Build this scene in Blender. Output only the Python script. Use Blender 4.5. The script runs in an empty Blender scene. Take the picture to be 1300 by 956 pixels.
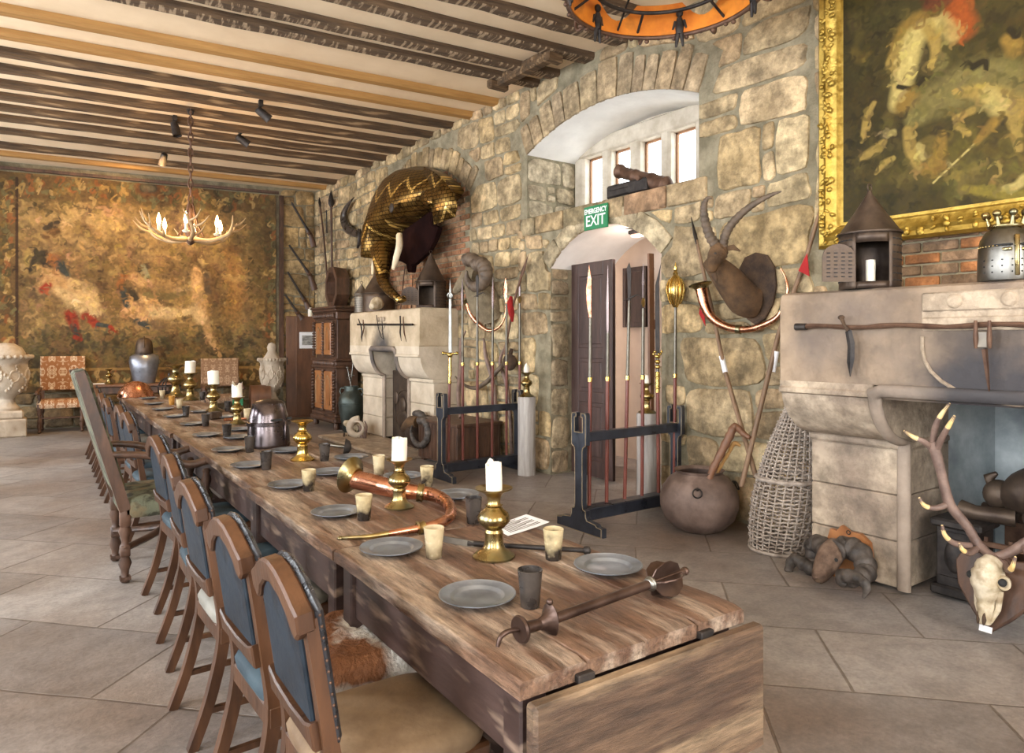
import bpy, bmesh, math, random
import numpy as np
from mathutils import Vector, Matrix, noise, Euler
from mathutils.geometry import tessellate_polygon
PI = math.pi
rnd = random.Random(11)
scn = bpy.context.scene
COL = scn.collection
# ---- measuring helpers: the photograph is 1300 x 956, eye height 1.5 m, camera turned 35.6 degrees to the right of the long wall
TH = math.radians(35.6); SN, CS = math.sin(TH), math.cos(TH); FPX = 880.0; EYE = 1.5
def ray(px, py):
    u = (px-650)/FPX
    return Vector((SN+CS*u, CS-SN*u, (432-py)/FPX))
def fl(px, py, z=0.0):          # point on the horizontal plane z
    d = ray(px, py); t = (z-EYE)/d.z
    return Vector((d.x*t, d.y*t, z))
def wl(px, py, x=4.85):         # point on the plane X = x
    d = ray(px, py); t = x/d.x
    return Vector((x, d.y*t, EYE+d.z*t))
def yl(px, py, y):              # point on the plane Y = y
    d = ray(px, py); t = y/d.y
    return Vector((d.x*t, y, EYE+d.z*t))
def farY(x): return 13.5+(4.85-x)*0.155

class MB:
    """collects shapes into one mesh"""
    def __init__(s, m=None): s.v = []; s.f = []; s.m = m or Matrix(); s.col = []; s.cur = None
    def add(s, vs, fs):
        n = len(s.v)
        for p in vs: s.v.append(s.m @ Vector(p))
        for f in fs: s.f.append([i+n for i in f]); s.col.append(s.cur)
        return s
    def box(s, c, sz, rz=0.0, b=0.0, rot=None):
        x, y, z = sz[0]/2, sz[1]/2, sz[2]/2
        b = min(b, x*.95, y*.95, z*.95)
        M = Matrix.Translation(c) @ ((rot if rot is not None else Matrix.Rotation(rz, 4, 'Z')))
        if b <= 0:
            vs = [(i*x, j*y, k*z) for i in (-1,1) for j in (-1,1) for k in (-1,1)]
            fs = [(0,1,3,2),(4,6,7,5),(0,4,5,1),(2,3,7,6),(0,2,6,4),(1,5,7,3)]
        else:
            vs = []; ix = {}
            for i in (-1,1):
                for j in (-1,1):
                    for k in (-1,1):
                        ix[i,j,k] = len(vs)
                        vs += [(i*x, j*(y-b), k*(z-b)), (i*(x-b), j*y, k*(z-b)), (i*(x-b), j*(y-b), k*z)]
            g = lambda i,j,k,a: ix[i,j,k]+a
            fs = []
            for i in (-1,1):
                fs.append([g(i,-1,-1,0), g(i,1,-1,0), g(i,1,1,0), g(i,-1,1,0)])
                fs.append([g(-1,i,-1,1), g(1,i,-1,1), g(1,i,1,1), g(-1,i,1,1)])
                fs.append([g(-1,-1,i,2), g(1,-1,i,2), g(1,1,i,2), g(-1,1,i,2)])
                for j in (-1,1):
                    fs.append([g(i,j,-1,0), g(i,j,1,0), g(i,j,1,1), g(i,j,-1,1)])
                    fs.append([g(i,-1,j,0), g(i,1,j,0), g(i,1,j,2), g(i,-1,j,2)])
                    fs.append([g(-1,i,j,1), g(1,i,j,1), g(1,i,j,2), g(-1,i,j,2)])
                    for k in (-1,1): fs.append([g(i,j,k,0), g(i,j,k,1), g(i,j,k,2)])
        return s.add([M @ Vector(v) for v in vs], fs)
    def tube(s, pts, r, n=8, cap=True, closed=False, asp=1.0, up=None, phase=0.0):
        P = [Vector(p) for p in pts]; m = len(P)
        if not hasattr(r, '__len__'): r = [r]*m
        if not hasattr(asp, '__len__'): asp = [asp]*m
        T = []
        for i in range(m):
            a = P[(i-1) % m] if closed else P[max(i-1,0)]
            c = P[(i+1) % m] if closed else P[min(i+1,m-1)]
            t = c-a
            if t.length < 1e-9: t = Vector((0,0,1))
            T.append(t.normalized())
        u = Vector(up) if up is not None else (Vector((0,0,1)) if abs(T[0].z) < .9 else Vector((1,0,0)))
        u = (u-T[0]*u.dot(T[0])).normalized()
        vs = []
        for i in range(m):
            if i:
                u = u-T[i]*u.dot(T[i])
                u = u.normalized() if u.length > 1e-6 else T[i].orthogonal().normalized()
            w = T[i].cross(u)
            for k in range(n):
                a = 2*PI*k/n+phase
                vs.append(P[i]+u*(math.cos(a)*r[i])+w*(math.sin(a)*r[i]*asp[i]))
        fs = []
        for i in range(m if closed else m-1):
            for k in range(n):
                a, b_ = i*n+k, i*n+(k+1) % n; j = (i+1) % m
                fs.append((a, b_, j*n+(k+1) % n, j*n+k))
        if cap and not closed:
            fs.append(list(range(n))[::-1]); fs.append([(m-1)*n+k for k in range(n)])
        return s.add(vs, fs)
    def lathe(s, prof, n=24, c=(0,0,0), M=None, sx=1.0, sy=1.0):
        vs = []; fs = []
        for (r, z) in prof:
            for k in range(n):
                a = 2*PI*k/n; vs.append(Vector((r*math.cos(a)*sx, r*math.sin(a)*sy, z)))
        m = len(prof)
        for i in range(m-1):
            for k in range(n):
                fs.append((i*n+k, i*n+(k+1) % n, (i+1)*n+(k+1) % n, (i+1)*n+k))
        if prof[0][0] > 1e-5: fs.append(list(range(n))[::-1])
        if prof[-1][0] > 1e-5: fs.append([(m-1)*n+k for k in range(n)])
        X = Matrix.Translation(c) @ (M if M is not None else Matrix())
        return s.add([X @ v for v in vs], fs)
    def prism(s, poly, h, M=None, b=0.0):
        """polygon in local XY pushed along local Z from 0 to h, edges chamfered by b"""
        P = [Vector((p[0], p[1], 0)) for p in poly]; n = len(P)
        A = sum(P[i].x*P[(i+1) % n].y-P[(i+1) % n].x*P[i].y for i in range(n))
        if A < 0: P.reverse()
        def off(d):
            out = []
            for i in range(n):
                e1 = (P[i]-P[i-1]).normalized(); e2 = (P[(i+1) % n]-P[i]).normalized()
                n1 = Vector((-e1.y, e1.x, 0)); n2 = Vector((-e2.y, e2.x, 0))
                k = n1+n2; k = k/max(k.length_squared/2, .4) if k.length > 1e-6 else n1
                out.append(P[i]+k*d)
            return out
        rings = [(P, 0), (P, h)] if b <= 0 else [(off(b), 0), (P, b), (P, h-b), (off(b), h)]
        vs = []; fs = []
        for (q, z) in rings: vs += [Vector((p.x, p.y, z)) for p in q]
        for r in range(len(rings)-1):
            for i in range(n): fs.append((r*n+i, r*n+(i+1) % n, (r+1)*n+(i+1) % n, (r+1)*n+i))
        q0 = rings[0][0]
        for t in tessellate_polygon([q0]):
            t = list(t); a = (q0[t[1]]-q0[t[0]]).cross(q0[t[2]]-q0[t[0]]).z
            if a < 0: t.reverse()
            fs.append([(len(rings)-1)*n+i for i in t]); fs.append(t[::-1])
        X = M if M is not None else Matrix()
        return s.add([X @ v for v in vs], fs)
    def ell(s, c, r, n=16, m=10, rot=None):
        prof = [(math.sin(PI*i/m), -math.cos(PI*i/m)) for i in range(m+1)]
        if not hasattr(r, '__len__'): r = (r, r, r)
        X = Matrix.Translation(c) @ (rot if rot is not None else Matrix()) @ Matrix.Diagonal((r[0], r[1], r[2], 1))
        return s.lathe([(max(p[0], 1e-4), p[1]) for p in prof], n, M=X)
    def loft(s, rings, cap=True, closed=True):
        n = len(rings[0]); vs = [p for r in rings for p in r]; fs = []
        for i in range(len(rings)-1):
            for k in range(n if closed else n-1): fs.append((i*n+k, i*n+(k+1) % n, (i+1)*n+(k+1) % n, (i+1)*n+k))
        if cap and closed: fs += [list(range(n))[::-1], [(len(rings)-1)*n+k for k in range(n)]]
        return s.add(vs, fs)
    def ring(s, c, R, r, n=24, m=8, M=None):
        X = Matrix.Translation(c) @ (M if M is not None else Matrix())
        return s.tube([X @ Vector((R*math.cos(2*PI*k/n), R*math.sin(2*PI*k/n), 0)) for k in range(n)], r, m, closed=True)
    def build(s, name, mat, parent=None, smooth=35, recalc=True):
        me = bpy.data.meshes.new(name); me.from_pydata([tuple(v) for v in s.v], [], s.f)
        if any(c is not None for c in s.col):
            at = me.color_attributes.new('tint', 'BYTE_COLOR', 'CORNER')
            buf = []
            for p in me.polygons:
                c = s.col[p.index] or (.5,.5,.5)
                for _ in range(p.loop_total): buf += [c[0], c[1], c[2], 1.0]
            at.data.foreach_set('color', buf)
        if recalc:
            bm = bmesh.new(); bm.from_mesh(me); bmesh.ops.recalc_face_normals(bm, faces=bm.faces); bm.to_mesh(me); bm.free()
        if smooth:
            me.shade_smooth()
            try: me.set_sharp_from_angle(angle=math.radians(smooth))
            except Exception: pass
        me.materials.append(mat)
        o = bpy.data.objects.new(name, me); COL.objects.link(o)
        if parent is not None: o.parent = parent
        return o

def spline(pts, n=8):
    P = [Vector(p) for p in pts]; out = []
    for i in range(len(P)-1):
        p0 = P[max(i-1,0)]; p1 = P[i]; p2 = P[i+1]; p3 = P[min(i+2,len(P)-1)]
        for k in range(n):
            t = k/n
            out.append(.5*((2*p1)+(p2-p0)*t+(2*p0-5*p1+4*p2-p3)*t*t+(3*p1-p0-3*p2+p3)*t**3))
    out.append(P[-1]); return out
def lerp_list(vals, n):
    m = len(vals)-1; out = []
    for k in range(n):
        t = k/(n-1)*m; i = min(int(t), m-1); out.append(vals[i]+(vals[i+1]-vals[i])*(t-i))
    return out
def tag(o, label, cat, group=None):
    o['label'] = label; o['category'] = cat
    if group: o['group'] = group
    return o
def thing(name, label, cat, loc=(0,0,0), rz=0.0, group=None, rot=None, M=None):
    o = bpy.data.objects.new(name, None); COL.objects.link(o); o.empty_display_size = .05
    if M is not None: o.matrix_world = M; 
    else:
        o.location = loc; o.rotation_euler = rot if rot is not None else (0,0,rz)
    return tag(o, label, cat, group)
def frame(o, z, x):
    """matrix with origin o, local Z along z and local X near x"""
    z = Vector(z).normalized(); x = Vector(x); x = (x-z*x.dot(z)).normalized(); y = z.cross(x)
    M = Matrix((x, y, z)).transposed().to_4x4(); M.translation = Vector(o); return M
def dup(root, label, loc=None, rz=None, group=None):
    r = root.copy(); COL.objects.link(r); r['label'] = label
    if loc is not None: r.location = loc
    if rz is not None: r.rotation_euler = (0,0,rz)
    if group: r['group'] = group
    for ch in list(root.children):
        c = ch.copy(); COL.objects.link(c); c.parent = r
        for g in list(ch.children):
            d = g.copy(); COL.objects.link(d); d.parent = c
    return r
def struct(mb, name, mat, smooth=35, recalc=True):
    o = mb.build(name, mat, None, smooth, recalc); o['kind'] = 'structure'; return o

# ---------------------------------------------------------------- materials
def mat(name, c1, c2=None, rough=.6, metal=0.0, scale=6.0, stretch=(1,1,1), bump=.2, bscale=None, bdist=.01, lo=.35, hi=.65, attr=None, amix=1.0, rvar=.1, c3=None, c3scale=2.0, c3amt=(.5,.7), spec=.5, trans=0.0, emit=None, sss=0.0):
    m = bpy.data.materials.new(name); m.use_nodes = True
    nt = m.node_tree; N = nt.nodes; L = nt.links; bs = N['Principled BSDF']
    tc = N.new('ShaderNodeTexCoord'); mp = N.new('ShaderNodeMapping'); mp.inputs['Scale'].default_value = stretch
    L.new(tc.outputs['Object'], mp.inputs['Vector'])
    nz = N.new('ShaderNodeTexNoise'); nz.inputs['Scale'].default_value = scale; nz.inputs['Detail'].default_value = 6; nz.inputs['Roughness'].default_value = .6
    L.new(mp.outputs[0], nz.inputs['Vector'])
    rp = N.new('ShaderNodeValToRGB'); e = rp.color_ramp.elements
    e[0].position = lo; e[1].position = hi; e[0].color = (*c1, 1); e[1].color = (*(c2 or c1), 1)
    L.new(nz.outputs['Fac'], rp.inputs[0]); out = rp.outputs[0]
    if c3 is not None:
        n3 = N.new('ShaderNodeTexNoise'); n3.inputs['Scale'].default_value = c3scale; n3.inputs['Detail'].default_value = 4
        L.new(mp.outputs[0], n3.inputs['Vector'])
        r3 = N.new('ShaderNodeMapRange'); r3.inputs[1].default_value = c3amt[0]; r3.inputs[2].default_value = c3amt[1]
        L.new(n3.outputs['Fac'], r3.inputs[0])
        mx = N.new('ShaderNodeMix'); mx.data_type = 'RGBA'; L.new(r3.outputs[0], mx.inputs[0]); L.new(out, mx.inputs[6]); mx.inputs[7].default_value = (*c3, 1); out = mx.outputs[2]
    if attr:
        at = N.new('ShaderNodeVertexColor'); at.layer_name = attr
        mx = N.new('ShaderNodeMix'); mx.data_type = 'RGBA'; mx.blend_type = 'MULTIPLY'; mx.inputs[0].default_value = amix
        L.new(out, mx.inputs[6]); L.new(at.outputs[0], mx.inputs[7]); out = mx.outputs[2]
    L.new(out, bs.inputs['Base Color'])
    bs.inputs['Metallic'].default_value = metal
    if rvar:
        rr = N.new('ShaderNodeMapRange'); rr.inputs[1].default_value = .3; rr.inputs[2].default_value = .7
        rr.inputs[3].default_value = max(0.02, rough-rvar); rr.inputs[4].default_value = min(1, rough+rvar)
        L.new(nz.outputs['Fac'], rr.inputs[0]); L.new(rr.outputs[0], bs.inputs['Roughness'])
    else: bs.inputs['Roughness'].default_value = rough
    bs.inputs['Specular IOR Level'].default_value = spec
    if trans: bs.inputs['Transmission Weight'].default_value = trans
    if sss: bs.inputs['Subsurface Weight'].default_value = sss; bs.inputs['Subsurface Radius'].default_value = (.02,.012,.006)
    if emit: bs.inputs['Emission Color'].default_value = (*emit[0], 1); bs.inputs['Emission Strength'].default_value = emit[1]
    if bump:
        nb = N.new('ShaderNodeTexNoise'); nb.inputs['Scale'].default_value = bscale or scale*3; nb.inputs['Detail'].default_value = 5
        L.new(mp.outputs[0], nb.inputs['Vector'])
        bp = N.new('ShaderNodeBump'); bp.inputs['Strength'].default_value = bump; bp.inputs['Distance'].default_value = bdist
        L.new(nb.outputs['Fac'], bp.inputs['Height']); L.new(bp.outputs[0], bs.inputs['Normal'])
    return m
def nodes(m): return m.node_tree.nodes, m.node_tree.links, m.node_tree.nodes['Principled BSDF']

MT = {}
MT['stone'] = mat('sandstone_rubble', (.50,.46,.39), (1.08,1.02,.92), rough=.9, scale=4.5, bump=.9, bscale=13, bdist=.035, attr='tint', c3=(.45,.41,.33), c3scale=2.5, c3amt=(.5,.72))
def grime(m, scale, amt, bdist=.01, stretch=(1,1,1), lo=.35, hi=.62):
    """fine pitted darkening and matching bump"""
    N_, L_, b_ = nodes(m); tc = N_.new('ShaderNodeTexCoord'); mp = N_.new('ShaderNodeMapping'); mp.inputs['Scale'].default_value = stretch; L_.new(tc.outputs['Object'], mp.inputs[0])
    nz = N_.new('ShaderNodeTexNoise'); nz.inputs['Scale'].default_value = scale; nz.inputs['Detail'].default_value = 8; nz.inputs['Roughness'].default_value = .72; L_.new(mp.outputs[0], nz.inputs[0])
    mr = N_.new('ShaderNodeMapRange'); mr.inputs[1].default_value = lo; mr.inputs[2].default_value = hi; mr.inputs[3].default_value = 1-amt; mr.inputs[4].default_value = 1.08; L_.new(nz.outputs['Fac'], mr.inputs[0])
    old = b_.inputs['Base Color'].links[0].from_socket; mx = N_.new('ShaderNodeMix'); mx.data_type = 'RGBA'; mx.blend_type = 'MULTIPLY'; mx.inputs[0].default_value = 1; L_.new(old, mx.inputs[6]); L_.new(mr.outputs[0], mx.inputs[7]); L_.new(mx.outputs[2], b_.inputs['Base Color'])
    bp = N_.new('ShaderNodeBump'); bp.inputs['Strength'].default_value = .8; bp.inputs['Distance'].default_value = bdist; L_.new(nz.outputs['Fac'], bp.inputs['Height'])
    if b_.inputs['Normal'].links: L_.new(b_.inputs['Normal'].links[0].from_socket, bp.inputs['Normal'])
    L_.new(bp.outputs[0], b_.inputs['Normal']); return m
grime(MT['stone'], 9, .42, .02)
MT['mortar'] = mat('lime_mortar', (.15,.128,.08), (.30,.26,.175), rough=.95, scale=6, bump=.8, bscale=30, bdist=.02)
MT['ashlar'] = mat('dressed_stone', (.34,.265,.19), (.50,.40,.295), rough=.85, scale=4, bump=.6, bscale=18, bdist=.018, c3=(.24,.18,.135), c3scale=1.6, c3amt=(.5,.72))
MT['soot'] = mat('sooty_stone', (.06,.06,.07), (.2,.18,.17), rough=.9, scale=4, bump=.4, bscale=20, c3=(.34,.3,.26), c3amt=(.55,.75))
MT['plaster'] = mat('ceiling_plaster', (.72,.55,.36), (.80,.63,.43), rough=.9, scale=2, bump=.15, bscale=20)
MT['white_plaster'] = mat('white_plaster', (.74,.72,.69), (.85,.83,.8), rough=.9, scale=3, bump=.25, bscale=18)
MT['pink_plaster'] = mat('pale_pink_plaster', (.66,.56,.48), (.76,.66,.57), rough=.9, scale=3, bump=.2, bscale=18)
MT['oldbeam'] = mat('weathered_oak', (.045,.025,.011), (.14,.08,.036), rough=.85, scale=5, stretch=(.35,3,3), bump=.9, bscale=12, bdist=.03, c3=(.26,.165,.085), c3scale=6, c3amt=(.56,.68))
MT['newbeam'] = mat('sawn_pine', (.30,.15,.04), (.44,.24,.075), rough=.7, scale=4, stretch=(.3,4,4), bump=.25, bscale=20)
MT['oak'] = mat('chair_oak', (.036,.013,.0045), (.098,.039,.0135), rough=.45, scale=5, stretch=(3,3,.5), bump=.15, bscale=20)
MT['darkoak'] = mat('dark_oak', (.045,.024,.016), (.12,.06,.035), rough=.5, scale=6, stretch=(2,2,.6), bump=.3, bscale=14)
MT['midoak'] = mat('brown_oak', (.10,.045,.022), (.19,.085,.042), rough=.5, scale=5, stretch=(2,2,.5), bump=.25, bscale=14)
MT['walnut'] = mat('inlaid_walnut', (.24,.09,.03), (.40,.17,.06), rough=.4, scale=9, stretch=(1,1,.5), bump=.15)
MT['leather'] = mat('blue_leather', (.006,.011,.018), (.014,.023,.034), rough=.5, spec=.3, scale=9, bump=.25, bscale=60, bdist=.004)
MT['seatblue'] = mat('blue_seat_leather', (.025,.04,.052), (.05,.075,.09), rough=.6, spec=.2, scale=7, bump=.3, bscale=40, bdist=.005)
MT['seatgrey'] = mat('grey_seat_leather', (.17,.16,.135), (.25,.235,.20), rough=.55, scale=7, bump=.3, bscale=40, bdist=.005)
MT['blacktrim'] = mat('black_leather_trim', (.008,.009,.012), (.03,.03,.035), rough=.3, scale=20, bump=.3)
MT['iron'] = mat('black_iron', (.018,.016,.016), (.06,.05,.045), rough=.55, metal=.6, scale=14, bump=.4, bscale=40, bdist=.004)
MT['rust'] = mat('rusty_iron', (.07,.035,.022), (.17,.095,.06), rough=.55, metal=.5, scale=10, bump=.35, bscale=40, bdist=.004)
MT['maceiron'] = mat('brown_mace_iron', (.045,.026,.02), (.115,.072,.056), rough=.38, metal=.75, scale=9, bump=.3, bscale=30, bdist=.003)
MT['steel'] = mat('dull_steel', (.15,.145,.13), (.28,.27,.245), rough=.36, metal=1, scale=8, bump=.15, bscale=30, bdist=.003)
MT['polesteel'] = mat('browned_pole_steel', (.07,.062,.05), (.17,.155,.125), rough=.35, metal=.8, scale=8, bump=.1)
MT['armour2'] = mat('blue_grey_plate', (.16,.17,.20), (.27,.28,.32), rough=.35, metal=.7, scale=5, bump=.1)
MT['oldwood'] = mat('old_ash_pole', (.13,.075,.04), (.27,.165,.095), rough=.6, scale=6, stretch=(3,3,.5), bump=.3)
MT['armour'] = mat('dark_plate_steel', (.085,.068,.07), (.19,.16,.165), rough=.27, metal=1, scale=5, bump=.2, bscale=20, bdist=.003)
MT['pewter'] = mat('pewter', (.21,.235,.27), (.34,.375,.43), rough=.36, metal=.75, scale=12, bump=.2, bscale=30, bdist=.003)
MT['brass'] = mat('old_brass', (.30,.215,.085), (.47,.35,.15), rough=.3, metal=1, scale=9, bump=.15, bscale=30, bdist=.003, c3=(.20,.20,.13), c3scale=7, c3amt=(.42,.66))
MT['goldm'] = mat('polished_brass', (.52,.36,.10), (.68,.49,.17), rough=.22, metal=1, scale=9, bump=.1)
MT['copper'] = mat('copper', (.50,.21,.12), (.72,.36,.23), rough=.25, metal=1, scale=10, bump=.25, bscale=26, bdist=.004)
MT['tin'] = mat('grey_tin', (.14,.12,.10), (.25,.22,.18), rough=.5, metal=.7, scale=8, bump=.25)
MT['darktin'] = mat('dark_tin', (.055,.038,.03), (.12,.085,.06), rough=.5, metal=.6, scale=8, bump=.25)
MT['wax'] = mat('candle_wax', (.80,.76,.64), (.88,.85,.75), rough=.45, scale=4, bump=.1, sss=.3)
MT['wick'] = mat('wick', (.02,.02,.02), rough=.9, bump=0)
MT['horn_light'] = mat('pale_cow_horn', (.14,.10,.06), (.62,.50,.30), rough=.3, scale=14, bump=.08, lo=.42, hi=.6)
MT['horn_dark'] = mat('dark_cow_horn', (.02,.017,.016), (.075,.06,.05), rough=.3, scale=12, bump=.08)
MT['hornkeratin'] = mat('grey_ridged_horn', (.022,.017,.014), (.10,.082,.07), rough=.6, scale=16, bump=.5, bscale=30)
MT['ibexhorn'] = mat('brown_ridged_horn', (.055,.038,.026), (.15,.105,.07), rough=.6, scale=10, bump=.4)
MT['antler'] = mat('antler', (.10,.062,.05), (.25,.165,.13), rough=.55, scale=9, bump=.5, bscale=40, bdist=.006)
MT['antlertip'] = mat('antler_tip', (.72,.50,.2), (.85,.66,.36), rough=.4, scale=9, bump=.1)
MT['bone'] = mat('old_bone', (.34,.26,.15), (.66,.58,.44), rough=.7, scale=11, bump=.6, bscale=26, bdist=.010, c3=(.22,.15,.08), c3scale=9, c3amt=(.56,.72))
MT['ivory'] = mat('ivory', (.70,.58,.40), (.82,.72,.54), rough=.4, scale=3, stretch=(3,3,.5), bump=.1)
MT['fur_brown'] = mat('brown_hide', (.055,.03,.014), (.14,.078,.036), rough=.95, scale=8, bump=.8, bscale=60, bdist=.01)
MT['fur_dusty'] = mat('dusty_hide', (.07,.04,.026), (.20,.13,.09), rough=.95, scale=14, bump=.8, bscale=60, bdist=.01)
MT['seattan'] = mat('tan_seat', (.12,.07,.035), (.22,.145,.08), rough=.7, scale=7, bump=.3)
MT['fur_dark'] = mat('dark_hide', (.03,.018,.012), (.10,.06,.035), rough=.95, scale=8, bump=.8, bscale=60, bdist=.01)
MT['fur_grey'] = mat('buff_hide', (.13,.10,.06), (.24,.19,.12), rough=.95, scale=7, bump=.8, bscale=60, bdist=.01)
MT['polered'] = mat('red_stained_pole', (.095,.022,.015), (.18,.048,.03), rough=.35, scale=6, stretch=(3,3,.4), bump=.1)
MT['rackpaint'] = mat('dark_blue_black_paint', (.012,.014,.02), (.03,.035,.048), rough=.35, scale=8, bump=.15)
MT['rackedge'] = mat('worn_gilt_edge', (.16,.12,.07), (.3,.23,.14), rough=.6, scale=14, bump=.1)
MT['tabletop'] = mat('worn_table_planks', (.10,.05,.033), (.25,.145,.09), rough=.45, scale=3.0, stretch=(4,.6,4), bump=.6, bscale=9, bdist=.010, c3=(.52,.40,.30), c3scale=2.6, c3amt=(.45,.66), lo=.32, hi=.68, spec=.4)
grime(MT['tabletop'], 14, .6, .006, (5,.8,5))
MT['tableside'] = mat('dark_table_apron', (.03,.016,.014), (.075,.042,.034), rough=.5, scale=4, stretch=(2,.6,3), bump=.4, bscale=10, bdist=.006, c3=(.30,.21,.15), c3scale=5, c3amt=(.6,.78))
MT['tableleaf'] = mat('table_drop_leaf', (.07,.038,.024), (.16,.095,.055), rough=.55, scale=4, stretch=(.6,2,4), bump=.4, bscale=10, bdist=.006, c3=(.36,.25,.15), c3scale=3, c3amt=(.5,.72))
grime(MT['tableleaf'], 12, .6, .006, (.7,3,6))
grime(MT['ashlar'], 8, .4, .012)
MT['paper'] = mat('paper', (.78,.79,.82), (.84,.85,.88), rough=.8, bump=.05)
MT['pot'] = mat('rust_brown_pot', (.085,.055,.042), (.19,.13,.105), rough=.65, scale=6, bump=.35, bscale=24, c3=(.25,.18,.15), c3scale=3, c3amt=(.5,.7), metal=.15)
MT['wicker'] = mat('grey_wicker', (.22,.175,.14), (.46,.39,.33), rough=.8, scale=20, bump=.3)
MT['carved'] = mat('carved_limestone', (.40,.33,.25), (.58,.50,.40), rough=.9, scale=6, bump=.6, bscale=20, c3=(.24,.18,.12), c3scale=3, c3amt=(.5,.7))
MT['gilt'] = mat('gilded_frame', (.26,.165,.025), (.48,.33,.07), rough=.4, metal=.7, scale=14, bump=.6, bscale=40, bdist=.008)
MT['green_sign'] = mat('green_sign', (.0,.165,.055), (.0,.19,.065), rough=.4, bump=0)
MT['white_letter'] = mat('white_letters', (.85,.87,.85), rough=.5, bump=0)
MT['red_cloth'] = mat('red_cloth', (.30,.008,.010), (.42,.02,.02), rough=.9, bump=.3)
MT['verdigris'] = mat('verdigris_bronze', (.035,.045,.042), (.085,.105,.095), rough=.4, metal=.6, scale=5, bump=.2)
MT['greypost'] = mat('grey_weathered_post', (.30,.27,.25), (.48,.45,.42), rough=.85, scale=6, stretch=(4,4,.4), bump=.5, bscale=14, c3=(.22,.19,.17), c3amt=(.55,.7))
MT['glass'] = None
# ================================================================ room shell
WX = 4.85; CZ = 4.468; LX = -3.4; BY = -3.4
PAL = [(.60,.48,.33),(.67,.55,.39),(.56,.43,.31),(.48,.40,.29),(.62,.49,.32),(.72,.61,.45),(.46,.36,.26),(.60,.49,.36)]
def stonework(mb, s0, s1, z0, z1, forbid, mp, seed=1, hmin=.17, hmax=.42, gap=.010, relief=.026, pal=PAL, wob=.05):
    r = random.Random(seed)
    def warp(s, z):
        n1 = noise.noise(Vector((s*.8, z*.8, seed*7.1))); n2 = noise.noise(Vector((s*.9+31, z*.9, seed*3.3)))
        n3 = noise.noise(Vector((s*3.1, z*3.1, seed*5.7)))
        return s+wob*n2+.02*n3, z+wob*1.5*n1+.018*n3
    def stone(a, b, c, d):
        cx, cz = (a+b)/2, (c+d)/2; hx, hz = (b-a)/2-gap, (d-c)/2-gap
        if hx < .03 or hz < .025: return
        n = 28; pts = []
        o = [r.uniform(-.24,.24) for _ in range(4)]; kk = [r.uniform(3.2, 12) for _ in range(4)]
        for i in range(n):
            t = 2*PI*i/n+.13; c_, s_ = math.cos(t), math.sin(t)
            k = kk[(c_ > 0)*2+(s_ > 0)]; q = (abs(c_)**k+abs(s_)**k)**(-1/k)
            x, z = q*c_, q*s_
            x += o[0]*z*.5; z += o[1]*x*.35
            w = 1+.10*noise.noise(Vector((cx*9+c_*1.3, cz*9+s_*1.3, seed)))
            pts.append(warp(cx+hx*x*w, cz+hz*z*w))
        C = warp(cx, cz)
        if forbid(*C):
            return
        out = []
        for p in pts:
            if forbid(*p):
                lo, hi = 0.0, 1.0
                for _ in range(9):
                    m = (lo+hi)/2; q = (C[0]+(p[0]-C[0])*m, C[1]+(p[1]-C[1])*m)
                    if forbid(*q): hi = m
                    else: lo = m
                lo *= .97
                p = (C[0]+(p[0]-C[0])*lo, C[1]+(p[1]-C[1])*lo)
            out.append(p)
        rel = relief*r.uniform(.6, 1.4); size = min(hx, hz)
        col = r.choice(pal); f = r.uniform(.82, 1.16); mb.cur = (min(1, col[0]*f), min(1, col[1]*f*.98), min(1, col[2]*f*.87))
        vs = []; fs = []
        for (inset, dd) in ((0, -.012), (.05, rel*.62), (.2, rel*.95)):
            for p in out:
                k2 = 1-inset*min(1, .11/size)
                vs.append(mp(C[0]+(p[0]-C[0])*k2, C[1]+(p[1]-C[1])*k2, dd+(.006*noise.noise(Vector((p[0]*14, p[1]*14, 3))) if dd > 0 else 0)))
        vs.append(mp(C[0], C[1], rel+r.uniform(-.006, .01)))
        for j in range(2):
            for i in range(n): fs.append((j*n+i, j*n+(i+1) % n, (j+1)*n+(i+1) % n, (j+1)*n+i))
        for i in range(n): fs.append((2*n+i, 2*n+(i+1) % n, 3*n))
        mb.add(vs, fs)
    z = z0
    while z < z1-.06:
        h = min(r.uniform(hmin, hmax), z1-z)
        if z1-z-h < .09: h = z1-z
        s = s0
        while s < s1-.02:
            w = min(h*r.uniform(.75, 2.0)+.05, s1-s)
            if s1-s-w < .12: w = s1-s
            q = r.random()
            if h > .27 and q < .33:
                k = r.uniform(.4, .6); stone(s, s+w, z, z+h*k)
                if w > .5: m = r.uniform(.35,.65); stone(s, s+w*m, z+h*k, z+h); stone(s+w*m, s+w, z+h*k, z+h)
                else: stone(s, s+w, z+h*k, z+h)
            elif w > .4 and q < .5:
                stone(s, s+w-.13, z, z+h); stone(s+w-.13, s+w, z, z+h*.5); stone(s+w-.13, s+w, z+h*.5, z+h)
            else: stone(s, s+w, z, z+h)
            s += w
        z += h
def arc_z(s, s0, s1, zs, zc):
    """segmental arch through the springings (zs) and the crown (zc)"""
    h = zc-zs; c = (s1-s0)/2; Rr = (c*c+h*h)/(2*h); m = (s0+s1)/2
    q = Rr*Rr-(s-m)**2
    return zs+math.sqrt(max(q, 0))-(Rr-h)
def arch_loop(s0, s1, zb, zs, zc, n=20):
    return [(s0, zb), (s1, zb)]+[(s1+(s0-s1)*i/n, arc_z(s1+(s0-s1)*i/n, s0, s1, zs, zc)) for i in range(n+1)]
WIN = (3.97, 6.47, 2.92, 3.66, 3.93)       # Y0 Y1 sill spring crown
DOOR = (4.40, 6.03, 0.0, 2.30, 2.68)
BRK = (7.72, 10.30, 1.90, 3.45, 3.98)
NF = (0.62, 1.98, 0.0, 1.20)                # niches of the two fireplaces
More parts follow.
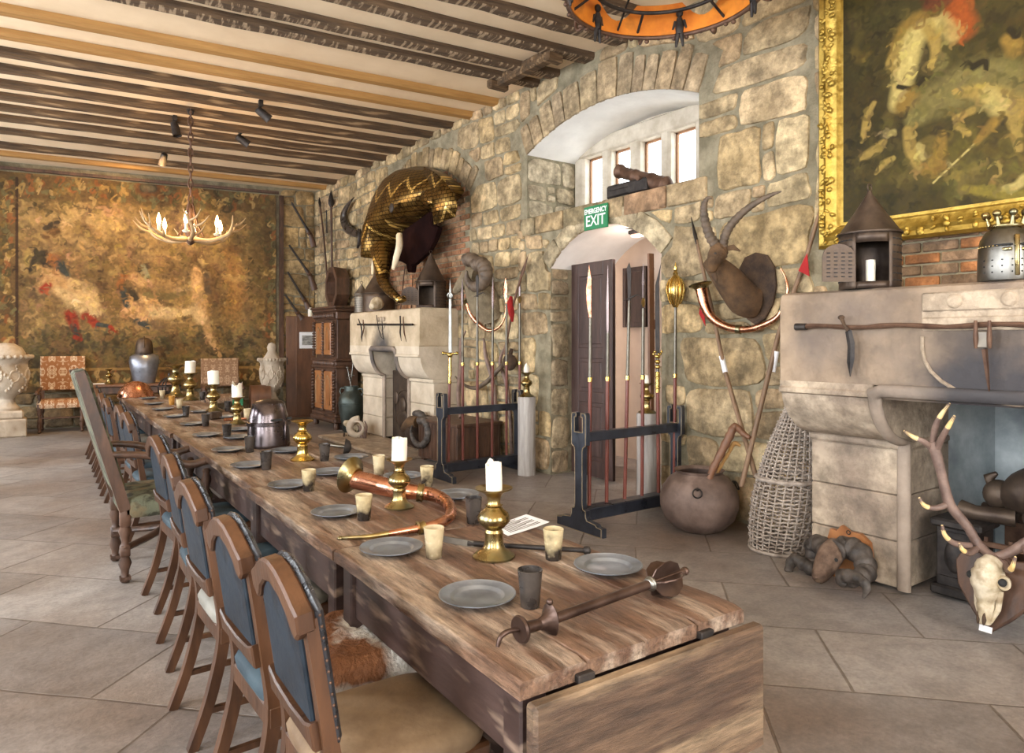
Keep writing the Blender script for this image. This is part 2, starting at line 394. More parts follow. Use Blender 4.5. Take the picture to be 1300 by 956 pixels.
FF = (8.72, 9.53, 0.0, 1.33)
def in_arch(s, z, A, g=0.0):
    return A[0]-g < s < A[1]+g and A[2] < z < arc_z(min(max(s, A[0]), A[1]), A[0], A[1], A[3], A[4])+g
def ring_of(s, z, A, t):
    """True inside the band of wedge stones over an arch"""
    h = A[4]-A[3]; c = (A[1]-A[0])/2; Rr = (c*c+h*h)/(2*h); m = (A[0]+A[1])/2; cz = A[4]-Rr
    d = math.hypot(s-m, z-cz); a = math.atan2(s-m, z-cz); am = math.asin(c/Rr)
    return Rr-.01 < d < Rr+t and abs(a) < am+.04
def voussoirs(mb, A, t, n, mp, seed, gap=.007, relief=.03, pal=PAL):
    r = random.Random(seed)
    h = A[4]-A[3]; c = (A[1]-A[0])/2; Rr = (c*c+h*h)/(2*h); m = (A[0]+A[1])/2; cz = A[4]-Rr; am = math.asin(c/Rr)
    cuts = [-am]; w = [r.uniform(.7, 1.4) for _ in range(n)]; sw = sum(w)
    for q in w: cuts.append(cuts[-1]+2*am*q/sw)
    for i in range(n):
        a0, a1 = cuts[i]+gap/Rr, cuts[i+1]-gap/Rr; tt = t*r.uniform(.78, 1.02); rel = relief*r.uniform(.7, 1.2)
        f = r.uniform(.85, 1.15); mb.cur = tuple(min(1, v*f) for v in r.choice(pal))
        def P(a, d, o): return mp(m+d*math.sin(a), cz+d*math.cos(a), o)
        outer = [(a0, Rr), ((a0+a1)/2, Rr), (a1, Rr), (a1, Rr+tt*.5), (a1-.006, Rr+tt-.01), ((a0+a1)/2, Rr+tt), (a0+.006, Rr+tt-.01), (a0, Rr+tt*.5)]
        ca, cd = (a0+a1)/2, Rr+tt/2
        vs = [P(a, d, -.01) for a, d in outer]+[P(a, d, rel*.7) for a, d in outer]+[P(ca+(a-ca)*.84, cd+(d-cd)*.9, rel) for a, d in outer]
        k = 8; fs = [(j*k+q, j*k+(q+1) % k, (j+1)*k+(q+1) % k, (j+1)*k+q) for j in range(2) for q in range(k)]+[[2*k+q for q in range(k)]]
        mb.add(vs, fs)
def plane_holes(mb, loops, mp):
    ls = [[Vector((p[0], p[1], 0)) for p in l] for l in loops]; flat = [p for l in loops for p in l]
    mb.add([mp(p[0], p[1], 0) for p in flat], [list(t) for t in tessellate_polygon(ls)])
def rect(a, b, c, d): return [(a, c), (b, c), (b, d), (a, d)]

# ---- right wall (the long stone wall)
mpR = lambda s, z, d: (WX-d, s, z)
mb = MB(); YF = farY(WX)
plane_holes(mb, [rect(BY, YF, 0, CZ), arch_loop(*WIN), [(DOOR[0], 0.001), (DOOR[1], 0.001)]+arch_loop(*DOOR)[2:], rect(NF[0], NF[1], .001, NF[3]), rect(FF[0], FF[1], .001, FF[3])], mpR)
struct(mb, 'wall_right', MT['mortar'], 0, recalc=False)
def forb(s, z):
    return (in_arch(s, z, WIN, .0) or in_arch(s, z, DOOR, .0) or ring_of(s, z, WIN, .40) or ring_of(s, z, DOOR, .22)
            or in_arch(s, z, BRK, .02) or ring_of(s, z, BRK, .36)
            or (0.0 < s < 2.60 and z < 2.22) or (8.0 < s < 10.4 and z < 1.9) or z < .01 or z > CZ-.01
            or (WIN[0]-.02 < s < WIN[1]+.02 and 2.70 < z < 2.93))
mb = MB()
stonework(mb, BY, 2.9, 0, CZ, lambda s, z: forb(s, z) or s > 2.9, mpR, 3, .24, .55)
stonework(mb, 2.9, 6.6, 0, CZ, forb, mpR, 5, .20, .50, gap=.011)
stonework(mb, 6.6, YF, 0, CZ, lambda s, z: forb(s, z) or s > YF-.02, mpR, 9, .17, .40)
voussoirs(mb, WIN, .40, 13, mpR, 4, pal=[(.56,.45,.30),(.54,.42,.28),(.50,.40,.28)])
voussoirs(mb, DOOR, .21, 5, mpR, 6, gap=.002, pal=[(.58,.50,.36)])
voussoirs(mb, BRK, .34, 19, mpR, 8, pal=[(.52,.40,.24),(.46,.36,.23)])
s = WIN[0]-.1                                  # flat course of sill stones
for w in (.46, .55, .42, .5, .5, .27):
    mb.cur = (.50*rnd.uniform(.8,1.1), .38*rnd.uniform(.85,1.05), .23)
    mb.box((WX+.02, s+w/2, 2.815), (.1, w-.02, .20), b=.012); s += w
struct(mb, 'wall_right_stones', MT['stone'], 50)
def bricks(mb, s0, s1, z0, z1, ok, mp, seed, pal=[(.42,.20,.11),(.46,.24,.13),(.36,.18,.11),(.50,.30,.18),(.52,.34,.22)]):
    r = random.Random(seed); z = z0; row = 0
    while z < z1:
        s = s0-(.11 if row % 2 else 0)
        while s < s1:
            mb.cur = r.choice(pal)
            if ok(s+.11, z+.035) and ok(s+.02, z+.06) and ok(s+.2, z+.06):
                x, y, zz = mp(s+.11, z+.035, .0); mb.box((x, y, zz), (.03+r.uniform(0,.012), .21, .062), b=.006)
            s += .225
        z += .075; row += 1
mb = MB()
bricks(mb, BRK[0], BRK[1], BRK[2], BRK[4], lambda s, z: in_arch(s, z, BRK), mpR, 2)
bricks(mb, 0.0, 2.6, 1.70, 2.2, lambda s, z: 0 < s < 2.6, mpR, 3, [(.28,.19,.13),(.30,.21,.15),(.25,.17,.12),(.34,.24,.17),(.46,.21,.09)])
struct(mb, 'wall_right_brickwork', MT['stone'], 30)

# ---- window recess and mullioned window
BX = 5.58
mb = MB()
A = arch_loop(*WIN)[2:]
mb.loft([[mpR(p[0], p[1], 0) for p in A], [(BX+.12, p[0], p[1]) for p in A]], closed=False)
struct(mb, 'window_1_soffit', MT['white_plaster'], 60, recalc=False)
mb = MB()
for y in (WIN[0], WIN[1]): mb.add([(WX, y, WIN[2]), (BX+.1, y, WIN[2]), (BX+.1, y, WIN[3]), (WX, y, WIN[3])], [(0,1,2,3)])
mb.add([(WX, WIN[0], WIN[2]), (WX, WIN[1], WIN[2]), (BX+.1, WIN[1], WIN[2]+.02), (BX+.1, WIN[0], WIN[2]+.02)], [(0,1,2,3)])
struct(mb, 'window_1_sill', MT['mortar'], 0, recalc=False)
mb = MB()
for y, sg, sd in ((WIN[1], -1, 21), (WIN[0], 1, 22)):
    stonework(mb, WX, BX, WIN[2], WIN[3], lambda s, z: not (WX < s < BX and WIN[2] < z < WIN[3]-.005), lambda s, z, d: (s, y+sg*d, z), sd, .2, .3, gap=.012, relief=.02, pal=[(.62,.55,.46),(.66,.60,.52)], wob=.01)
struct(mb, 'window_1_jamb_stones', MT['stone'], 50)
lights = [(4.17,4.46), (4.62,4.94), (5.08,5.38), (5.54,5.84), (5.99,6.29)]
mb = MB()
for a, b in zip([WIN[0]]+[l[1] for l in lights], [l[0] for l in lights]+[WIN[1]]):
    mb.box((BX+.06, (a+b)/2, 3.3), (.16, b-a, .84), b=.03)
mb.box((BX+.06, 5.22, 3.79), (.18, 2.5, .20), b=.02); mb.box((BX+.1, 5.22, 3.95), (.10, 2.5, .2), b=.01)
struct(mb, 'window_1_mullions', mat('window_stone', (.42,.36,.28), (.58,.52,.43), rough=.9, scale=6, bump=.5, bscale=20), 40)
mb = MB()
for a, b in lights:
    for y in (a+.012, b-.012): mb.box((BX+.10, y, 3.30), (.03, .024, .80))
    mb.box((BX+.10, (a+b)/2, 3.68), (.03, b-a, .028)); mb.box((BX+.10, (a+b)/2, 2.95), (.03, b-a, .024))
struct(mb, 'window_1_frame', mat('brown_window_frame', (.22,.10,.04), (.30,.15,.07), rough=.6), 30)
mg = bpy.data.materials.new('window_glass'); mg.use_nodes = True
N_, L_, b_ = nodes(mg); N_.remove(b_)
g1 = N_.new('ShaderNodeBsdfGlossy'); g1.inputs['Roughness'].default_value = .02
g2 = N_.new('ShaderNodeBsdfTransparent'); g2.inputs[0].default_value = (.95,.97,.97,1)
g3 = N_.new('ShaderNodeMixShader'); g3.inputs[0].default_value = .06; L_.new(g2.outputs[0], g3.inputs[1]); L_.new(g1.outputs[0], g3.inputs[2]); L_.new(g3.outputs[0], N_['Material Output'].inputs[0])
MT['glass'] = mg
mb = MB()
for a, b in lights: mb.box((BX+.10, (a+b)/2, 3.3), (.006, b-a-.03, .74))
struct(mb, 'window_1_glass', MT['glass'], 0)

# ---- doorway: deep vaulted reveal, half-closed panelled leaf, pale passage behind
DX = 5.75
mb = MB(); A = arch_loop(*DOOR)[2:]
mb.loft([[mpR(p[0], p[1], 0) for p in A], [(DX, p[0], p[1]) for p in A]], closed=False)
struct(mb, 'door_1_vault', MT['white_plaster'], 60, recalc=False)
mb = MB()
for y in (DOOR[0], DOOR[1]): mb.add([(WX, y, 0), (DX, y, 0), (DX, y, DOOR[3]), (WX, y, DOOR[3])], [(0,1,2,3)])
struct(mb, 'door_1_jamb', MT['mortar'], 0, recalc=False)
mb = MB()
for y, sg, sd in ((DOOR[1], -1, 31), (DOOR[0], 1, 32)):
    stonework(mb, WX, WX+.25, 0, DOOR[3], lambda s, z: not (WX-.005 < s < WX+.26 and z < DOOR[3]), lambda s, z, d: (s, y+sg*d, z), sd, .28, .42, gap=.008, relief=.025, pal=[(.50,.42,.33),(.46,.38,.30)], wob=.005)
struct(mb, 'door_1_jamb_stones', MT['stone'], 50)
mb = MB()
PX, P0, P1 = 6.35, 3.4, 8.2
for q in ([(PX,P0,0),(PX,P1,0),(PX,P1,2.9),(PX,P0,2.9)], [(DX,P0,0),(PX,P0,0),(PX,P0,2.9),(DX,P0,2.9)], [(DX,P1,0),(PX,P1,0),(PX,P1,2.9),(DX,P1,2.9)], [(DX,P0,2.9),(PX,P0,2.9),(PX,P1,2.9),(DX,P1,2.9)]): mb.add(q, [(0,1,2,3)])
mb.box((DX+.05, (P0+DOOR[0])/2, 1.45), (.1, DOOR[0]-P0, 2.9)); mb.box((DX+.05, (P1+DOOR[1])/2, 1.45), (.1, P1-DOOR[1], 2.9))
struct(mb, 'wall_passage', MT['pink_plaster'], 0, recalc=False)
def panel_door(mb, w, h, t, panels):
    """panelled leaf standing in the XZ plane, hinge at x = 0"""
    mb.box((w/2, 0, h/2), (w, t*.55, h))
    xs = sorted({0, w}|{p[0] for p in panels}|{p[1] for p in panels})
    for (a, b, c, d) in panels:
        mb.box(((a+b)/2, 0, (c+d)/2), (b-a-.05, t*.85, d-c-.05), b=.02)
    zs = [0]+[v for p in sorted(panels, key=lambda p: p[2]) for v in (p[2], p[3])]+[h]
    a, b = panels[0][0], panels[0][1]
    mb.box((a/2, 0, h/2), (a, t, h), b=.006); mb.box(((b+w)/2, 0, h/2), (w-b, t, h), b=.006)
    for i in range(0, len(zs), 2): mb.box(((a+b)/2, 0, (zs[i]+zs[i+1])/2), (b-a, t, zs[i+1]-zs[i]), b=.006)
mb = MB(); panel_door(mb, .70, 2.33, .05, [(.13,.55,.18,.80), (.13,.55,.92,1.28), (.13,.55,1.40,2.18)])
t = bpy.data.objects.new('door_1', None); COL.objects.link(t); t['kind'] = 'structure'; t.location = (5.13, 5.98, .02); t.rotation_euler = (0,0,math.radians(-93))
mb.build('door_leaf', mat('dark_brown_door', (.035,.018,.015), (.075,.042,.035), rough=.5, scale=6, stretch=(3,3,.5), bump=.2), t)

MT['shadewall'] = mat('low_bounce_stone', (.10,.08,.06), (.20,.16,.12), rough=.9, scale=3, bump=.6, bscale=9, bdist=.03)  # for the unseen walls, darkened to cut bounced light
# ---- far wall (rough stone), left wall with window openings, back wall with openings added for fill lamps, ceiling, floor
def mpF(x, z, d):
    k = .155; n = Vector((-k, -1, 0)).normalized(); return (x+n.x*d, farY(x)+n.y*d, z)
mb = MB(); mb.add([mpF(LX, 0, 0), mpF(WX, 0, 0), mpF(WX, CZ, 0), mpF(LX, CZ, 0)], [(0,1,2,3)])
struct(mb, 'wall_far', MT['mortar'], 0, recalc=False)
mb = MB()
FP = [(.50,.36,.20),(.55,.42,.26),(.44,.33,.20),(.58,.43,.25)]
stonework(mb, 4.2, WX, 0, CZ, lambda s, z: s > WX-.02 or z > CZ-.02 or z < .01, mpF, 41, .25, .5, pal=FP)
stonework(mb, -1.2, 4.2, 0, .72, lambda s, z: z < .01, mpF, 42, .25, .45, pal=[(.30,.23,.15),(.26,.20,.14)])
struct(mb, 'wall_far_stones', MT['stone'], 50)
LW = [(-1.9,-.2), (1.6,3.2), (5.2,6.8), (8.6,10.2), (11.6,13.0)]
mb = MB(); plane_holes(mb, [rect(BY, farY(LX), 0, CZ)]+[rect(a, b, 1.0, 3.6) for a, b in LW], lambda s, z, d: (LX, s, z))
for a, b in LW:
    for q in ([(LX,a,1.0),(LX-.5,a,1.0),(LX-.5,a,3.6),(LX,a,3.6)], [(LX,b,1.0),(LX-.5,b,1.0),(LX-.5,b,3.6),(LX,b,3.6)], [(LX,a,1.0),(LX-.5,a,1.0),(LX-.5,b,1.0),(LX,b,1.0)], [(LX,a,3.6),(LX-.5,a,3.6),(LX-.5,b,3.6),(LX,b,3.6)]): mb.add(q, [(0,1,2,3)])
struct(mb, 'wall_left', MT['shadewall'], 0, recalc=False)
BW = [(-2.4,-.6), (1.0,3.6)]  # unseen openings, put in to hold the warm fill lamps
mb = MB(); plane_holes(mb, [rect(LX, WX, 0, CZ)]+[rect(a, b, .9, 3.8) for a, b in BW], lambda s, z, d: (s, BY, z))
struct(mb, 'wall_back', MT['shadewall'], 0, recalc=False)
mb = MB(); mb.add([(LX,BY,CZ),(WX+.1,BY,CZ),(WX+.1,15,CZ),(LX,15,CZ)], [(0,3,2,1)])
struct(mb, 'ceiling', MT['plaster'], 0, recalc=False)
mf = mat('flagstones', (.27,.245,.225), (.40,.375,.355), rough=.40, scale=1.6, bump=.3, bscale=22, bdist=.006, c3=(.205,.15,.115), c3scale=.45, c3amt=(.41,.66), rvar=.08, lo=.25, hi=.75)
grime(mf, 7, .34, .004, lo=.30, hi=.60); grime(mf, 45, .22, .002)
N_, L_, b_ = nodes(mf)
tc = N_.new('ShaderNodeTexCoord'); mp_ = N_.new('ShaderNodeMapping'); mp_.inputs['Rotation'].default_value = (0,0,math.radians(46)); L_.new(tc.outputs['Object'], mp_.inputs[0])
wn = N_.new('ShaderNodeTexNoise'); wn.inputs['Scale'].default_value = .9; L_.new(mp_.outputs[0], wn.inputs[0])
wv = N_.new('ShaderNodeVectorMath'); wv.operation = 'SCALE'; wv.inputs['Scale'].default_value = .05; L_.new(wn.outputs['Color'], wv.inputs[0])
wa = N_.new('ShaderNodeVectorMath'); L_.new(mp_.outputs[0], wa.inputs[0]); L_.new(wv.outputs[0], wa.inputs[1])
bt = N_.new('ShaderNodeTexBrick'); bt.offset = .43; bt.inputs['Scale'].default_value = 1; bt.inputs['Mortar Size'].default_value = .007; bt.inputs['Mortar Smooth'].default_value = .3
bt.inputs['Brick Width'].default_value = .92; bt.inputs['Row Height'].default_value = .64; bt.inputs['Color1'].default_value = (.78,.78,.8,1); bt.inputs['Color2'].default_value = (1.12,1.1,1.08,1); bt.inputs['Mortar'].default_value = (.55,.5,.45,1); bt.inputs['Bias'].default_value = 0
L_.new(wa.outputs[0], bt.inputs[0])
old = b_.inputs['Base Color'].links[0].from_socket
mx = N_.new('ShaderNodeMix'); mx.data_type = 'RGBA'; mx.blend_type = 'MULTIPLY'; mx.inputs[0].default_value = 1; L_.new(old, mx.inputs[6]); L_.new(bt.outputs[0], mx.inputs[7]); L_.new(mx.outputs[2], b_.inputs['Base Color'])
ob = b_.inputs['Normal'].links[0].from_node
b2 = N_.new('ShaderNodeBump'); b2.invert = True; b2.inputs['Strength'].default_value = .7; b2.inputs['Distance'].default_value = .012; L_.new(bt.outputs['Fac'], b2.inputs['Height']); L_.new(ob.outputs[0], b2.inputs['Normal']); L_.new(b2.outputs[0], b_.inputs['Normal'])
mb = MB(); mb.add([(LX,BY,0),(PX,BY,0),(PX,15.2,0),(LX,15.2,0)], [(0,1,2,3)])
struct(mb, 'floor', mf, 0, recalc=False)

# ---- ceiling beams: each a thing, rough-hewn or new sawn; far lower edge measured where it meets the long wall
BE = [(3.2,0,'d'), (3.85,0,'d'), (4.45,0,'l'), (4.97,0,'l'), (5.47,0,'l'), (6.02,0,'l'), (6.37,0,'l'), (7.14,1,'p'), (7.74,1,'p'), (8.27,0,'d'), (8.80,0,'d'), (9.34,0,'d'), (9.85,0,'d'), (10.35,0,'d'), (10.85,0,'d'), (11.55,0,'d'), (12.42,0,'d'), (13.0,1,'q')]
ORD = ['nearest','second','third','fourth','fifth','sixth','seventh','eighth','ninth','tenth','eleventh','twelfth','thirteenth','fourteenth']
cnt = {}
mlath = mat('lath_scarred_oak', (.05,.029,.014), (.14,.085,.045), rough=.9, scale=5, stretch=(.35,3,3), bump=.9, bscale=12, bdist=.03)
N_, L_, b_ = nodes(mlath)
tc = N_.new('ShaderNodeTexCoord'); wmp = N_.new('ShaderNodeMapping'); wmp.inputs['Scale'].default_value = (26, 4, 1); wmp.inputs['Rotation'].default_value = (0, 0, .35); L_.new(tc.outputs['Object'], wmp.inputs[0]); wvt = N_.new('ShaderNodeTexNoise'); wvt.inputs['Scale'].default_value = 1.0; wvt.inputs['Detail'].default_value = 3; L_.new(wmp.outputs[0], wvt.inputs[0])
sp = N_.new('ShaderNodeSeparateXYZ'); L_.new(tc.outputs['Object'], sp.inputs[0])
lt = N_.new('ShaderNodeMath'); lt.operation = 'LESS_THAN'; lt.inputs[1].default_value = .012; L_.new(sp.outputs[2], lt.inputs[0])
gt = N_.new('ShaderNodeMapRange'); gt.inputs[1].default_value = .50; gt.inputs[2].default_value = .60; L_.new(wvt.outputs['Fac'], gt.inputs[0])
ml = N_.new('ShaderNodeMath'); ml.operation = 'MULTIPLY'; L_.new(lt.outputs[0], ml.inputs[0]); L_.new(gt.outputs[0], ml.inputs[1])
old = b_.inputs['Base Color'].links[0].from_socket
mx = N_.new('ShaderNodeMix'); mx.data_type = 'RGBA'; L_.new(ml.outputs[0], mx.inputs[0]); L_.new(old, mx.inputs[6]); mx.inputs[7].default_value = (.36,.26,.165,1); L_.new(mx.outputs[2], b_.inputs['Base Color'])
for (y, new, kd) in BE:
    mb = MB(); w, d = (.14, .066) if new else (.155, .072)
    Lb = 8.2; rg = []; r2 = random.Random(int(y*100)); n = 46
    for i in range(n+1):
        x = -i*Lb/n; a = 0 if new else .018*noise.noise(Vector((x*1.3, y, 1))); b = 0 if new else .03*noise.noise(Vector((x*1.6, y, 9))); c = 0 if new else .03*noise.noise(Vector((x*2.1, y, 5)))
        rg.append([(x, -w+a, d+.02), (x, -w+a, d*.35+b*.3), (x, -w+.02+a, b*.35), (x, -.02+c, b*.35), (x, c, d*.35+b*.3), (x, c, d+.02)])
    mb.loft(rg)
    o = mb.build('ceiling_timber', MT['newbeam'] if new else (mlath if kd == 'l' else MT['oldbeam']), None, 30)
    o.location = (WX+.10, y-.011, 4.395); o.rotation_euler = (0, 0, math.atan(-.113))
    k = {'l':'lath', 'p':'pine', 'd':'dark', 'q':'plate'}[kd]; i = cnt.get(k, 0); cnt[k] = i+1
    if y < 4: lab = 'rough brown ceiling beam just above and beside the hanging iron ring, %s of two' % ('nearer','farther')[i]
    elif k == 'lath': lab = '%s of the five grey lath-scarred ceiling beams above the arched window, counted from the camera' % ORD[i]
    elif k == 'pine': lab = ('nearer' if i == 0 else 'farther')+' of the two smooth orange sawn pine ceiling beams side by side'
    elif k == 'dark': lab = '%s dark rough ceiling beam counted from the orange pine beams towards the tapestry' % ORD[i-2]
    else: lab = 'orange lit timber along the ceiling directly above the tapestry top'
    tag(o, lab, 'beam', 'ceiling beams across the hall')
# short timber trimmer under the ceiling close to the wall
mb = MB(); mb.box((0,0,0), (.12, 1.0, .12), b=.015); mb.box((0,-.46,-.03), (.2,.1,.12), b=.015); mb.box((-.02,.5,-.04), (.26,.09,.1), b=.02)
o = mb.build('trimmer_timber', MT['oldbeam']); o.location = (4.42, 5.92, 4.40); tag(o, 'short brown timber laid across three ceiling beams beside the stone wall', 'beam')
# ================================================================ the two hooded stone fireplaces
def fireplace(label, Y0, Y1, O0, O1, XJ, XH, zj, zc, zt, zl, zo, hearth, inner, stone, jst):
    loc = Vector((XJ+.1, (Y0+Y1)/2, 0))
    t = thing('hooded_fireplace', label, 'fireplace', loc)
    T = Matrix.Translation(-loc)
    W = WX+.02
    curve = []
    for i in range(9):                       # quarter-round corbel from jamb up to the hood
        a = PI/2*i/8; curve.append((XH+.02+(XJ-XH-.02)*(1-math.sin(a))**.9, zc-(zc-zj)*math.cos(a)**1.1 if i < 8 else zc))
    prof = [(W, zj), (XJ, zj)]+curve[1:]+[(XH-.012, zc+.01), (XH-.012, zc+.035), (XH, zc+.045), (XH, zo), (W, zo)]
    for a, b in ((O1, Y1), (Y0, O0)):
        m = MB(T); M = Matrix(((1,0,0,0),(0,0,1,a),(0,1,0,0),(0,0,0,1)))
        k = 4; hs = [hearth+(zj-.05-hearth)*i/3 for i in range(4)]
        for i in range(3): m.box(((W+XJ)/2, (a+b)/2, (hs[i]+hs[i+1])/2), (W-XJ, b-a, hs[i+1]-hs[i]-.004), b=.008)
        m.box(((W+XJ-.02)/2, (a+b)/2, zj-.025), (W-XJ+.02, b-a+.01, .05), b=.012)
        m.prism(prof, b-a, M, .006)
        m.build('jamb', jst, t, 30)
    m = MB(T); r2 = random.Random(3)
    hp = [(W, zo), (XH, zo), (XH, zt-.05), (XH+.015, zt-.015), (XH+.05, zt), (W, zt)]
    m.prism(hp, Y1-Y0+.004, Matrix(((1,0,0,0),(0,0,1,Y0-.002),(0,1,0,0),(0,0,0,1))), .012)
    hood = m.build('hood', stone, t, 30)
    m = MB(T)                                # lintel over the opening
    m.box(((W+XH)/2+.01, (O0+O1)/2, (zl+zo)/2), (W-XH-.02, O1-O0, zo-zl), b=.01)
    m.build('lintel', stone, t, 30)
    m = MB(T); e = .026                      # roll moulding round the opening
    pts = [(XJ-.005, O0, hearth), (XJ-.005, O0, zj-.06)]
    cv = [(c[0]-.005, c[1]) for c in curve]
    up = [(x, z) for x, z in cv]+[(XH-.005, zl+.03)]
    path = [(XJ-.005, O1, hearth), (XJ-.005, O1, zj-.08)]+[(x, O1, z) for x, z in up]+[(XH-.01, O1-.05, zl+.05), (XH-.01, O0+.05, zl+.05)]+[(x, O0, z) for x, z in reversed(up)]+[(XJ-.005, O0, zj-.08), (XJ-.005, O0, hearth)]
    m.tube(path, e, 10, asp=1.5); m.build('roll_moulding', MT['moulding'], t, 50)
    m = MB(T)
    m.box((W-.02+.62/2, (O0+O1)/2, hearth/2), (.65, O1-O0+.1, max(hearth, .02)))
    B = 5.30
    for q in ([(WX,O0,0),(B,O0+.1,0),(B,O0+.1,1.9),(WX,O0,1.9)], [(WX,O1,0),(B,O1-.1,0),(B,O1-.1,1.9),(WX,O1,1.9)], [(B,O0+.1,0),(B,O1-.1,0),(B,O1-.1,1.9),(B,O0+.1,1.9)], [(WX,O0,1.9),(B,O0,1.9),(B,O1,1.9),(WX,O1,1.9)]): m.add(q, [(0,1,2,3)])
    m.build('firebox', inner, t, 0)
    return t
MT['hoodstone'] = mat('hood_stone', (.21,.15,.10), (.37,.275,.19), rough=.85, scale=3.5, bump=.7, bscale=14, bdist=.02, c3=(.115,.095,.09), c3scale=1.3, c3amt=(.47,.75), lo=.38, hi=.62)

def soot_mask(m, ry, rz, z0):
    """dark smoke stain on the stone above the opening"""
    N_, L_, b_ = nodes(m); tc = N_.new('ShaderNodeTexCoord'); mp = N_.new('ShaderNodeMapping'); mp.inputs['Location'].default_value = (0, 0, -z0/rz); mp.inputs['Scale'].default_value = (0, 1/ry, 1/rz); L_.new(tc.outputs['Object'], mp.inputs[0])
    nz = N_.new('ShaderNodeTexNoise'); nz.inputs['Scale'].default_value = 3.5; nz.inputs['Detail'].default_value = 5; L_.new(tc.outputs['Object'], nz.inputs[0])
    ln = N_.new('ShaderNodeVectorMath'); ln.operation = 'LENGTH'; L_.new(mp.outputs[0], ln.inputs[0])
    ad = N_.new('ShaderNodeMath'); ad.operation = 'ADD'; L_.new(ln.outputs['Value'], ad.inputs[0]); L_.new(nz.outputs['Fac'], ad.inputs[1])
    mr = N_.new('ShaderNodeMapRange'); mr.inputs[1].default_value = 1.55; mr.inputs[2].default_value = .75; mr.inputs[3].default_value = 0; mr.inputs[4].default_value = .93; L_.new(ad.outputs[0], mr.inputs[0])
    old = b_.inputs['Base Color'].links[0].from_socket; mx = N_.new('ShaderNodeMix'); mx.data_type = 'RGBA'; L_.new(mr.outputs[0], mx.inputs[0]); L_.new(old, mx.inputs[6]); mx.inputs[7].default_value = (.035,.035,.042,1); L_.new(mx.outputs[2], b_.inputs['Base Color'])
soot_mask(MT['hoodstone'], .85, .42, 1.22); MT['sootgrad'] = MT['hoodstone']
MT['moulding'] = mat('worn_moulding', (.22,.17,.13), (.38,.30,.235), rough=.8, scale=4, bump=.4, bscale=20); soot_mask(MT['moulding'], .75, .26, 1.24)
MT['palehood'] = mat('pale_hood_stone', (.40,.31,.20), (.58,.47,.33), rough=.85, scale=3.5, bump=.6, bscale=14, bdist=.02); soot_mask(MT['palehood'], .42, .42, 1.36)
MT['palejamb'] = mat('pale_jamb_stone', (.46,.38,.28), (.64,.55,.43), rough=.85, scale=3.5, bump=.6, bscale=14, bdist=.02)
MT['whitewash'] = mat('sooty_whitewash', (.30,.34,.35), (.58,.62,.62), rough=.9, scale=3, bump=.4, bscale=16, c3=(.14,.16,.18), c3scale=2, c3amt=(.52,.72))
MT['firedark'] = mat('dark_firebox', (.03,.028,.03), (.10,.09,.09), rough=.9, scale=4, bump=.3)
fpN = fireplace('large hooded stone fireplace at the right edge under the gilt framed painting', .03, 2.57, NF[0], NF[1], 4.27, 3.91, .90, 1.17, 1.795, 1.17, 1.25, .02, MT['whitewash'], MT['hoodstone'], MT['ashlar'])
fpF = fireplace('pale hooded stone fireplace beyond the first polearm rack under the golden elephant head', 8.03, 10.32, 8.72, 9.53, 4.48, 4.26, .98, 1.27, 1.93, 1.33, 1.42, .05, MT['firedark'], MT['palehood'], MT['palejamb'])
# carved crest on the near hood: three roundels over a shield
T = Matrix.Translation(-Vector((4.37, 1.3, 0))); m = MB(T)
cy = 1.30
def hoodpt(px, py): return wl(px, py, 3.91)
m.box((3.905, cy, 1.70), (.03, .84, .10), b=.008); m.box((3.905, cy, 1.585), (.03, .84, .07), b=.008); m.box((3.908, cy, 1.64), (.016, .84, .05))
for k in (-1, 0, 1): m.lathe([(.001,.02),(.025,.022),(.034,.016),(.04,0)], 18, (3.895, cy+k*.24+.02, 1.70), Matrix.Rotation(-PI/2, 4, 'Y'))
sh = [(cy+.42, 1.52)]+[(cy+.42*math.cos(PI*i/14), 1.45-.26*math.sin(PI*i/14)) for i in range(15)]+[(cy-.42, 1.52)]
for a, b in zip(sh, sh[1:]): m.tube([(3.905, a[0], a[1]), (3.905, b[0], b[1])], .010, 6)
m.build('carved_crest', MT['ashlar'], fpN, 40)
m = MB(Matrix.Translation(-Vector((4.58, 9.175, 0))))
for k in (-1, 0, 1): m.lathe([(.001,.015),(.03,.015),(.035,0)], 12, (4.25, 9.15+k*.09, 1.80), Matrix.Rotation(-PI/2, 4, 'Y'))
m.tube([(4.257, 9.3, 1.74), (4.257, 9.0, 1.74)], .008, 6); m.tube([(4.257, 9.28, 1.72), (4.257, 9.15, 1.6), (4.257, 9.02, 1.72)], .008, 6)
m.build('carved_crest', MT['ashlar'], fpF, 40)
# iron fireback in the far opening
t = thing('iron_fireback', 'dark cast iron fireback standing inside the far fireplace opening', 'fireback', (4.62, 9.125, .05)); m = MB()
m.box((0, 0, .50), (.04, .76, 1.0), b=.01); t2 = m.build('plate', MT['darktin'], t)
m = MB(); m.ell((-.03, .02, .50), (.03, .10, .12), 14, 8); m.ell((-.03, .0, .28), (.03, .2, .16), 14, 8); m.ell((-.03, -.22, .62), (.02, .06, .1)); m.ell((-.03, .24, .6), (.02, .07, .1)); m.ring((-.02, 0, .42), .30, .014, 20, 6, Matrix.Rotation(PI/2, 4, 'Y')); m.build('relief', MT['darktin'], t, 60); m = MB(); m.box((.05, 0, .64), (.03, .77, 1.26), b=.004); m.build('dark_fill_board', MT['firedark'], t)  # last board is added to fill the opening behind the plate with dark
# hearth slab in front of the far fireplace
m = MB(); m.box((4.15, 9.1, .02), (.75, 2.6, .05), b=.015); struct(m, 'floor_hearth_slab', MT['ashlar'])

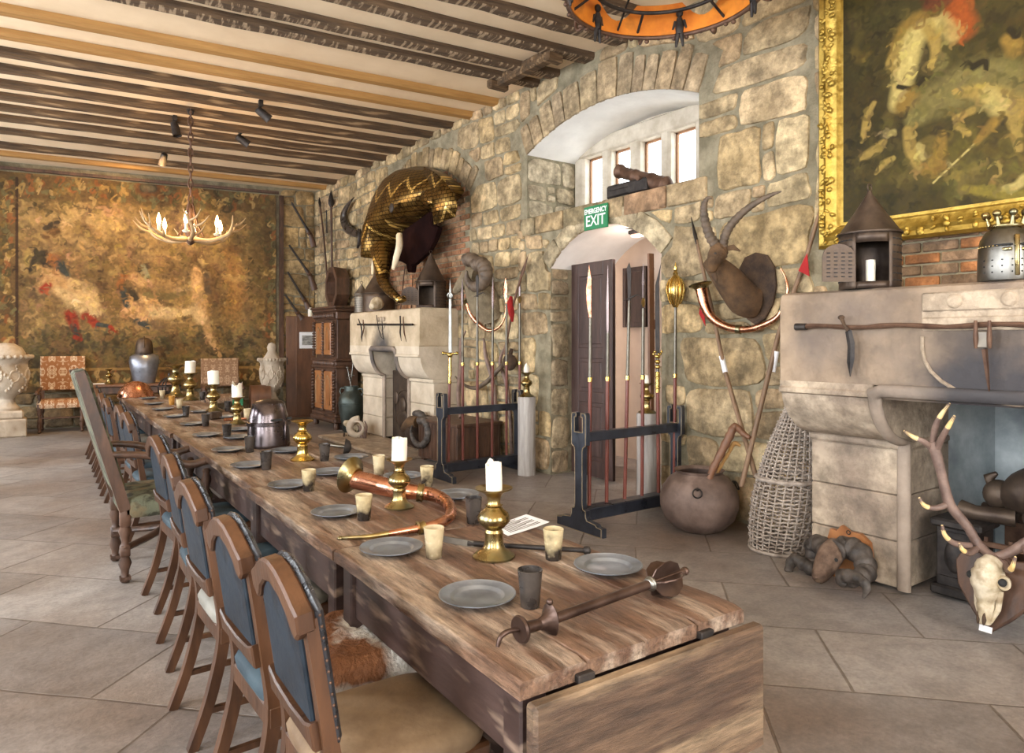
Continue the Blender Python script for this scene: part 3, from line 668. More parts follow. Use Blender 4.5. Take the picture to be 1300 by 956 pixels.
# ---- things fixed to the near hood
a = wl(1014, 415, 3.87); b = Vector((3.87, .45, 1.565))
t = thing('iron_bar', 'long thin iron bar fixed across the hood of the large right fireplace', 'bar', a); m = MB(Matrix.Translation(-a))
n = 24; m.tube([a.lerp(b, i/n)+Vector((0, 0, .006*math.sin(i*1.1))) for i in range(n+1)], [.013+.002*math.sin(i*2.3) for i in range(n+1)], 8); m.build('rod', MT['rust'], t)
m = MB(Matrix.Translation(-a)); m.tube([a+Vector((0,.02,0)), a-Vector((0,.05,0))], [.022,.02], 10); m.build('ferrule', MT['iron'], t)
p = wl(1068, 402, 3.845)                      # curved knife
t = thing('curved_knife', 'curved dark knife hanging in front of the iron bar on the large fireplace', 'knife', p); m = MB(Matrix.Translation(-p))
g = [wl(x, y, 3.845) for x, y in ((1068,403),(1072,413),(1077,420))]; m.tube(g, [.016,.012,.015], 8, asp=.7); m.ell(g[0], (.012,.02,.014)); m.build('grip', MT['fur_dark'], t)
L = [(1073,421),(1076,440),(1075,460),(1079,478)]; Rr = [(1081,419),(1085,435),(1085,455),(1080,478)]
m = MB(Matrix.Translation(-p)); rg = []
for i in range(13):
    q = i/12*3; j = min(int(q), 2); f = q-j
    l_ = wl(L[j][0]+(L[j+1][0]-L[j][0])*f, L[j][1]+(L[j+1][1]-L[j][1])*f, 3.85); r_ = wl(Rr[j][0]+(Rr[j+1][0]-Rr[j][0])*f, Rr[j][1]+(Rr[j+1][1]-Rr[j][1])*f, 3.85)
    mid = (l_+r_)/2; rg.append([l_, mid+Vector((-.006,0,0)), r_, mid+Vector((.004,0,0))])
m.loft(rg); m.build('blade', MT['iron'], t, 20)
p = wl(1247, 430, 3.84)                       # iron animal trap with clamp
t = thing('hinged_iron_clamp', 'rusty iron clamp with a long pointed tongue hanging over the right fireplace bar', 'clamp', p); m = MB(Matrix.Translation(-p))
for x in (1238.5, 1256): m.tube([wl(x, 407, 3.84), wl(x, 430, 3.83), wl(x+.5, 442, 3.84)], [.008,.012,.008], 8)
m.build('jaws', MT['rust'], t)
m = MB(Matrix.Translation(-p)); q = wl(1248, 431, 3.85); m.box(q, (.03, .052, .085), b=.006); m.build('lock_plate', MT['tin'], t)
m = MB(Matrix.Translation(-p)); e1 = wl(1250, 443, 3.85); e2 = wl(1256, 498, 3.88); m.tube([e1, e1.lerp(e2, .4), e1.lerp(e2, .9), e2], [.022,.018,.009,.004], 4, asp=.5, phase=PI/4); m.build('tongue', MT['rust'], t)
# ---- irons on the far hood
a = wl(454, 412, 4.22); b = wl(524, 412, 4.22)
t = thing('iron_bar', 'short iron bar fixed across the hood of the far pale fireplace', 'bar', a); m = MB(Matrix.Translation(-a)); m.tube([a, a.lerp(b,.5), b], .014, 8); m.build('rod', MT['iron'], t)
def hang(name, label, cat, pts, r, mt, x=4.20, group=None):
    P = [wl(px, py, x) for px, py in pts]; m = MB(Matrix.Translation(-P[0])); m.tube(P, r, 7, asp=.6); o = m.build(name, mt); o.location = P[0]; return tag(o, label, cat, group)
hang('hanging_dagger', 'dark dagger hanging at the left end of the far fireplace bar', 'dagger', [(455,405),(458,413),(459.5,420),(459,428),(459.5,434)], [.01,.014,.018,.02,.003], MT['iron'])
hang('iron_hook', 'thin iron hook hanging second from the left on the far fireplace bar', 'hook', [(461,406),(462,416),(461,423),(459,430)], [.007,.009,.008,.004], MT['rust'])
hang('fire_tongs', 'crossed iron tongs hanging in the middle of the far fireplace bar', 'tongs', [(478,400),(480,415),(484,428),(487,431),(486,424),(485,408)], [.006,.007,.006,.005,.007,.006], MT['iron'])
hang('hanging_knife', 'black handled knife hanging fourth on the far fireplace bar', 'knife', [(508,401),(508.5,413),(508,422),(509.5,433)], [.011,.009,.012,.003], MT['iron'])
hang('hanging_knife', 'brown curved blade hanging at the right end of the far fireplace bar', 'knife', [(512,402),(512.5,413),(513,422),(516,434)], [.007,.009,.011,.003], MT['rust'])

# ---- fire basket, andiron bronzes and grate inside the near fireplace
t = thing('fire_grate', 'low iron fire basket with side pillars standing inside the right fireplace', 'grate', (4.62, 1.25, .02))
for y in (.50, -.50):
    m = MB(); m.box((-.12, y, .20), (.22, .22, .40), b=.01); m.box((-.12, y, .42), (.27, .27, .05), b=.012); m.box((-.12, y, .03), (.27, .27, .06), b=.012)
    m.ell((-.24, y, .24), (.03, .06, .1)); m.box((-.235, y, .1), (.02,.18,.03)); m.box((-.235, y, .36), (.02,.18,.03)); m.build('pillar', MT['iron'], t)
m = MB()
for z in (.16, .25, .34): m.box((-.2, 0, z), (.025, .82, .03), b=.004)
for y in [-.36+.12*i for i in range(7)]: m.box((-.2, y, .26), (.018, .018, .24))
m.box((.05, 0, .22), (.4, .8, .02)); m.box((.24, 0, .35), (.02, .84, .4))
m.build('basket', MT['rust'], t)
t = thing('bronze_lion', 'dark bronze reclining figure lying on the fire basket in the right fireplace', 'sculpture', (4.62, 1.42, .50))
m = MB(); m.tube(spline([(0,-.40,.02),(0,-.30,.14),(0,-.1,.18),(0,.08,.12),(0,.16,.06)], 5), lerp_list([.06,.15,.17,.13,.05], 21), 12); m.build('body', MT['darktin'], t, 70)
m = MB(); m.ell((0, .20, .11), (.075,.08,.085)); m.tube([(0,.24,.15),(0,.25,.20),(0,.21,.23)], [.02,.03,.012], 8); m.ell((-.08,.0,.02), (.05,.06,.05)); m.build('head', MT['darktin'], t, 70)
m = MB(); m.tube([(-.05,.10,0),(-.10,.28,.0),(-.10,.36,.01)], [.05,.045,.055], 10); m.tube([(.05,.10,0),(.06,.30,.0)], [.05,.04], 10); m.build('paws', MT['darktin'], t, 70)
# ================================================================ the long row of tables
TZ = .75
def tableedge(y): return .90+.025*(y-1.22) if y < 3.66 else .961+.021*(y-3.66)
TW = .77
def table(label, y0, y1, nplank=4, leaf=False, dz=0.0, dx=0.0):
    x0, x1 = tableedge(y0)+dx, tableedge(y1)+dx; ang = -math.atan((x1-x0)/(y1-y0)); L = y1-y0
    t = thing('refectory_table', label, 'table', (x0, y0, 0), ang, 'refectory tables end to end')
    m = MB(); r = random.Random(int(y0*50)); w = TW/nplank
    ny = max(8, int(L/.03))
    for i in range(nplank):
        a, b = i*w+.0008, (i+1)*w-.0008; rg = []; e = r.uniform(-.004,.004)
        for j in range(ny+1):
            y = e+.003+(L-.006)*j/ny; q = lambda s: noise.noise(Vector((y*9, s*3.7+y0*5, i*1.3)))
            l_ = a+(.006*q(1)+.003*q(4) if i == 0 else .001*q(1)); h_ = b+(.006*q(2)+.003*q(5) if i == nplank-1 else .001*q(2)); t_ = TZ+.0012*q(3)
            ce = .004 if 0 < j < ny else .010
            rg.append([(l_, y, TZ-.044), (l_, y, t_-ce), (l_+ce, y, t_-(0 if 0 < j < ny else .004)), (h_-ce, y, t_-(0 if 0 < j < ny else .004)), (h_, y, t_-ce), (h_, y, TZ-.044)])
        m.loft(rg)
    m.build('tabletop', MT['tabletop'], t)
    m = MB()
    for x in (.055, TW-.055): m.box((x, L/2, TZ-.135), (.03, L-.16, .18), b=.004)
    for y in (.09, L-.09): m.box((TW/2, y, TZ-.135), (TW-.16, .03, .18), b=.004)
    m.build('apron', MT['tableside'], t)
    for x in (.06, TW-.06):
        for y in (.07, L-.07):
            m = MB(); m.box((x, y, (TZ-.045)/2), (.075, .075, TZ-.045), b=.006); m.build('leg', MT['tableside'], t)
    m = MB()
    for y in (.07, L-.07): m.box((TW/2, y, .12), (TW-.19, .045, .06), b=.005)
    m.box((TW/2, L/2, .12), (.05, L-.18, .05), b=.005); m.build('stretcher', MT['tableside'], t)
    if leaf:
        m = MB(); m.box((TW/2+.015, -.028, TZ-.21), (TW+.02, .04, .34), b=.008); m.build('drop_leaf', MT['tableleaf'], t)
        for x in (.18, .60): m = MB(); m.box((x, -.004, TZ-.035), (.05, .02, .02), b=.003); m.build('hinge', MT['iron'], t)
    return t
table('nearest oak table with a drop leaf, mace and candlestick on it', 1.225, 2.40, leaf=True)
table('oak table with the copper horn lying on it', 2.405, 3.66, dx=-.005)
table('long oak table with the steel great helm standing on it', 3.665, 6.17, dx=.02)
table('oak table fourth from the camera, between the helm and the far end', 6.175, 7.66)
table('farthest oak table with the copper dome at its end', 7.665, 10.8, dx=.012)

TOP = TZ+.001
def plate_mesh(mb, r=.105):
    mb.lathe([(.001,.003),(r*.60,.003),(r*.66,.006),(r*.70,.012),(r*.74,.014),(r*.96,.0175),(r*.985,.020),(r+.002,.0195),(r+.002,.017),(r*.72,.009),(r*.64,.001),(.001,0)], 36)
def beaker_mesh(mb, h=.105, r0=.027, r1=.036):
    mb.lathe([(.001,0),(r0-.002,0),(r0,.002),((r0+r1)/2-.001,h*.5),(r1,h),(r1-.003,h+.001),((r0+r1)/2-.004,h*.5),(r0-.004,.006),(.001,.006)], 22)
m = MB(); plate_mesh(m); plate0 = m.build('pewter_plate', MT['pewter'], None, 50)
PL = [((606,760),'pewter plate beside the mace near the table corner'), ((772,722),'bluish pewter plate on the right table edge below the mace head'), ((497,699),'pewter plate on the left edge below the horn mouthpiece'),
 ((427,653),'pewter plate below the mottled horn beaker left of the copper horn'), ((367,618),'pewter plate left of the two-tone beaker on the table edge'), ((418,602),'pewter plate behind the bell of the copper horn'),
 ((446,583),'pewter plate lying in front of the black dagger'), ((512,607),'pewter plate behind the candlestick with the broad candle'), ((580,631),'pewter plate at the right edge behind the curved copper horn'),
 ((316,593),'dark plate beside the beaker in front of the great helm'), ((290,573),'dark plate left of the black beaker beside the great helm'), ((364,574),'plate at the foot of the great helm'),
 ((263,554),'dark plate fourth beyond the great helm on the left edge'), ((245,540),'dark plate left of the third candle on the left edge'), ((222,530),'dark plate by the bend of the left table edge beyond the candles'),
 ((207,521),'dark plate on the left edge in front of the amber beaker'), ((196,514),'dark plate second from the far left end of the table'), ((188,507),'dark plate on the far left end in front of the dome'),
 ((305,547),'plate right of the fourth candlestick base'), ((255,524),'plate between the two far candlesticks'), ((303,557),'plate half hidden behind the black beaker and great helm'), ((286,531),'plate behind the fourth candlestick on the right')]
for i, ((px, py), lab) in enumerate(PL):
    o = plate0 if i == 0 else plate0.copy()
    if i: COL.objects.link(o)
    o.location = fl(px, py-1, TOP+.004); o.location.z = TOP; o.rotation_euler = (0, 0, i*1.3)
    s_ = 1.05 if i < 3 else 1.0; o.scale = (s_, s_, 1); tag(o, lab, 'plate', 'pewter plates along the tables')
def horn_cup(name, dark, light, lo, hi):
    m = mat(name, dark, light, rough=.25, scale=16, bump=.05); N_, L_, b_ = nodes(m); tc = N_.new('ShaderNodeTexCoord'); sp = N_.new('ShaderNodeSeparateXYZ'); L_.new(tc.outputs['Object'], sp.inputs[0])
    nz = N_.new('ShaderNodeTexNoise'); nz.inputs['Scale'].default_value = 16; nz.inputs['Detail'].default_value = 3; L_.new(tc.outputs['Object'], nz.inputs[0])
    ml = N_.new('ShaderNodeMath'); ml.operation = 'MULTIPLY_ADD'; L_.new(nz.outputs['Fac'], ml.inputs[0]); ml.inputs[1].default_value = .20; L_.new(sp.outputs[2], ml.inputs[2])
    rp = N_.new('ShaderNodeValToRGB'); mr = N_.new('ShaderNodeMapRange'); mr.inputs[1].default_value = lo; mr.inputs[2].default_value = hi; L_.new(ml.outputs[0], mr.inputs[0]); L_.new(mr.outputs[0], rp.inputs[0])
    e = rp.color_ramp.elements; e[0].color = (*dark, 1); e[1].color = (*light, 1); L_.new(rp.outputs[0], b_.inputs['Base Color']); return m
MT['horn_two'] = horn_cup('two_tone_horn', (.025,.02,.017), (.50,.40,.23), .115, .175)
MT['horn_light'] = horn_cup('pale_cow_horn', (.10,.07,.04), (.52,.42,.26), .075, .16)
MT['horn_amber'] = mat('amber_horn', (.36,.16,.03), (.55,.28,.06), rough=.3, scale=8, bump=.05)
bk = {}
for k in ('horn_dark','horn_two','horn_light','horn_amber'):
    bk[k] = None
CP = [((673,772),'d','black horn beaker standing beside the mace shaft near the plate'), ((702.5,712),'t','mottled yellow horn beaker right of the nearest candlestick'), ((601,666),'d','tall black beaker just left of the nearest candle'),
 ((551,710),'l','pale horn beaker on the near edge left of the nearest candlestick'), ((462,662),'t','mottled horn beaker beside the copper horn tube'), ((542,620),'t','cream and dark beaker right of the broad candle'),
 ((481,604),'l','pale beaker between the horn bell and the broad candle'), ((392,625),'t','two-tone beaker at the plate left of the horn bell'), ((412,587),'d','black beaker beside the candleless candlestick'),
 ((338,598),'d','black beaker at the table edge left of the candleless candlestick'), ((317,576),'d','black beaker just left of the great helm base'), ((288,558),'d','black beaker second left of the great helm'),
 ((261,543),'d','black beaker in front of the third candlestick'), ((236,531),'d','small black beaker below the sixth candlestick'), ((228,521),'l','tan beaker left of the sixth candlestick'), ((218,516),'a','amber beaker on the far left of the table'),
 ((206,508),'l','pale beaker beside the iron crown rack'), ((187,503),'d','dark beaker in front of the copper dome'), ((289,524),'d','black beaker between the two candles farther right'), ((257,510),'d','dark beaker behind the fifth candle'), ((314,535),'l','light beaker behind the great helm')]
for (px, py), k, lab in CP:
    key = {'d':'horn_dark','t':'horn_two','l':'horn_light','a':'horn_amber'}[k]
    if bk[key] is None:
        m = MB(); beaker_mesh(m); bk[key] = o = m.build('horn_beaker', MT[key], None, 50)
    else:
        o = bk[key].copy(); COL.objects.link(o)
    o.location = fl(px, py-2, TOP); o.rotation_euler = (0,0,px*.37); tag(o, lab, 'beaker', 'horn beakers on the tables')

def candlestick(label, loc, h, candle=None, cr=.028, seed=0, group='brass candlesticks on the tables', metal='brass', slim=1.0):
    """turned brass stick of height h; the candle stands in it as a thing of its own"""
    t = thing('brass_candlestick', label, 'candlestick', loc, seed, group)
    k = h/.26; s = slim
    m = MB(); m.lathe([(.001,0),(.078*k,0),(.080*k,.008*k),(.066*k,.018*k),(.045*k,.03*k),(.036*k,.05*k),(.034*k*s,.085*k),(.036*k*s,.095*k)], 28); m.build('foot', MT[metal], t, 60)
    m = MB(); m.lathe([(.034*k*s,.095*k),(.030*k,.105*k),(.042*k,.115*k),(.060*k,.135*k),(.062*k,.150*k),(.054*k,.168*k),(.036*k,.182*k),(.030*k,.190*k),(.034*k,.197*k)], 28); m.build('knop', MT[metal], t, 60)
    m = MB(); m.lathe([(.030*k,.197*k),(.024*k,.205*k),(.026*k,.225*k),(.034*k,.240*k),(.058*k,.252*k),(.070*k,.258*k),(.071*k,.262*k),(.055*k,.257*k),(.030*k,.252*k),(.001,.252*k)], 28); m.build('drip_pan', MT[metal], t, 60)
    return t
def candle(label, loc, h, r=.028, seed=1, group='wax candles', parent=None, ragged=.012):
    t = thing('wax_candle', label, 'candle', loc, seed, group)
    m = MB(); n = 20; rg = []
    for z in (0, .02, .5, .85, 1.0):
        rg.append([(r*(1+.05*math.sin(3*a+z*4))*math.cos(a), r*(1+.05*math.sin(3*a+z*4))*math.sin(a), z*h+(ragged*(math.sin(2*a+seed)+.6*math.sin(5*a)) if z == 1 else 0)) for a in [2*PI*i/n for i in range(n)]])
    rg.append([(.75*p[0], .75*p[1], h-.012) for p in rg[-1]]); m.loft(rg); m.build('wax', MT['wax'], t, 60)
    m = MB(); m.tube([(0,0,h-.014),(.001,0,h+.004),(.003,.001,h+.012)], .0018, 6); m.build('wick', MT['wick'], t)
    return t
def on(px, py): return fl(px, py, TOP)
c = on(627, 707); candlestick('brass candlestick with the nearest tall candle, beside the paper', c, .238); candle('tall ragged white candle in the nearest candlestick', c+Vector((0,0,.228)), .098, .028, 1.2, ragged=.008)
c = on(507, 644); candlestick('brass candlestick with a broad candle behind the copper horn', c, .215); candle('broad flat-topped white candle behind the copper horn', c+Vector((0,0,.206)), .105, .034, 2.1, ragged=.003)
c = on(384, 584); candlestick('polished brass candlestick without a candle right of the great helm', c, .245, metal='goldm')
c = on(301, 538); candlestick('brass candlestick with a slanting candle just left of the great helm', c, .24); candle('slanting topped candle just left of the great helm', c+Vector((0,0,.2305)), .125, .045, 3.2, ragged=.02)
c = on(271, 523); candlestick('brass candlestick second left of the great helm', c, .29); candle('wide candle second left of the great helm', c+Vector((0,0,.279)), .15, .055, 1.4, ragged=.004)
c = on(241.5, 508); candlestick('brass candlestick third left of the great helm, near the far end', c, .34); candle('wide candle third left of the great helm', c+Vector((0,0,.328)), .16, .062, .4, ragged=.004)
c = on(221, 498); c = Vector((1.72, 10.05, TOP)); candlestick('slender pale brass candlestick without candle beside the iron crown rack', c, .42, slim=.8); m = MB(); 

# great helm
c = on(341, 566); h = .30
t = thing('great_helm', 'dark steel bucket-shaped great helm standing on the table', 'helmet', c, 1.0, rot=(0,0,-.9))
m = MB(); m.lathe([(.148,0),(.150,.004),(.150,.02),(.147,.02),(.142,.15),(.140,.16),(.132,.22),(.112,.30),(.09,.318),(.05,.33),(.001,.335),(.001,.328),(.05,.322),(.105,.297),(.128,.22),(.138,.15),(.144,.004)], 40, sx=.95, sy=1.05); m.build('bowl', MT['armour'], t, 60)
m = MB(); m.lathe([(.145,.150),(.150,.152),(.150,.175),(.141,.178)], 40, sx=.96, sy=1.06)
for k in range(28): a = 2*PI*k/28; m.ell((.142*math.cos(a)*.96, .142*math.sin(a)*1.06, .164), .006, 6, 4); m.ell((.110*math.cos(a)*.95, .110*math.sin(a)*1.05, .300), .004, 6, 4)
m.box((.142, 0, .09), (.012, .03, .18), b=.004); m.build('riveted_band', MT['armour'], t, 60)
for sg in (-1, 1): m = MB(); m.box((.118, sg*.075, .195), (.03, .075, .012), rz=sg*.62); m.build('eye_slit', MT['wick'], t)
# black dagger / cup hilt
c = on(437, 578); t = thing('cup_hilted_dagger', 'black cup-hilted dagger lying with its round guard upright beside a plate', 'dagger', c+Vector((0,0,.055)), 0)
M = Matrix.Rotation(math.radians(100), 4, 'Y') @ Matrix.Rotation(.4, 4, 'X')
m = MB(); m.lathe([(.001,.045),(.02,.044),(.042,.03),(.053,.006),(.055,0),(.05,.004),(.03,.03),(.001,.038)], 24, M=M); m.build('guard', MT['iron'], t, 60)
m = MB(M); m.tube([(0,0,-.0),(0,0,-.03),(0,0,-.09),(0,0,-.11)], [.012,.015,.013,.02], 10); m.build('grip', MT['steel'], t, 60)
# copper horn with brass bell
hp = [(452,609,.045),(470,613,.045),(493,619,.043),(512,623,.038),(530,625,.034),(549,628,.031),(564,635,.028),(572,645,.025),(571,656,.022),(560,663,.020),(540,669,.017),(507,675,.013),(471,681,.009),(432,683,.006)]
hz = [.078,.072,.060,.049,.040]+[q[2] for q in hp[5:]]
P = [fl(x, y, TOP+z) for (x, y, r), z in zip(hp, hz)]; sp = spline(P, 5); rr = lerp_list([q[2] for q in hp], len(sp))
c = fl(500, 650, TOP); T = Matrix.Translation(-c); t = thing('copper_horn', 'long curved copper horn with a brass bell lying on the table', 'horn', c)
m = MB(T); m.tube(sp[:58], rr[:58], 18); m.build('tube', MT['copper'], t, 60)
m = MB(T); m.tube(sp[57:], [r*1.02 for r in rr[57:]], 12); m.ell(sp[-1], (.012,.012,.008)); m.build('mouthpiece', MT['brass'], t, 60)
d = (P[0]-P[1]).normalized(); M = frame(P[0]-d*.01+Vector((0,0,.012)), d+Vector((0,0,.12)), (0,0,1))
m = MB(T); m.lathe([(.044,0),(.048,.012),(.060,.030),(.085,.042),(.090,.048),(.080,.047),(.055,.036),(.042,.02),(.036,.0)], 30, M=M); m.build('bell', MT['brass'], t, 60)
for i in (21, 51):
    m = MB(T); M = frame(sp[i], sp[i+1]-sp[i-1], (0,0,1)); m.lathe([(rr[i]+.0,-.016),(rr[i]+.01,-.014),(rr[i]+.006,0),(rr[i]+.012,.014),(rr[i],.017)], 20, M=M); m.build('ferrule', MT['brass'], t, 60)
# flanged mace
c = fl(760, 762, TOP); T = Matrix.Translation(-c); t = thing('flanged_mace', 'heavy brown iron flanged mace lying across the near table end', 'mace', c)
zr = .032
A = fl(700, 787, TOP+zr); B = fl(826, 741, TOP+zr+.012); d = (B-A).normalized()
m = MB(T); m.tube([A, A+d*.02, B-d*.02, B], .0135, 14); m.build('shaft', MT['maceiron'], t, 60)
M = frame(B, d, (0,0,1)); m = MB(T); m.tube([B, B+d*.15], .011, 10); m.ell(B+d*.155, .013)
for k in range(6):
    a = 2*PI*k/6+.3; Q = M @ Matrix.Rotation(a, 4, 'Z') @ Matrix.Rotation(PI/2, 4, 'X')
    m.prism([(.008,.0),(.042,.014),(.056,.045),(.056,.072),(.040,.108),(.008,.132)], .004, Q)
m.build('flanged_head', MT['maceiron'], t, 30)
m = MB(T); m.ring((0,0,0), .016, .006, 18, 8, frame(B-d*.0, d, (0,0,1))); m.lathe([(.012,-.014),(.019,-.01),(.019,.0),(.012,.004)], 18, M=M); m.build('collar', MT['steel'], t, 60)
g1 = fl(690, 791, TOP+zr); g0 = fl(661, 799, TOP+zr)
m = MB(T); M = frame(A, d, (0,0,1)); m.lathe([(.012,.012),(.03,.006),(.044,-.004),(.030,-.012),(.018,-.03),(.014,-.045)], 20, M=M, sx=1.0, sy=.75); m.ell(M @ Vector((.048,0,-.004)), .009)
m.build('guard', MT['maceiron'], t, 50)
m = MB(T); m.tube([A-d*.04, g0+d*.0], [.014,.017], 12); m.build('grip', MT['maceiron'], t, 60)
m = MB(T); M = frame(g0, d, (0,0,1)); m.lathe([(.001,-.007),(.032,-.006),(.035,0),(.032,.006),(.001,.007)], 22, M=M); m.build('pommel_disc', MT['maceiron'], t, 50)
m = MB(T); k0 = g0-d*.006; h_ = [k0, k0-d*.03+Vector((0,0,.006)), k0-d*.055, k0-d*.065+Vector((0,0,-.022))]
m.tube(spline(h_, 5), lerp_list([.006,.007,.005], 16), 8); m.build('hook', MT['maceiron'], t, 60)
# black club
c = on(640, 692); T = Matrix.Translation(-c); t = thing('black_club', 'black club with a flat paddle end lying behind the nearest candlestick', 'club', c)
A = fl(562, 684, TOP+.012); B = fl(598, 690, TOP+.012); D = fl(745, 699, TOP+.016)
m = MB(T); w = Vector((-.3,1,0)).normalized()*.032
m.loft([[p+w*s_+Vector((0,0,-.011)), p-w*s_+Vector((0,0,-.011)), p-w*s_+Vector((0,0,.011)), p+w*s_+Vector((0,0,.011))] for p, s_ in ((A,.9),(A.lerp(B,.5),1.0),(A.lerp(B,.85),.8),(B,.38))]); m.build('paddle', MT['tin'], t, 30)
m = MB(T); m.tube([B-(B-A)*.1, B.lerp(D,.3), D], [.011,.009,.009], 10); m.build('rod', MT['iron'], t, 60)
m = MB(T); m.ell(D, .015); m.tube([D, D+Vector((0,0,.012))], .012, 8); m.build('knob', MT['iron'], t, 60)
# sheet of printed paper
c = fl(664, 668, TOP); e = [fl(x, y, TOP) for x, y in ((622,668),(668,655),(698,665),(645,681))]
m = MB(Matrix.Translation(-c)); n = 8
vs = []; 
for j in range(n+1):
    for i in range(n+1):
        p = e[0].lerp(e[1], i/n).lerp(e[3].lerp(e[2], i/n), j/n); vs.append(p+Vector((0,0,.0015+.006*(i/n)**3)))
m.add(vs, [(j*(n+1)+i, j*(n+1)+i+1, (j+1)*(n+1)+i+1, (j+1)*(n+1)+i) for j in range(n) for i in range(n)])
o = m.build('paper_sheet', MT['paper'], None, 60); o.location = c; tag(o, 'white printed sheet of paper lying behind the nearest candlestick', 'paper')
m = MB(Matrix.Translation(-c))
for j in range(9):
    f = .14+.085*j
    a = e[0].lerp(e[3], f).lerp(e[1].lerp(e[2], f), .12); b_ = e[0].lerp(e[3], f).lerp(e[1].lerp(e[2], f), .86 if j % 3 else .6)
    m.tube([a+Vector((0,0,.0025)), a.lerp(b_, .5)+Vector((0,0,.003)), b_+Vector((0,0,.0065))], .0012, 4)
m.build('printed_lines', MT['tin'], o)
# copper dome, iron crown rack, small box and stick at the far end
c = on(186, 502)+Vector((.0,.25,0)); m = MB(); m.lathe([(.36,0),(.365,.004),(.355,.02),(.33,.075),(.27,.145),(.17,.20),(.06,.225),(.001,.228),(.001,.22),(.16,.193),(.26,.138),(.32,.07),(.35,.004)], 40, sx=1.0, sy=.75)
c = fl(180, 503, TOP)
o = m.build('copper_dome', MT['copper'], None, 60); o.location = (1.30, 10.42, TOP); o.scale = (.62, .8, .9); tag(o, 'shallow copper dome cover lying on the far end of the table', 'dome')
c = on(215, 500); t = thing('iron_crown_rack', 'small dark iron crown-shaped rack on the far table beside the slender candlestick', 'rack', c); m = MB()
for k in range(6): a = PI*k/3; m.tube(spline([(.13*math.cos(a), .13*math.sin(a), .0), (.14*math.cos(a), .14*math.sin(a), .11), (.08*math.cos(a), .08*math.sin(a), .2), (0, 0, .235)], 5), .009, 6)
m.build('hoops', MT['iron'], t, 60); m = MB(); m.ring((0,0,.02), .13, .014, 24, 8); m.ring((0,0,.11), .142, .008, 24, 8); m.build('ring', MT['iron'], t, 60); m = MB(); m.ell((0,0,.26), (.02,.02,.035)); m.build('finial', MT['iron'], t, 60)
c = on(272, 532); o = MB().box((0,0,.035), (.12,.09,.07), b=.012).build('leather_box', MT['fur_dark']); o.location = c; o.rotation_euler = (0,0,.3); tag(o, 'small dark leather box before the second candlestick left of the helm', 'box')
a = on(284, 535); b_ = on(318, 533); m = MB(Matrix.Translation(-a)); m.tube([a+Vector((0,0,.014)), b_+Vector((0,0,.014))], [.014,.01], 8); o = m.build('wooden_stick', MT['copper']); o.location = a; tag(o, 'short reddish stick lying left of the great helm', 'stick')
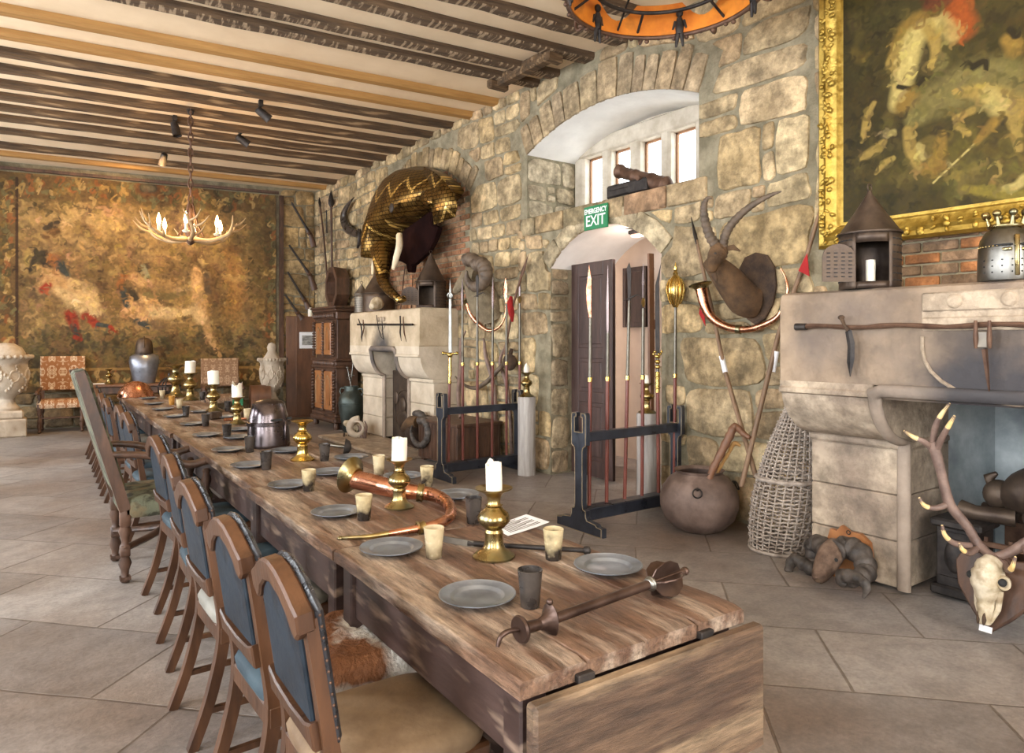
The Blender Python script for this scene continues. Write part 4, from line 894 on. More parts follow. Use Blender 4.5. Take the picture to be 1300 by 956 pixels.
# ================================================================ chairs along the left side of the tables
def dining_chair(label, seatm, group='blue leather backed oak chairs'):
    """faces +X; origin on the floor under the seat"""
    t = thing('dining_chair', label, 'chair', (0,0,0), 0, group)
    HW = .178
    def bx(z): return -.195-.075*max(0, (z-.42)/.5)          # raked back line
    for s in (-1, 1):
        m = MB(); pts = spline([(-.31, s*HW, 0), (-.245, s*HW, .18), (-.2, s*HW, .40), (bx(.6), s*HW, .60), (bx(.86), s*HW, .865)], 5)
        m.tube(pts, lerp_list([.024,.026,.028,.026,.025], len(pts)), 4, phase=PI/4, asp=1.0, up=(1,0,0)); m.build('rear_post', MT['oak'], t, 30)
        m = MB(); m.tube([(.20, s*.19, 0), (.20, s*.19, .40)], [.022,.03], 4, phase=PI/4, up=(1,0,0)); m.build('leg', MT['oak'], t, 30)
        m = MB(); m.tube([(-.26, s*HW, .13), (.19, s*.188, .13)], .014, 4, phase=PI/4); m.build('stretcher', MT['oak'], t, 30)
    m = MB(); m.tube([(.19, -.185, .20), (.19, .185, .20)], .014, 4, phase=PI/4); m.build('stretcher', MT['oak'], t, 30)
    crest = [(HW+.022, .825), (HW+.022, .868), (.165, .884), (.12, .910), (.06, .934), (0, .942), (-.06, .934), (-.12, .910), (-.165, .884), (-HW-.022, .868), (-HW-.022, .825), (-HW+.012, .80), (-.14, .815), (-.12, .842), (-.07, .872), (0, .886), (.07, .872), (.12, .842), (.14, .815), (HW-.012, .80)]
    k = (bx(.93)-bx(.6))/.33; zc = Vector((k, 0, 1)).normalized(); O = Vector((bx(.6)-.040, 0, .607))
    nrm = Vector((0,1,0)).cross(zc).normalized()
    def BM(off=0): 
        M = Matrix((Vector((0,1,0)), zc, nrm)).transposed().to_4x4(); M.translation = O+nrm*off; return M
    cr = [(y, (z-.6)*1.03) for y, z in crest]
    m = MB(); m.prism(cr, .045, BM(), .006); m.build('crest_rail', MT['oak'], t, 30)
    lo = [(-HW, -.06), (HW, -.06), (HW, .01), (.12, -.012), (0, -.02), (-.12, -.012), (-HW, .01)]
    m = MB(); m.prism(lo, .04, BM(), .005); m.build('lower_rail', MT['oak'], t, 30)
    pad = [(-.155, -.01), (.155, -.01), (.155, .21), (.135, .24), (.08, .283), (0, .30), (-.08, .283), (-.135, .24), (-.155, .21)]
    m = MB(); m.prism(pad, .022, BM(.012), .006); pd = m.build('back_panel', MT['leather'], t, 40)
    front = [(-HW-.02, -.05), (HW+.02, -.05), (HW+.022, .272), (.165, .294), (.12, .322), (.06, .347), (0, .356), (-.06, .347), (-.12, .322), (-.165, .294), (-HW-.022, .272)]
    m = MB(); m.prism(front, .022, BM(.045), .009); m.build('leather_facing', MT['blacktrim'], t, 40)
    m = MB()
    for s in (-1, 1):
        for i in range(12): m.ell(BM(.056) @ Vector((s*(HW+.021), -.04+.30*i/11, 0)), .004, 6, 4)
    nl = m.build('brass_nails', MT['rust'], t, 60); nl['kind'] = 'stuff'
    m = MB(); m.box((.0, 0, .40), (.44, .40, .07), b=.008); m.build('seat_rail', MT['oak'], t, 30)
    m = MB(); rg = []
    for z, g in ((.43, 0), (.455, .006), (.475, -.004), (.487, -.03)):
        rg.append([(x*(.222+g), y*(.202+g), z) for x, y in [(math.copysign(abs(math.cos(a))**.35, math.cos(a)), math.copysign(abs(math.sin(a))**.35, math.sin(a))) for a in [2*PI*i/28 for i in range(28)]]])
    m.loft(rg); m.build('seat_cushion', seatm, t, 50)
    return t
CH = [(1.735, .845, 't', 'nearest blue leather chair at the table, its back closest to the camera'), (2.245, .84, 'b', 'second blue leather chair from the camera, the ragged hide on its seat'), (2.92, .86, 'g', 'third blue leather chair from the camera, with a grey seat'),
      (3.62, .91, 'b', 'fourth blue leather chair from the camera, with a dark blue seat'), (4.41, .96, 'b', 'fifth blue leather chair, just in front of the tall green armchair'),
      (5.98, .995, 'b', 'oak chair first beyond the tall green armchair, close to the table'), (6.66, 1.02, 'b', 'oak chair second beyond the tall green armchair'),
      (7.55, 1.01, 'b', 'oak chair third beyond the tall green armchair'), (8.27, 1.03, 'g', 'oak chair fourth beyond the tall green armchair'), (9.0, 1.05, 'b', 'oak chair fifth beyond the tall green armchair'), (9.6, 1.07, 'b', 'oak chair sixth beyond the tall green armchair'), (10.4, 1.08, 'b', 'farthest oak chair of the row beside the far table end')]
cb = dining_chair(CH[1][3], MT['seatblue']); cg = dining_chair(CH[2][3], MT['seatgrey'])
ct = dining_chair(CH[0][3], MT['seattan'])
for y, x, k, lab in CH:
    src = {'g': cg, 'b': cb, 't': ct}[k]
    if lab in (CH[0][3], CH[1][3], CH[2][3]): src.location = (x-.03, y, 0); src.rotation_euler = (0,0,rnd.uniform(-.03,.03)); continue
    dup(src, lab, (x-.03, y, 0), rnd.uniform(-.04, .04))
# ragged hide over the nearest seat
m = MB(); n = 26; vs = []; fs = []
for j in range(n+1):
    for i in range(n+1):
        u, v = i/n*2-1, j/n*2-1; x = .02+.24*u; y = .235*v
        z = .500+.014*noise.noise(Vector((x*12, y*12, 0)))+.012*noise.noise(Vector((x*30, y*30, 2)))
        ex = max(abs(u), abs(v))
        if ex > .82: z -= (ex-.82)*.55*(1+.6*noise.noise(Vector((x*20, y*20, 5)))); 
        w = 1+.07*noise.noise(Vector((math.atan2(v, u)*5, 0, 7)))*ex
        vs.append((x*w, y*w, z))
for j in range(n):
    for i in range(n): a = j*(n+1)+i; fs.append((a, a+1, a+n+2, a+n+1))
m.add(vs, fs)
hide = mat('ragged_white_and_brown_hide', (.12,.045,.018), (.24,.10,.04), rough=.95, scale=7, bump=1.0, bscale=45, bdist=.02, c3=(.74,.70,.64), c3scale=2.6, c3amt=(.38,.44))
o = m.build('fur_hide', hide, None, 60, recalc=False); md = o.modifiers.new('thick', 'SOLIDIFY'); md.thickness = .012; md.offset = 0
o.location = (.86, 2.245, 0); tag(o, 'ragged brown and white fur hide spread over the second chair seat', 'hide')

# ---- tall upholstered armchairs
def turned(m, x, y, z0, z1, r=.024, k=3):
    L = z1-z0; pr = [(.001, 0)]
    for i in range(k):
        a = i/k*L; h = L/k
        pr += [(r*.75, a+.02*h), (r*1.15, a+.12*h), (r*.7, a+.22*h), (r*.85, a+.4*h), (r*1.35, a+.6*h), (r*.8, a+.82*h), (r*1.1, a+.9*h), (r*.75, a+.98*h)]
    pr.append((.001, L)); m.lathe(pr, 14, (x, y, z0))
def armchair(label, fabric, wood, h=1.30, w=.56, d=.52, rake=.20, scroll=True, low=False, backtop=None):
    t = thing('armchair', label, 'armchair'); HW = w/2; ze = .45
    for s in (-1, 1):
        m = MB(); m.box((-d/2, s*(HW-.03), .03), (.06,.06,.02)); turned(m, -d/2, s*(HW-.03), .0, .40, .028, 2); m.box((-d/2, s*(HW-.03), .20), (.055,.055,.07), b=.005); m.box((-d/2, s*(HW-.03), .41), (.06,.06,.12), b=.005)
        m.build('leg', wood, t, 50)
        m = MB(); turned(m, d/2-.03, s*(HW-.03), 0, .40, .028, 2); m.box((d/2-.03, s*(HW-.03), .20), (.055,.055,.07), b=.005); m.box((d/2-.03, s*(HW-.03), .41), (.06,.06,.12), b=.005); turned(m, d/2-.03, s*(HW-.03), .47, .66, .024, 1)
        m.build('leg', wood, t, 50)
        m = MB(); m.tube([(-d/2, s*(HW-.03), .45), (-d/2-rake*.5, s*(HW-.03), (h+.45)/2), (-d/2-rake, s*(HW-.03), h)], [.045,.044,.036], 4, phase=PI/4, up=(1,0,0)); m.build('back_post', wood, t, 30)
        m = MB()
        if scroll: pts = [(-d/2-.07, s*(HW-.02), .80), (-.12, s*(HW-.01), .775), (.10, s*HW, .70), (.22, s*(HW+.01), .715), (.33, s*(HW+.012), .715), (.365, s*(HW+.012), .675), (.335, s*(HW+.01), .65), (.315, s*(HW+.01), .672)]
        else: pts = [(-d/2-.05, s*(HW-.02), .70), (0, s*HW, .69), (.2, s*HW, .67), (.27, s*HW, .66), (.285, s*HW, .63)]
        sp = spline(pts, 5); m.tube(sp, lerp_list([.02,.024,.026,.026,.028,.026,.02,.014][:len(pts)], len(sp)), 8, asp=1.2, up=(0,0,1)); m.build('arm', wood, t, 60)
    m = MB()
    if scroll:
        sp = spline([(-d/2, -HW+.04, .21), (-.08, -.1, .23), (0, 0, .25), (-.08, .1, .23), (-d/2, HW-.04, .21)], 6); m.tube(sp, .02, 8, asp=1.5)
        sp = spline([(d/2-.03, -HW+.04, .21), (.08, -.1, .23), (0, 0, .25), (.08, .1, .23), (d/2-.03, HW-.04, .21)], 6); m.tube(sp, .02, 8, asp=1.5)
    else:
        for k in range(2): 
            M = Matrix.Rotation(PI/2, 4, 'X'); 
            pr = [(.008, 0)]+[(.012+.010*(i % 2), w*.86*i/13) for i in range(1, 13)]+[(.008, w*.86)]
            m.lathe(pr, 10, (d/2-.03 if k == 0 else -d/2, w*.43, .24 if k == 0 else .2), M)
    m.build('stretcher', wood, t, 60)
    m = MB(); m.box((0, 0, .44), (d, w, .05), b=.008); m.build('seat_rail', wood, t, 30)
    m = MB(); rg = []
    for z, g in ((.40, 0.0), (.425, .012), (.48, .012), (.515, -.005), (.53, -.05)):
        rg.append([(x*(d/2+.01+g), y*(w/2+.005+g), z) for x, y in [(math.copysign(abs(math.cos(a))**.3, math.cos(a)), math.copysign(abs(math.sin(a))**.3, math.sin(a))) for a in [2*PI*i/32 for i in range(32)]]])
    m.loft(rg); m.build('seat', fabric, t, 50)
    m = MB(); zb = .56 if not low else .66
    k = rake/(h-.45); O = Vector((-d/2-(zb-.45)*k, 0, zb)); up = Vector((-k, 0, 1)).normalized(); nm = Vector((0,1,0)).cross(up)
    M = Matrix((Vector((0,1,0)), up, nm)).transposed().to_4x4(); M.translation = O-nm*.03; L = (h-zb)*1.02
    m.prism([(-HW+.055, 0), (HW-.055, 0), (HW-.055, L*.97), (HW*.5, L+.012), (0, L+.02), (-HW*.5, L+.012), (-HW+.055, L*.97)] if scroll else [(-HW, 0), (HW, 0), (HW, L), (-HW, L)], .075, M, .014); m.build('backrest', fabric, t, 40)
    return t
def damask(name, c1, c2, sc, c0=None, metal=0):
    """mirrored curling figure woven in cloth"""
    m = mat(name, c1, c2, rough=.85, scale=30, bump=.3, bscale=90, bdist=.004)
    N_, L_, b_ = nodes(m); tc = N_.new('ShaderNodeTexCoord'); sp = N_.new('ShaderNodeSeparateXYZ'); L_.new(tc.outputs['Object'], sp.inputs[0])
    ab = N_.new('ShaderNodeMath'); ab.operation = 'PINGPONG'; ab.inputs[1].default_value = sc; L_.new(sp.outputs[1], ab.inputs[0])
    pz = N_.new('ShaderNodeMath'); pz.operation = 'PINGPONG'; pz.inputs[1].default_value = sc*1.5
    ad = N_.new('ShaderNodeMath'); L_.new(sp.outputs[2], ad.inputs[0]); L_.new(sp.outputs[0], ad.inputs[1]); L_.new(ad.outputs[0], pz.inputs[0])
    cb_ = N_.new('ShaderNodeCombineXYZ'); L_.new(ab.outputs[0], cb_.inputs[0]); L_.new(pz.outputs[0], cb_.inputs[1])
    nz = N_.new('ShaderNodeTexNoise'); nz.inputs['Scale'].default_value = 1.6/sc; nz.inputs['Detail'].default_value = 1.5; nz.inputs['Distortion'].default_value = 1.2; L_.new(cb_.outputs[0], nz.inputs[0])
    rp = N_.new('ShaderNodeValToRGB'); e = rp.color_ramp.elements; e[0].position = .46; e[1].position = .52; e[0].color = (*c1, 1); e[1].color = (*c2, 1)
    e2 = e.new(.58); e2.color = (*(c0 or c1), 1); e3 = e.new(.62); e3.color = (*c2, 1)
    L_.new(nz.outputs['Fac'], rp.inputs[0]); L_.new(rp.outputs[0], b_.inputs['Base Color']); return m
MT['green_tap'] = mat('worn_green_tapestry', (.035,.033,.018), (.125,.13,.085), rough=.9, scale=11, bump=.4, bscale=60, lo=.44, hi=.54, c3=(.17,.13,.07), c3scale=6, c3amt=(.55,.65))
MT['damask'] = damask('brown_and_cream_damask', (.30,.13,.05), (.66,.53,.38), .155)
MT['damask_dull'] = damask('faded_brown_damask', (.20,.12,.07), (.38,.27,.18), .12)
a = armchair('tall green tapestry armchair with scrolled arms, standing in the row of blue chairs', MT['green_tap'], MT['darkoak'], 1.31, .58, .50, .24); a.location = (.80, 5.14, 0)
a = armchair('brown and cream damask armchair standing against the far tapestry beside the left urn', MT['damask'], MT['darkoak'], 1.22, .64, .50, .10, scroll=False, low=True); x = .62; a.location = (x, farY(x)-.50, 0); a.rotation_euler = (0, 0, -PI/2-.10)
a = armchair('faded damask armchair behind the far candles, against the tapestry', MT['damask_dull'], MT['darkoak'], 1.16, .64, .50, .08, scroll=False, low=True); x = 3.0; a.location = (x, farY(x)-.7, 0); a.rotation_euler = (0, 0, -PI/2-.1)
# ================================================================ things hung on the long stone wall
def sect(pts, radii, asps=None, n=14, up=(0,0,1)):
    """smooth body through centre points"""
    m = MB(); sp = spline(pts, 4); m.tube(sp, lerp_list(radii, len(sp)), n, asp=lerp_list(asps, len(sp)) if asps else 1.0, up=up); return m
def ridged(pts, r, rid=.10, per=14, n=12, k=10, asp=1.0):
    m = MB(); sp = spline(pts, k); rr = lerp_list(r, len(sp))
    rr = [v*(1+rid*math.sin(i*2*PI/len(sp)*per)) for i, v in enumerate(rr)]; m.tube(sp, rr, n, asp=asp); return m
X = lambda px, py, x: wl(px, py, x)
# ---- EXIT sign
P = [wl(743,264,4.79), wl(774,258,4.79), wl(774,288,4.79), wl(743,297,4.79)]
y1, y0 = 5.40, 5.05; z0, z1 = 2.63, 2.87
t = thing('exit_sign', 'green emergency exit sign fixed between the doorway arch and the window sill', 'sign', (4.79, (y0+y1)/2, (z0+z1)/2))
m = MB(); m.box((0,0,0), (.018, y1-y0, z1-z0), b=.003); m.build('panel', MT['green_sign'], t)
def text(body, size, loc, parent, mt, name, rotm, align='CENTER', sx=1.0):
    c = bpy.data.curves.new(name, 'FONT'); c.body = body; c.size = size; c.align_x = align; c.align_y = 'CENTER'; c.extrude = .0015; c.offset = .0016
    o = bpy.data.objects.new(name, c); COL.objects.link(o); dg = bpy.context.evaluated_depsgraph_get(); me = bpy.data.meshes.new_from_object(o.evaluated_get(dg)); bpy.data.objects.remove(o)
    for v in me.vertices: v.co.x *= sx
    me.materials.clear(); me.materials.append(mt); o = bpy.data.objects.new(name, me); COL.objects.link(o); o.parent = parent; o.matrix_local = Matrix.Translation(loc) @ rotm; return o
RW = Matrix(((0,0,-1,0),(-1,0,0,0),(0,1,0,0),(0,0,0,1)))       # text facing -X, reading towards -Y
text('EMERGENCY', .072, (-.011, 0, .065), t, MT['white_letter'], 'lettering', RW, sx=.80)
text('EXIT', .155, (-.011, 0, -.035), t, MT['white_letter'], 'lettering', RW, sx=.92)
# ---- small cannon on the window sill
p = wl(800, 244, 4.95); p.z = 2.925
t = thing('small_cannon', 'small dark bronze cannon on a carriage lying on the window sill', 'cannon', p); T = Matrix.Translation(-p)
A = wl(785, 217, 4.98); B = wl(852, 238, 4.98); d = (B-A).normalized(); L = (B-A).length
m = MB(T); M = frame(A, d, (0,0,1)); k = L
m.lathe([(.045,.02*k),(.05,0),(.072,.01*k),(.074,.05*k),(.06,.07*k),(.055,.12*k),(.062,.14*k),(.058,.3*k),(.068,.32*k),(.068,.36*k),(.06,.38*k),(.07,.6*k),(.082,.62*k),(.082,.66*k),(.075,.68*k),(.082,.88*k),(.09,.90*k),(.06,.96*k),(.03,.98*k),(.035,1.03*k),(.015,1.06*k),(.001,1.06*k)], 24, M=M)
m.tube([A+d*(.55*k)+Vector((-.12,0,0)), A+d*(.55*k)+Vector((.12,0,0))], .025, 8); m.build('barrel', MT['rust'], t, 50)
m = MB(T); c = A.lerp(B, .32); c.z = 2.925+.07
m.box(c+Vector((0,.03,0)), (.2,.55,.14), b=.02); m.box(c+Vector((0,.12,-.02)), (.22,.28,.08), b=.015); m.build('carriage', MT['iron'], t)
# ---- golden elephant head of armour plates
EX = 4.25
p = wl(528, 285, 4.6); t = thing('elephant_head_armour', 'golden scale elephant head armour with tusks mounted before the bricked arch', 'armour', p); T = Matrix.Translation(-p)
def pp(px, py, x): return wl(px, py, x)
gold = mat('riveted_golden_scales', (.13,.072,.02), (.27,.165,.045), rough=.3, metal=.85, scale=3, bump=.2)
N_, L_, b_ = nodes(gold); tc = N_.new('ShaderNodeTexCoord'); sp_ = N_.new('ShaderNodeSeparateXYZ'); L_.new(tc.outputs['Object'], sp_.inputs[0])
def mth(op, a, b=None, v=None):
    q = N_.new('ShaderNodeMath'); q.operation = op; L_.new(a, q.inputs[0])
    if b is not None: L_.new(b, q.inputs[1])
    if v is not None: q.inputs[1].default_value = v
    return q.outputs[0]
yy = sp_.outputs[1]; zz = sp_.outputs[2]
tri = mth('PINGPONG', mth('ADD', yy, v=10), v=.22); zig = mth('FRACT', mth('MULTIPLY', mth('ADD', zz, tri), v=1.9)); band = mth('LESS_THAN', zig, v=.10)
ck = N_.new('ShaderNodeTexBrick'); ck.inputs['Scale'].default_value = 1; ck.inputs['Brick Width'].default_value = .07; ck.inputs['Row Height'].default_value = .05; ck.inputs['Mortar Size'].default_value = .006; ck.inputs['Color1'].default_value = (.8,.8,.8,1); ck.inputs['Color2'].default_value = (1.1,1.1,1.1,1); ck.inputs['Mortar'].default_value = (.22,.2,.16,1)
cx = N_.new('ShaderNodeCombineXYZ'); L_.new(yy, cx.inputs[0]); L_.new(zz, cx.inputs[1]); L_.new(cx.outputs[0], ck.inputs[0])
old = b_.inputs['Base Color'].links[0].from_socket
mx = N_.new('ShaderNodeMix'); mx.data_type = 'RGBA'; L_.new(band, mx.inputs[0]); L_.new(old, mx.inputs[6]); mx.inputs[7].default_value = (1.0,.72,.24,1)
m2 = N_.new('ShaderNodeMix'); m2.data_type = 'RGBA'; m2.blend_type = 'MULTIPLY'; m2.inputs[0].default_value = 1; L_.new(mx.outputs[2], m2.inputs[6]); L_.new(ck.outputs[0], m2.inputs[7]); L_.new(m2.outputs[2], b_.inputs['Base Color'])
bp = N_.new('ShaderNodeBump'); bp.invert = True; bp.inputs['Strength'].default_value = .8; bp.inputs['Distance'].default_value = .012; L_.new(ck.outputs['Fac'], bp.inputs['Height']); L_.new(bp.outputs[0], b_.inputs['Normal'])
# skull cap and face: profile seen from the room, rows of (far edge, near edge, crown depth)
rows = [(213,522,541,4.62),(219,501,553,4.42),(229,487,562,4.30),(240,479,568,4.22),(252,474,557,4.17),(264,473,543,4.13),(277,473,524,4.11),(290,473,505,4.11),(302,473,499,4.12),(316,473,496,4.12),(328,474,494,4.12)]
def dome_rows(rows, back, n=14):
    rg = []
    for (py, xa, xb, xf) in rows:
        a = wl(xa, py, (xf+back)/2); b = wl(xb, py, (xf+back)/2); r_ = []
        for i in range(n):
            q = PI*i/(n-1); c = a.lerp(b, .5-.5*math.cos(q)); c.x = back-(back-xf)*max(0, math.sin(q))**.8; r_.append(c)
        rg.append(r_)
    return rg
m = MB(T); m.loft(dome_rows(rows, 4.72), closed=False); o = m.build('head_plates', gold, t, 60, recalc=False); md = o.modifiers.new('s', 'SOLIDIFY'); md.thickness = .012
ear = [(538,211,4.50),(553,219,4.42),(566,232,4.40),(577,247,4.42),(580,262,4.44),(577,276,4.45),(563,281,4.42),(551,285,4.38),(549,272,4.36),(549,262,4.33),(541,262,4.30),(533,255,4.26)]
E_ = [wl(x, y, d) for x, y, d in ear]; c = sum(E_, Vector())/len(E_)+Vector((-.06,0,.05))
m = MB(T); n = len(E_); m.add(E_+[e.lerp(c, .5)+Vector((-.02,0,0)) for e in E_]+[c], [(i, (i+1) % n, n+(i+1) % n, n+i) for i in range(n)]+[(n+i, n+(i+1) % n, 2*n) for i in range(n)])
o = m.build('ear_plate', gold, t, 70); md = o.modifiers.new('s', 'SOLIDIFY'); md.thickness = .014
tp = [wl(485,318,4.20), wl(486,332,4.14), wl(486,345,4.09), wl(487,357,4.05), wl(493,367,4.02), wl(501,375,4.0), wl(508,381,4.02), wl(513,379,4.04)]
m = MB(T); sp = spline(tp, 5); m.tube(sp, lerp_list([.17,.14,.105,.085,.068,.055,.045,.04], len(sp)), 16); m.build('trunk_plates', gold, t, 60)
m = MB(T); m.ell(wl(497,264,4.10), (.02,.055,.065)); m.build('eye', MT['iron'], t)
m = MB(T); m.tube(spline([wl(507,299,4.3), wl(507,312,4.2), wl(503,327,4.12), wl(499,342,4.06)], 5), lerp_list([.045,.048,.042,.022], 16), 12); m.build('tusk', MT['ivory'], t, 60)
m = MB(T); m.tube(spline([wl(476,325,4.35), wl(474,338,4.30), wl(473,349,4.26)], 5), lerp_list([.035,.032,.015], 11), 12); m.build('tusk', MT['ivory'], t, 60)
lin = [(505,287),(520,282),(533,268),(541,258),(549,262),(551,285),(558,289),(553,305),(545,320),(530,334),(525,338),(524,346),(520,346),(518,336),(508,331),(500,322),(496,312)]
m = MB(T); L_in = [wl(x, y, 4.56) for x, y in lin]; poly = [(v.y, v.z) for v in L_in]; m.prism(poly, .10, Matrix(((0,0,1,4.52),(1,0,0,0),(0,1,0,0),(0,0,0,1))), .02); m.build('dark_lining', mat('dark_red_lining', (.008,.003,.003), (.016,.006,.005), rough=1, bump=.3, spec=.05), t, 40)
# ---- big sickle-like horn
P = [wl(x, y, 4.74) for x, y in ((450,250),(444,257),(438,267),(436,278),(440,289),(450,296),(455,296))]
t = thing('hanging_horn', 'dark curved horn hanging on the wall left of the golden elephant', 'horn', P[0]); T = Matrix.Translation(-P[0])
m = MB(T); sp = spline(P, 5); m.tube(sp, lerp_list([.004,.03,.06,.08,.085,.07,.05], len(sp)), 12, asp=.7); m.build('horn', MT['horn_dark'], t, 60)
m = MB(T); q = [wl(x, y, 4.77) for x, y in ((456,291),(457.5,300),(456.5,308),(454,315))]; m.tube(q, [.03,.045,.04,.02], 8, asp=.6); m.build('wall_bracket', MT['iron'], t, 50)
# ---- tall weapons in the far corner
def pole(name, label, cat, pts, r, mt, x=4.75, group=None, head=None, hm=None):
    P = [wl(px, py, x if not isinstance(x, (list, tuple)) else x[i]) for i, (px, py) in enumerate(pts)]
    t = thing(name, label, cat, P[-1], 0, group); T = Matrix.Translation(-P[-1])
    m = MB(T); m.tube(P, r, 10); m.build('shaft', mt, t, 60)
    if head:
        m = MB(T); sp = [P[0]+(P[0]-P[1]).normalized()*h for h, _ in head]; m.tube(sp, [q for _, q in head], 8, asp=.45); m.build('head', hm or MT['steel'], t, 40)
    return t
pole('spear', 'dark leaf-headed spear leaning in the far corner above the cabinet', 'spear', [(420.5,262),(422,385)], .022, MT['darkoak'], head=[(-.03,.02),(.05,.06),(.12,.055),(.3,.005)], hm=MT['iron'])
pole('spear', 'thin leaning spear leftmost in the far corner above the cabinet', 'spear', [(406.5,262),(411,300),(418,385)], .018, MT['darkoak'], head=[(-.03,.018),(.08,.03),(.2,.004)], hm=MT['iron'])
pole('iron_cross_rod', 'short iron cross rod on the wall between the two corner spears', 'rod', [(414.5,267),(415,296)], .012, MT['iron'])
# ---- ram head on the wall (seen from its left side)
def animal_head(t, T, neck, head, mt, nr, hr, nm='neck', asp=None):
    m = sect(neck, nr); m.m = T; mm = MB(T); mm.add(m.v, m.f); mm.build(nm, mt, t, 70)
    m = sect(head, hr, asp); mm = MB(T); mm.add(m.v, m.f); return mm.build('head', mt, t, 70)
def spiral(c, ax, r0, turns, n, lat, start, dirn=1, shrink=.45):
    """ram horn: curl about axis ax through c, drifting sideways by lat"""
    ax = Vector(ax).normalized(); a = Vector(start); a = (a-ax*a.dot(ax)).normalized(); b = ax.cross(a)*dirn
    return [Vector(c)+(a*math.cos(q)+b*math.sin(q))*(r0*(1-shrink*i/(n-1)))+ax*(lat*(i/(n-1))**1.3) for i, q in [(i, 2*PI*turns*i/(n-1)) for i in range(n)]]
c = Vector((4.55, 7.45, 2.42)); t = thing('ram_head_mount', 'buff ram head with curling dark horns on the wall above the first polearm rack', 'mounted head', (4.80, 7.45, 2.25)); T = Matrix.Translation(-Vector((4.80, 7.45, 2.25)))
animal_head(t, T, [X(622,395,4.84),X(615,383,4.74),X(606,368,4.64),X(601,357,4.56)], [X(605,350,4.58),X(598,350,4.56),X(589,357,4.53),X(581,366,4.50),X(577,370,4.49)], MT['fur_grey'], [.26,.22,.16,.11], [.09,.115,.092,.06,.035], asp=[.9,.85,.75,.8,.8])
for s in (-1, 1):
    m = ridged(spiral(X(609,351,4.46) if s < 0 else X(596,344,4.68), (s,.15*s,0), .15, .92, 30, .12, (0,.5,1), s, .25), [.085,.09,.085,.075,.06,.04,.012], .05, 16, k=3); mm = MB(T); mm.add(m.v, m.f); mm.build('horn', MT['ibexhorn'], t, 60)
m = MB(T); m.ell(X(592,354,4.44), (.02,.03,.025)); m.build('eye', MT['iron'], t)
# ---- ibex head on a shield
O = Vector((4.82, 3.36, 1.90)); t = thing('ibex_head_mount', 'brown ibex head with two long ridged horns on a dark wall shield', 'mounted head', O); T = Matrix.Translation(-O)
sh = [(0,.30),(.10,.27),(.165,.17),(.18,.03),(.15,-.12),(.08,-.23),(0,-.28),(-.08,-.23),(-.15,-.12),(-.18,.03),(-.165,.17),(-.10,.27)]
m = MB(); m.prism(sh, .035, Matrix(((0,0,-1,.0),(1,0,0,0),(0,1,0,0),(0,0,0,1))), .008); m.build('shield', MT['fur_dark'], t, 40)
m = MB(T); sp = spline([(4.80,3.37,1.80),(4.71,3.41,1.83),(4.58,3.46,1.98),(4.50,3.53,2.10),(4.46,3.57,2.15)], 5); m.tube(sp, lerp_list([.125,.140,.118,.085,.058], len(sp)), 18, asp=.85); m.build('neck', MT['fur_brown'], t, 70)
m = MB(T); hp_ = [X(921,314,4.47), X(914,318,4.44), X(909,326,4.40), X(905,336,4.36), X(903,343,4.33), X(902.5,346,4.325)]; sp = spline(hp_, 5); m.tube(sp, lerp_list([.05,.078,.068,.048,.036,.015], len(sp)), 16, asp=.85); m.build('head', MT['fur_brown'], t, 70)
m = MB(T); m.tube([X(906,347,4.35), X(908,353,4.36), X(910,360,4.37)], [.02,.022,.004], 8); m.build('beard', MT['fur_dark'], t, 70)
for pts in ([(920,316,4.46),(931,314,4.46),(940,319,4.48)], [(912,316,4.42),(902,312,4.38)]):
    m = MB(T); m.tube([X(*q) for q in pts], [.02,.022,.004][:len(pts)] if len(pts) == 3 else [.018,.004], 8, asp=.5); m.build('ear', MT['fur_brown'], t, 70)
for q in ((908,322,4.36),): m = MB(T); m.ell(X(*q), (.012,.014,.012)); m.build('eye', MT['iron'], t)
def horn_tapered(pts, r, per, asp): 
    m = MB(T); sp = spline([X(*q) for q in pts], 8); rr = lerp_list(r, len(sp)); rr = [v*(1+.11*math.sin(i/len(sp)*2*PI*per)) for i, v in enumerate(rr)]; m.tube(sp, rr, 12, asp=asp); return m
horn_tapered([(918,312,4.45),(921,298,4.43),(930,283,4.42),(945,268,4.42),(962,256,4.43),(980,247,4.45),(992,243,4.47)], [.042,.040,.036,.031,.025,.017,.005], 17, .8).build('horn', MT['ibexhorn'], t, 60)
horn_tapered([(910,312,4.42),(903,303,4.38),(897,288,4.34),(894,272,4.31),(894,260,4.30),(898,252,4.31),(904,252,4.33)], [.042,.040,.036,.031,.025,.017,.005], 15, .8).build('horn', MT['ibexhorn'], t, 60)
# ---- long copper horn on the wall
P = [X(890,366,4.62), X(894,385,4.62), X(900,399,4.63), X(912,410,4.65), X(930,417,4.68), X(950,418,4.71), X(970,412,4.74), X(987,402,4.77), X(996,385,4.78), X(1000,368,4.78), X(997,352,4.78), X(991,341,4.77)]
t = thing('copper_wall_horn', 'long copper horn with a flat brass bell hanging under the ibex head', 'horn', P[4]); T = Matrix.Translation(-P[4])
sp = spline(P, 5); rr = lerp_list([.05,.042,.038,.034,.03,.026,.023,.02,.016,.012,.009,.008], len(sp)); m = MB(T); m.tube(sp, rr, 16); m.build('tube', MT['copper'], t, 60)
M = frame(P[0], (P[0]-P[1]), (1,0,0)); m = MB(T); m.lathe([(.05,-.01),(.055,.005),(.075,.018),(.095,.026),(.098,.032),(.088,.034),(.05,.03),(.001,.02)], 28, M=M); m.build('bell', MT['brass'], t, 60)
for i in (22, 38): m = MB(T); m.lathe([(rr[i],-.02),(rr[i]+.009,-.018),(rr[i]+.006,0),(rr[i]+.011,.018),(rr[i],.02)], 16, M=frame(sp[i], sp[i+1]-sp[i], (0,0,1))); m.build('ferrule', MT['brass'], t, 60)
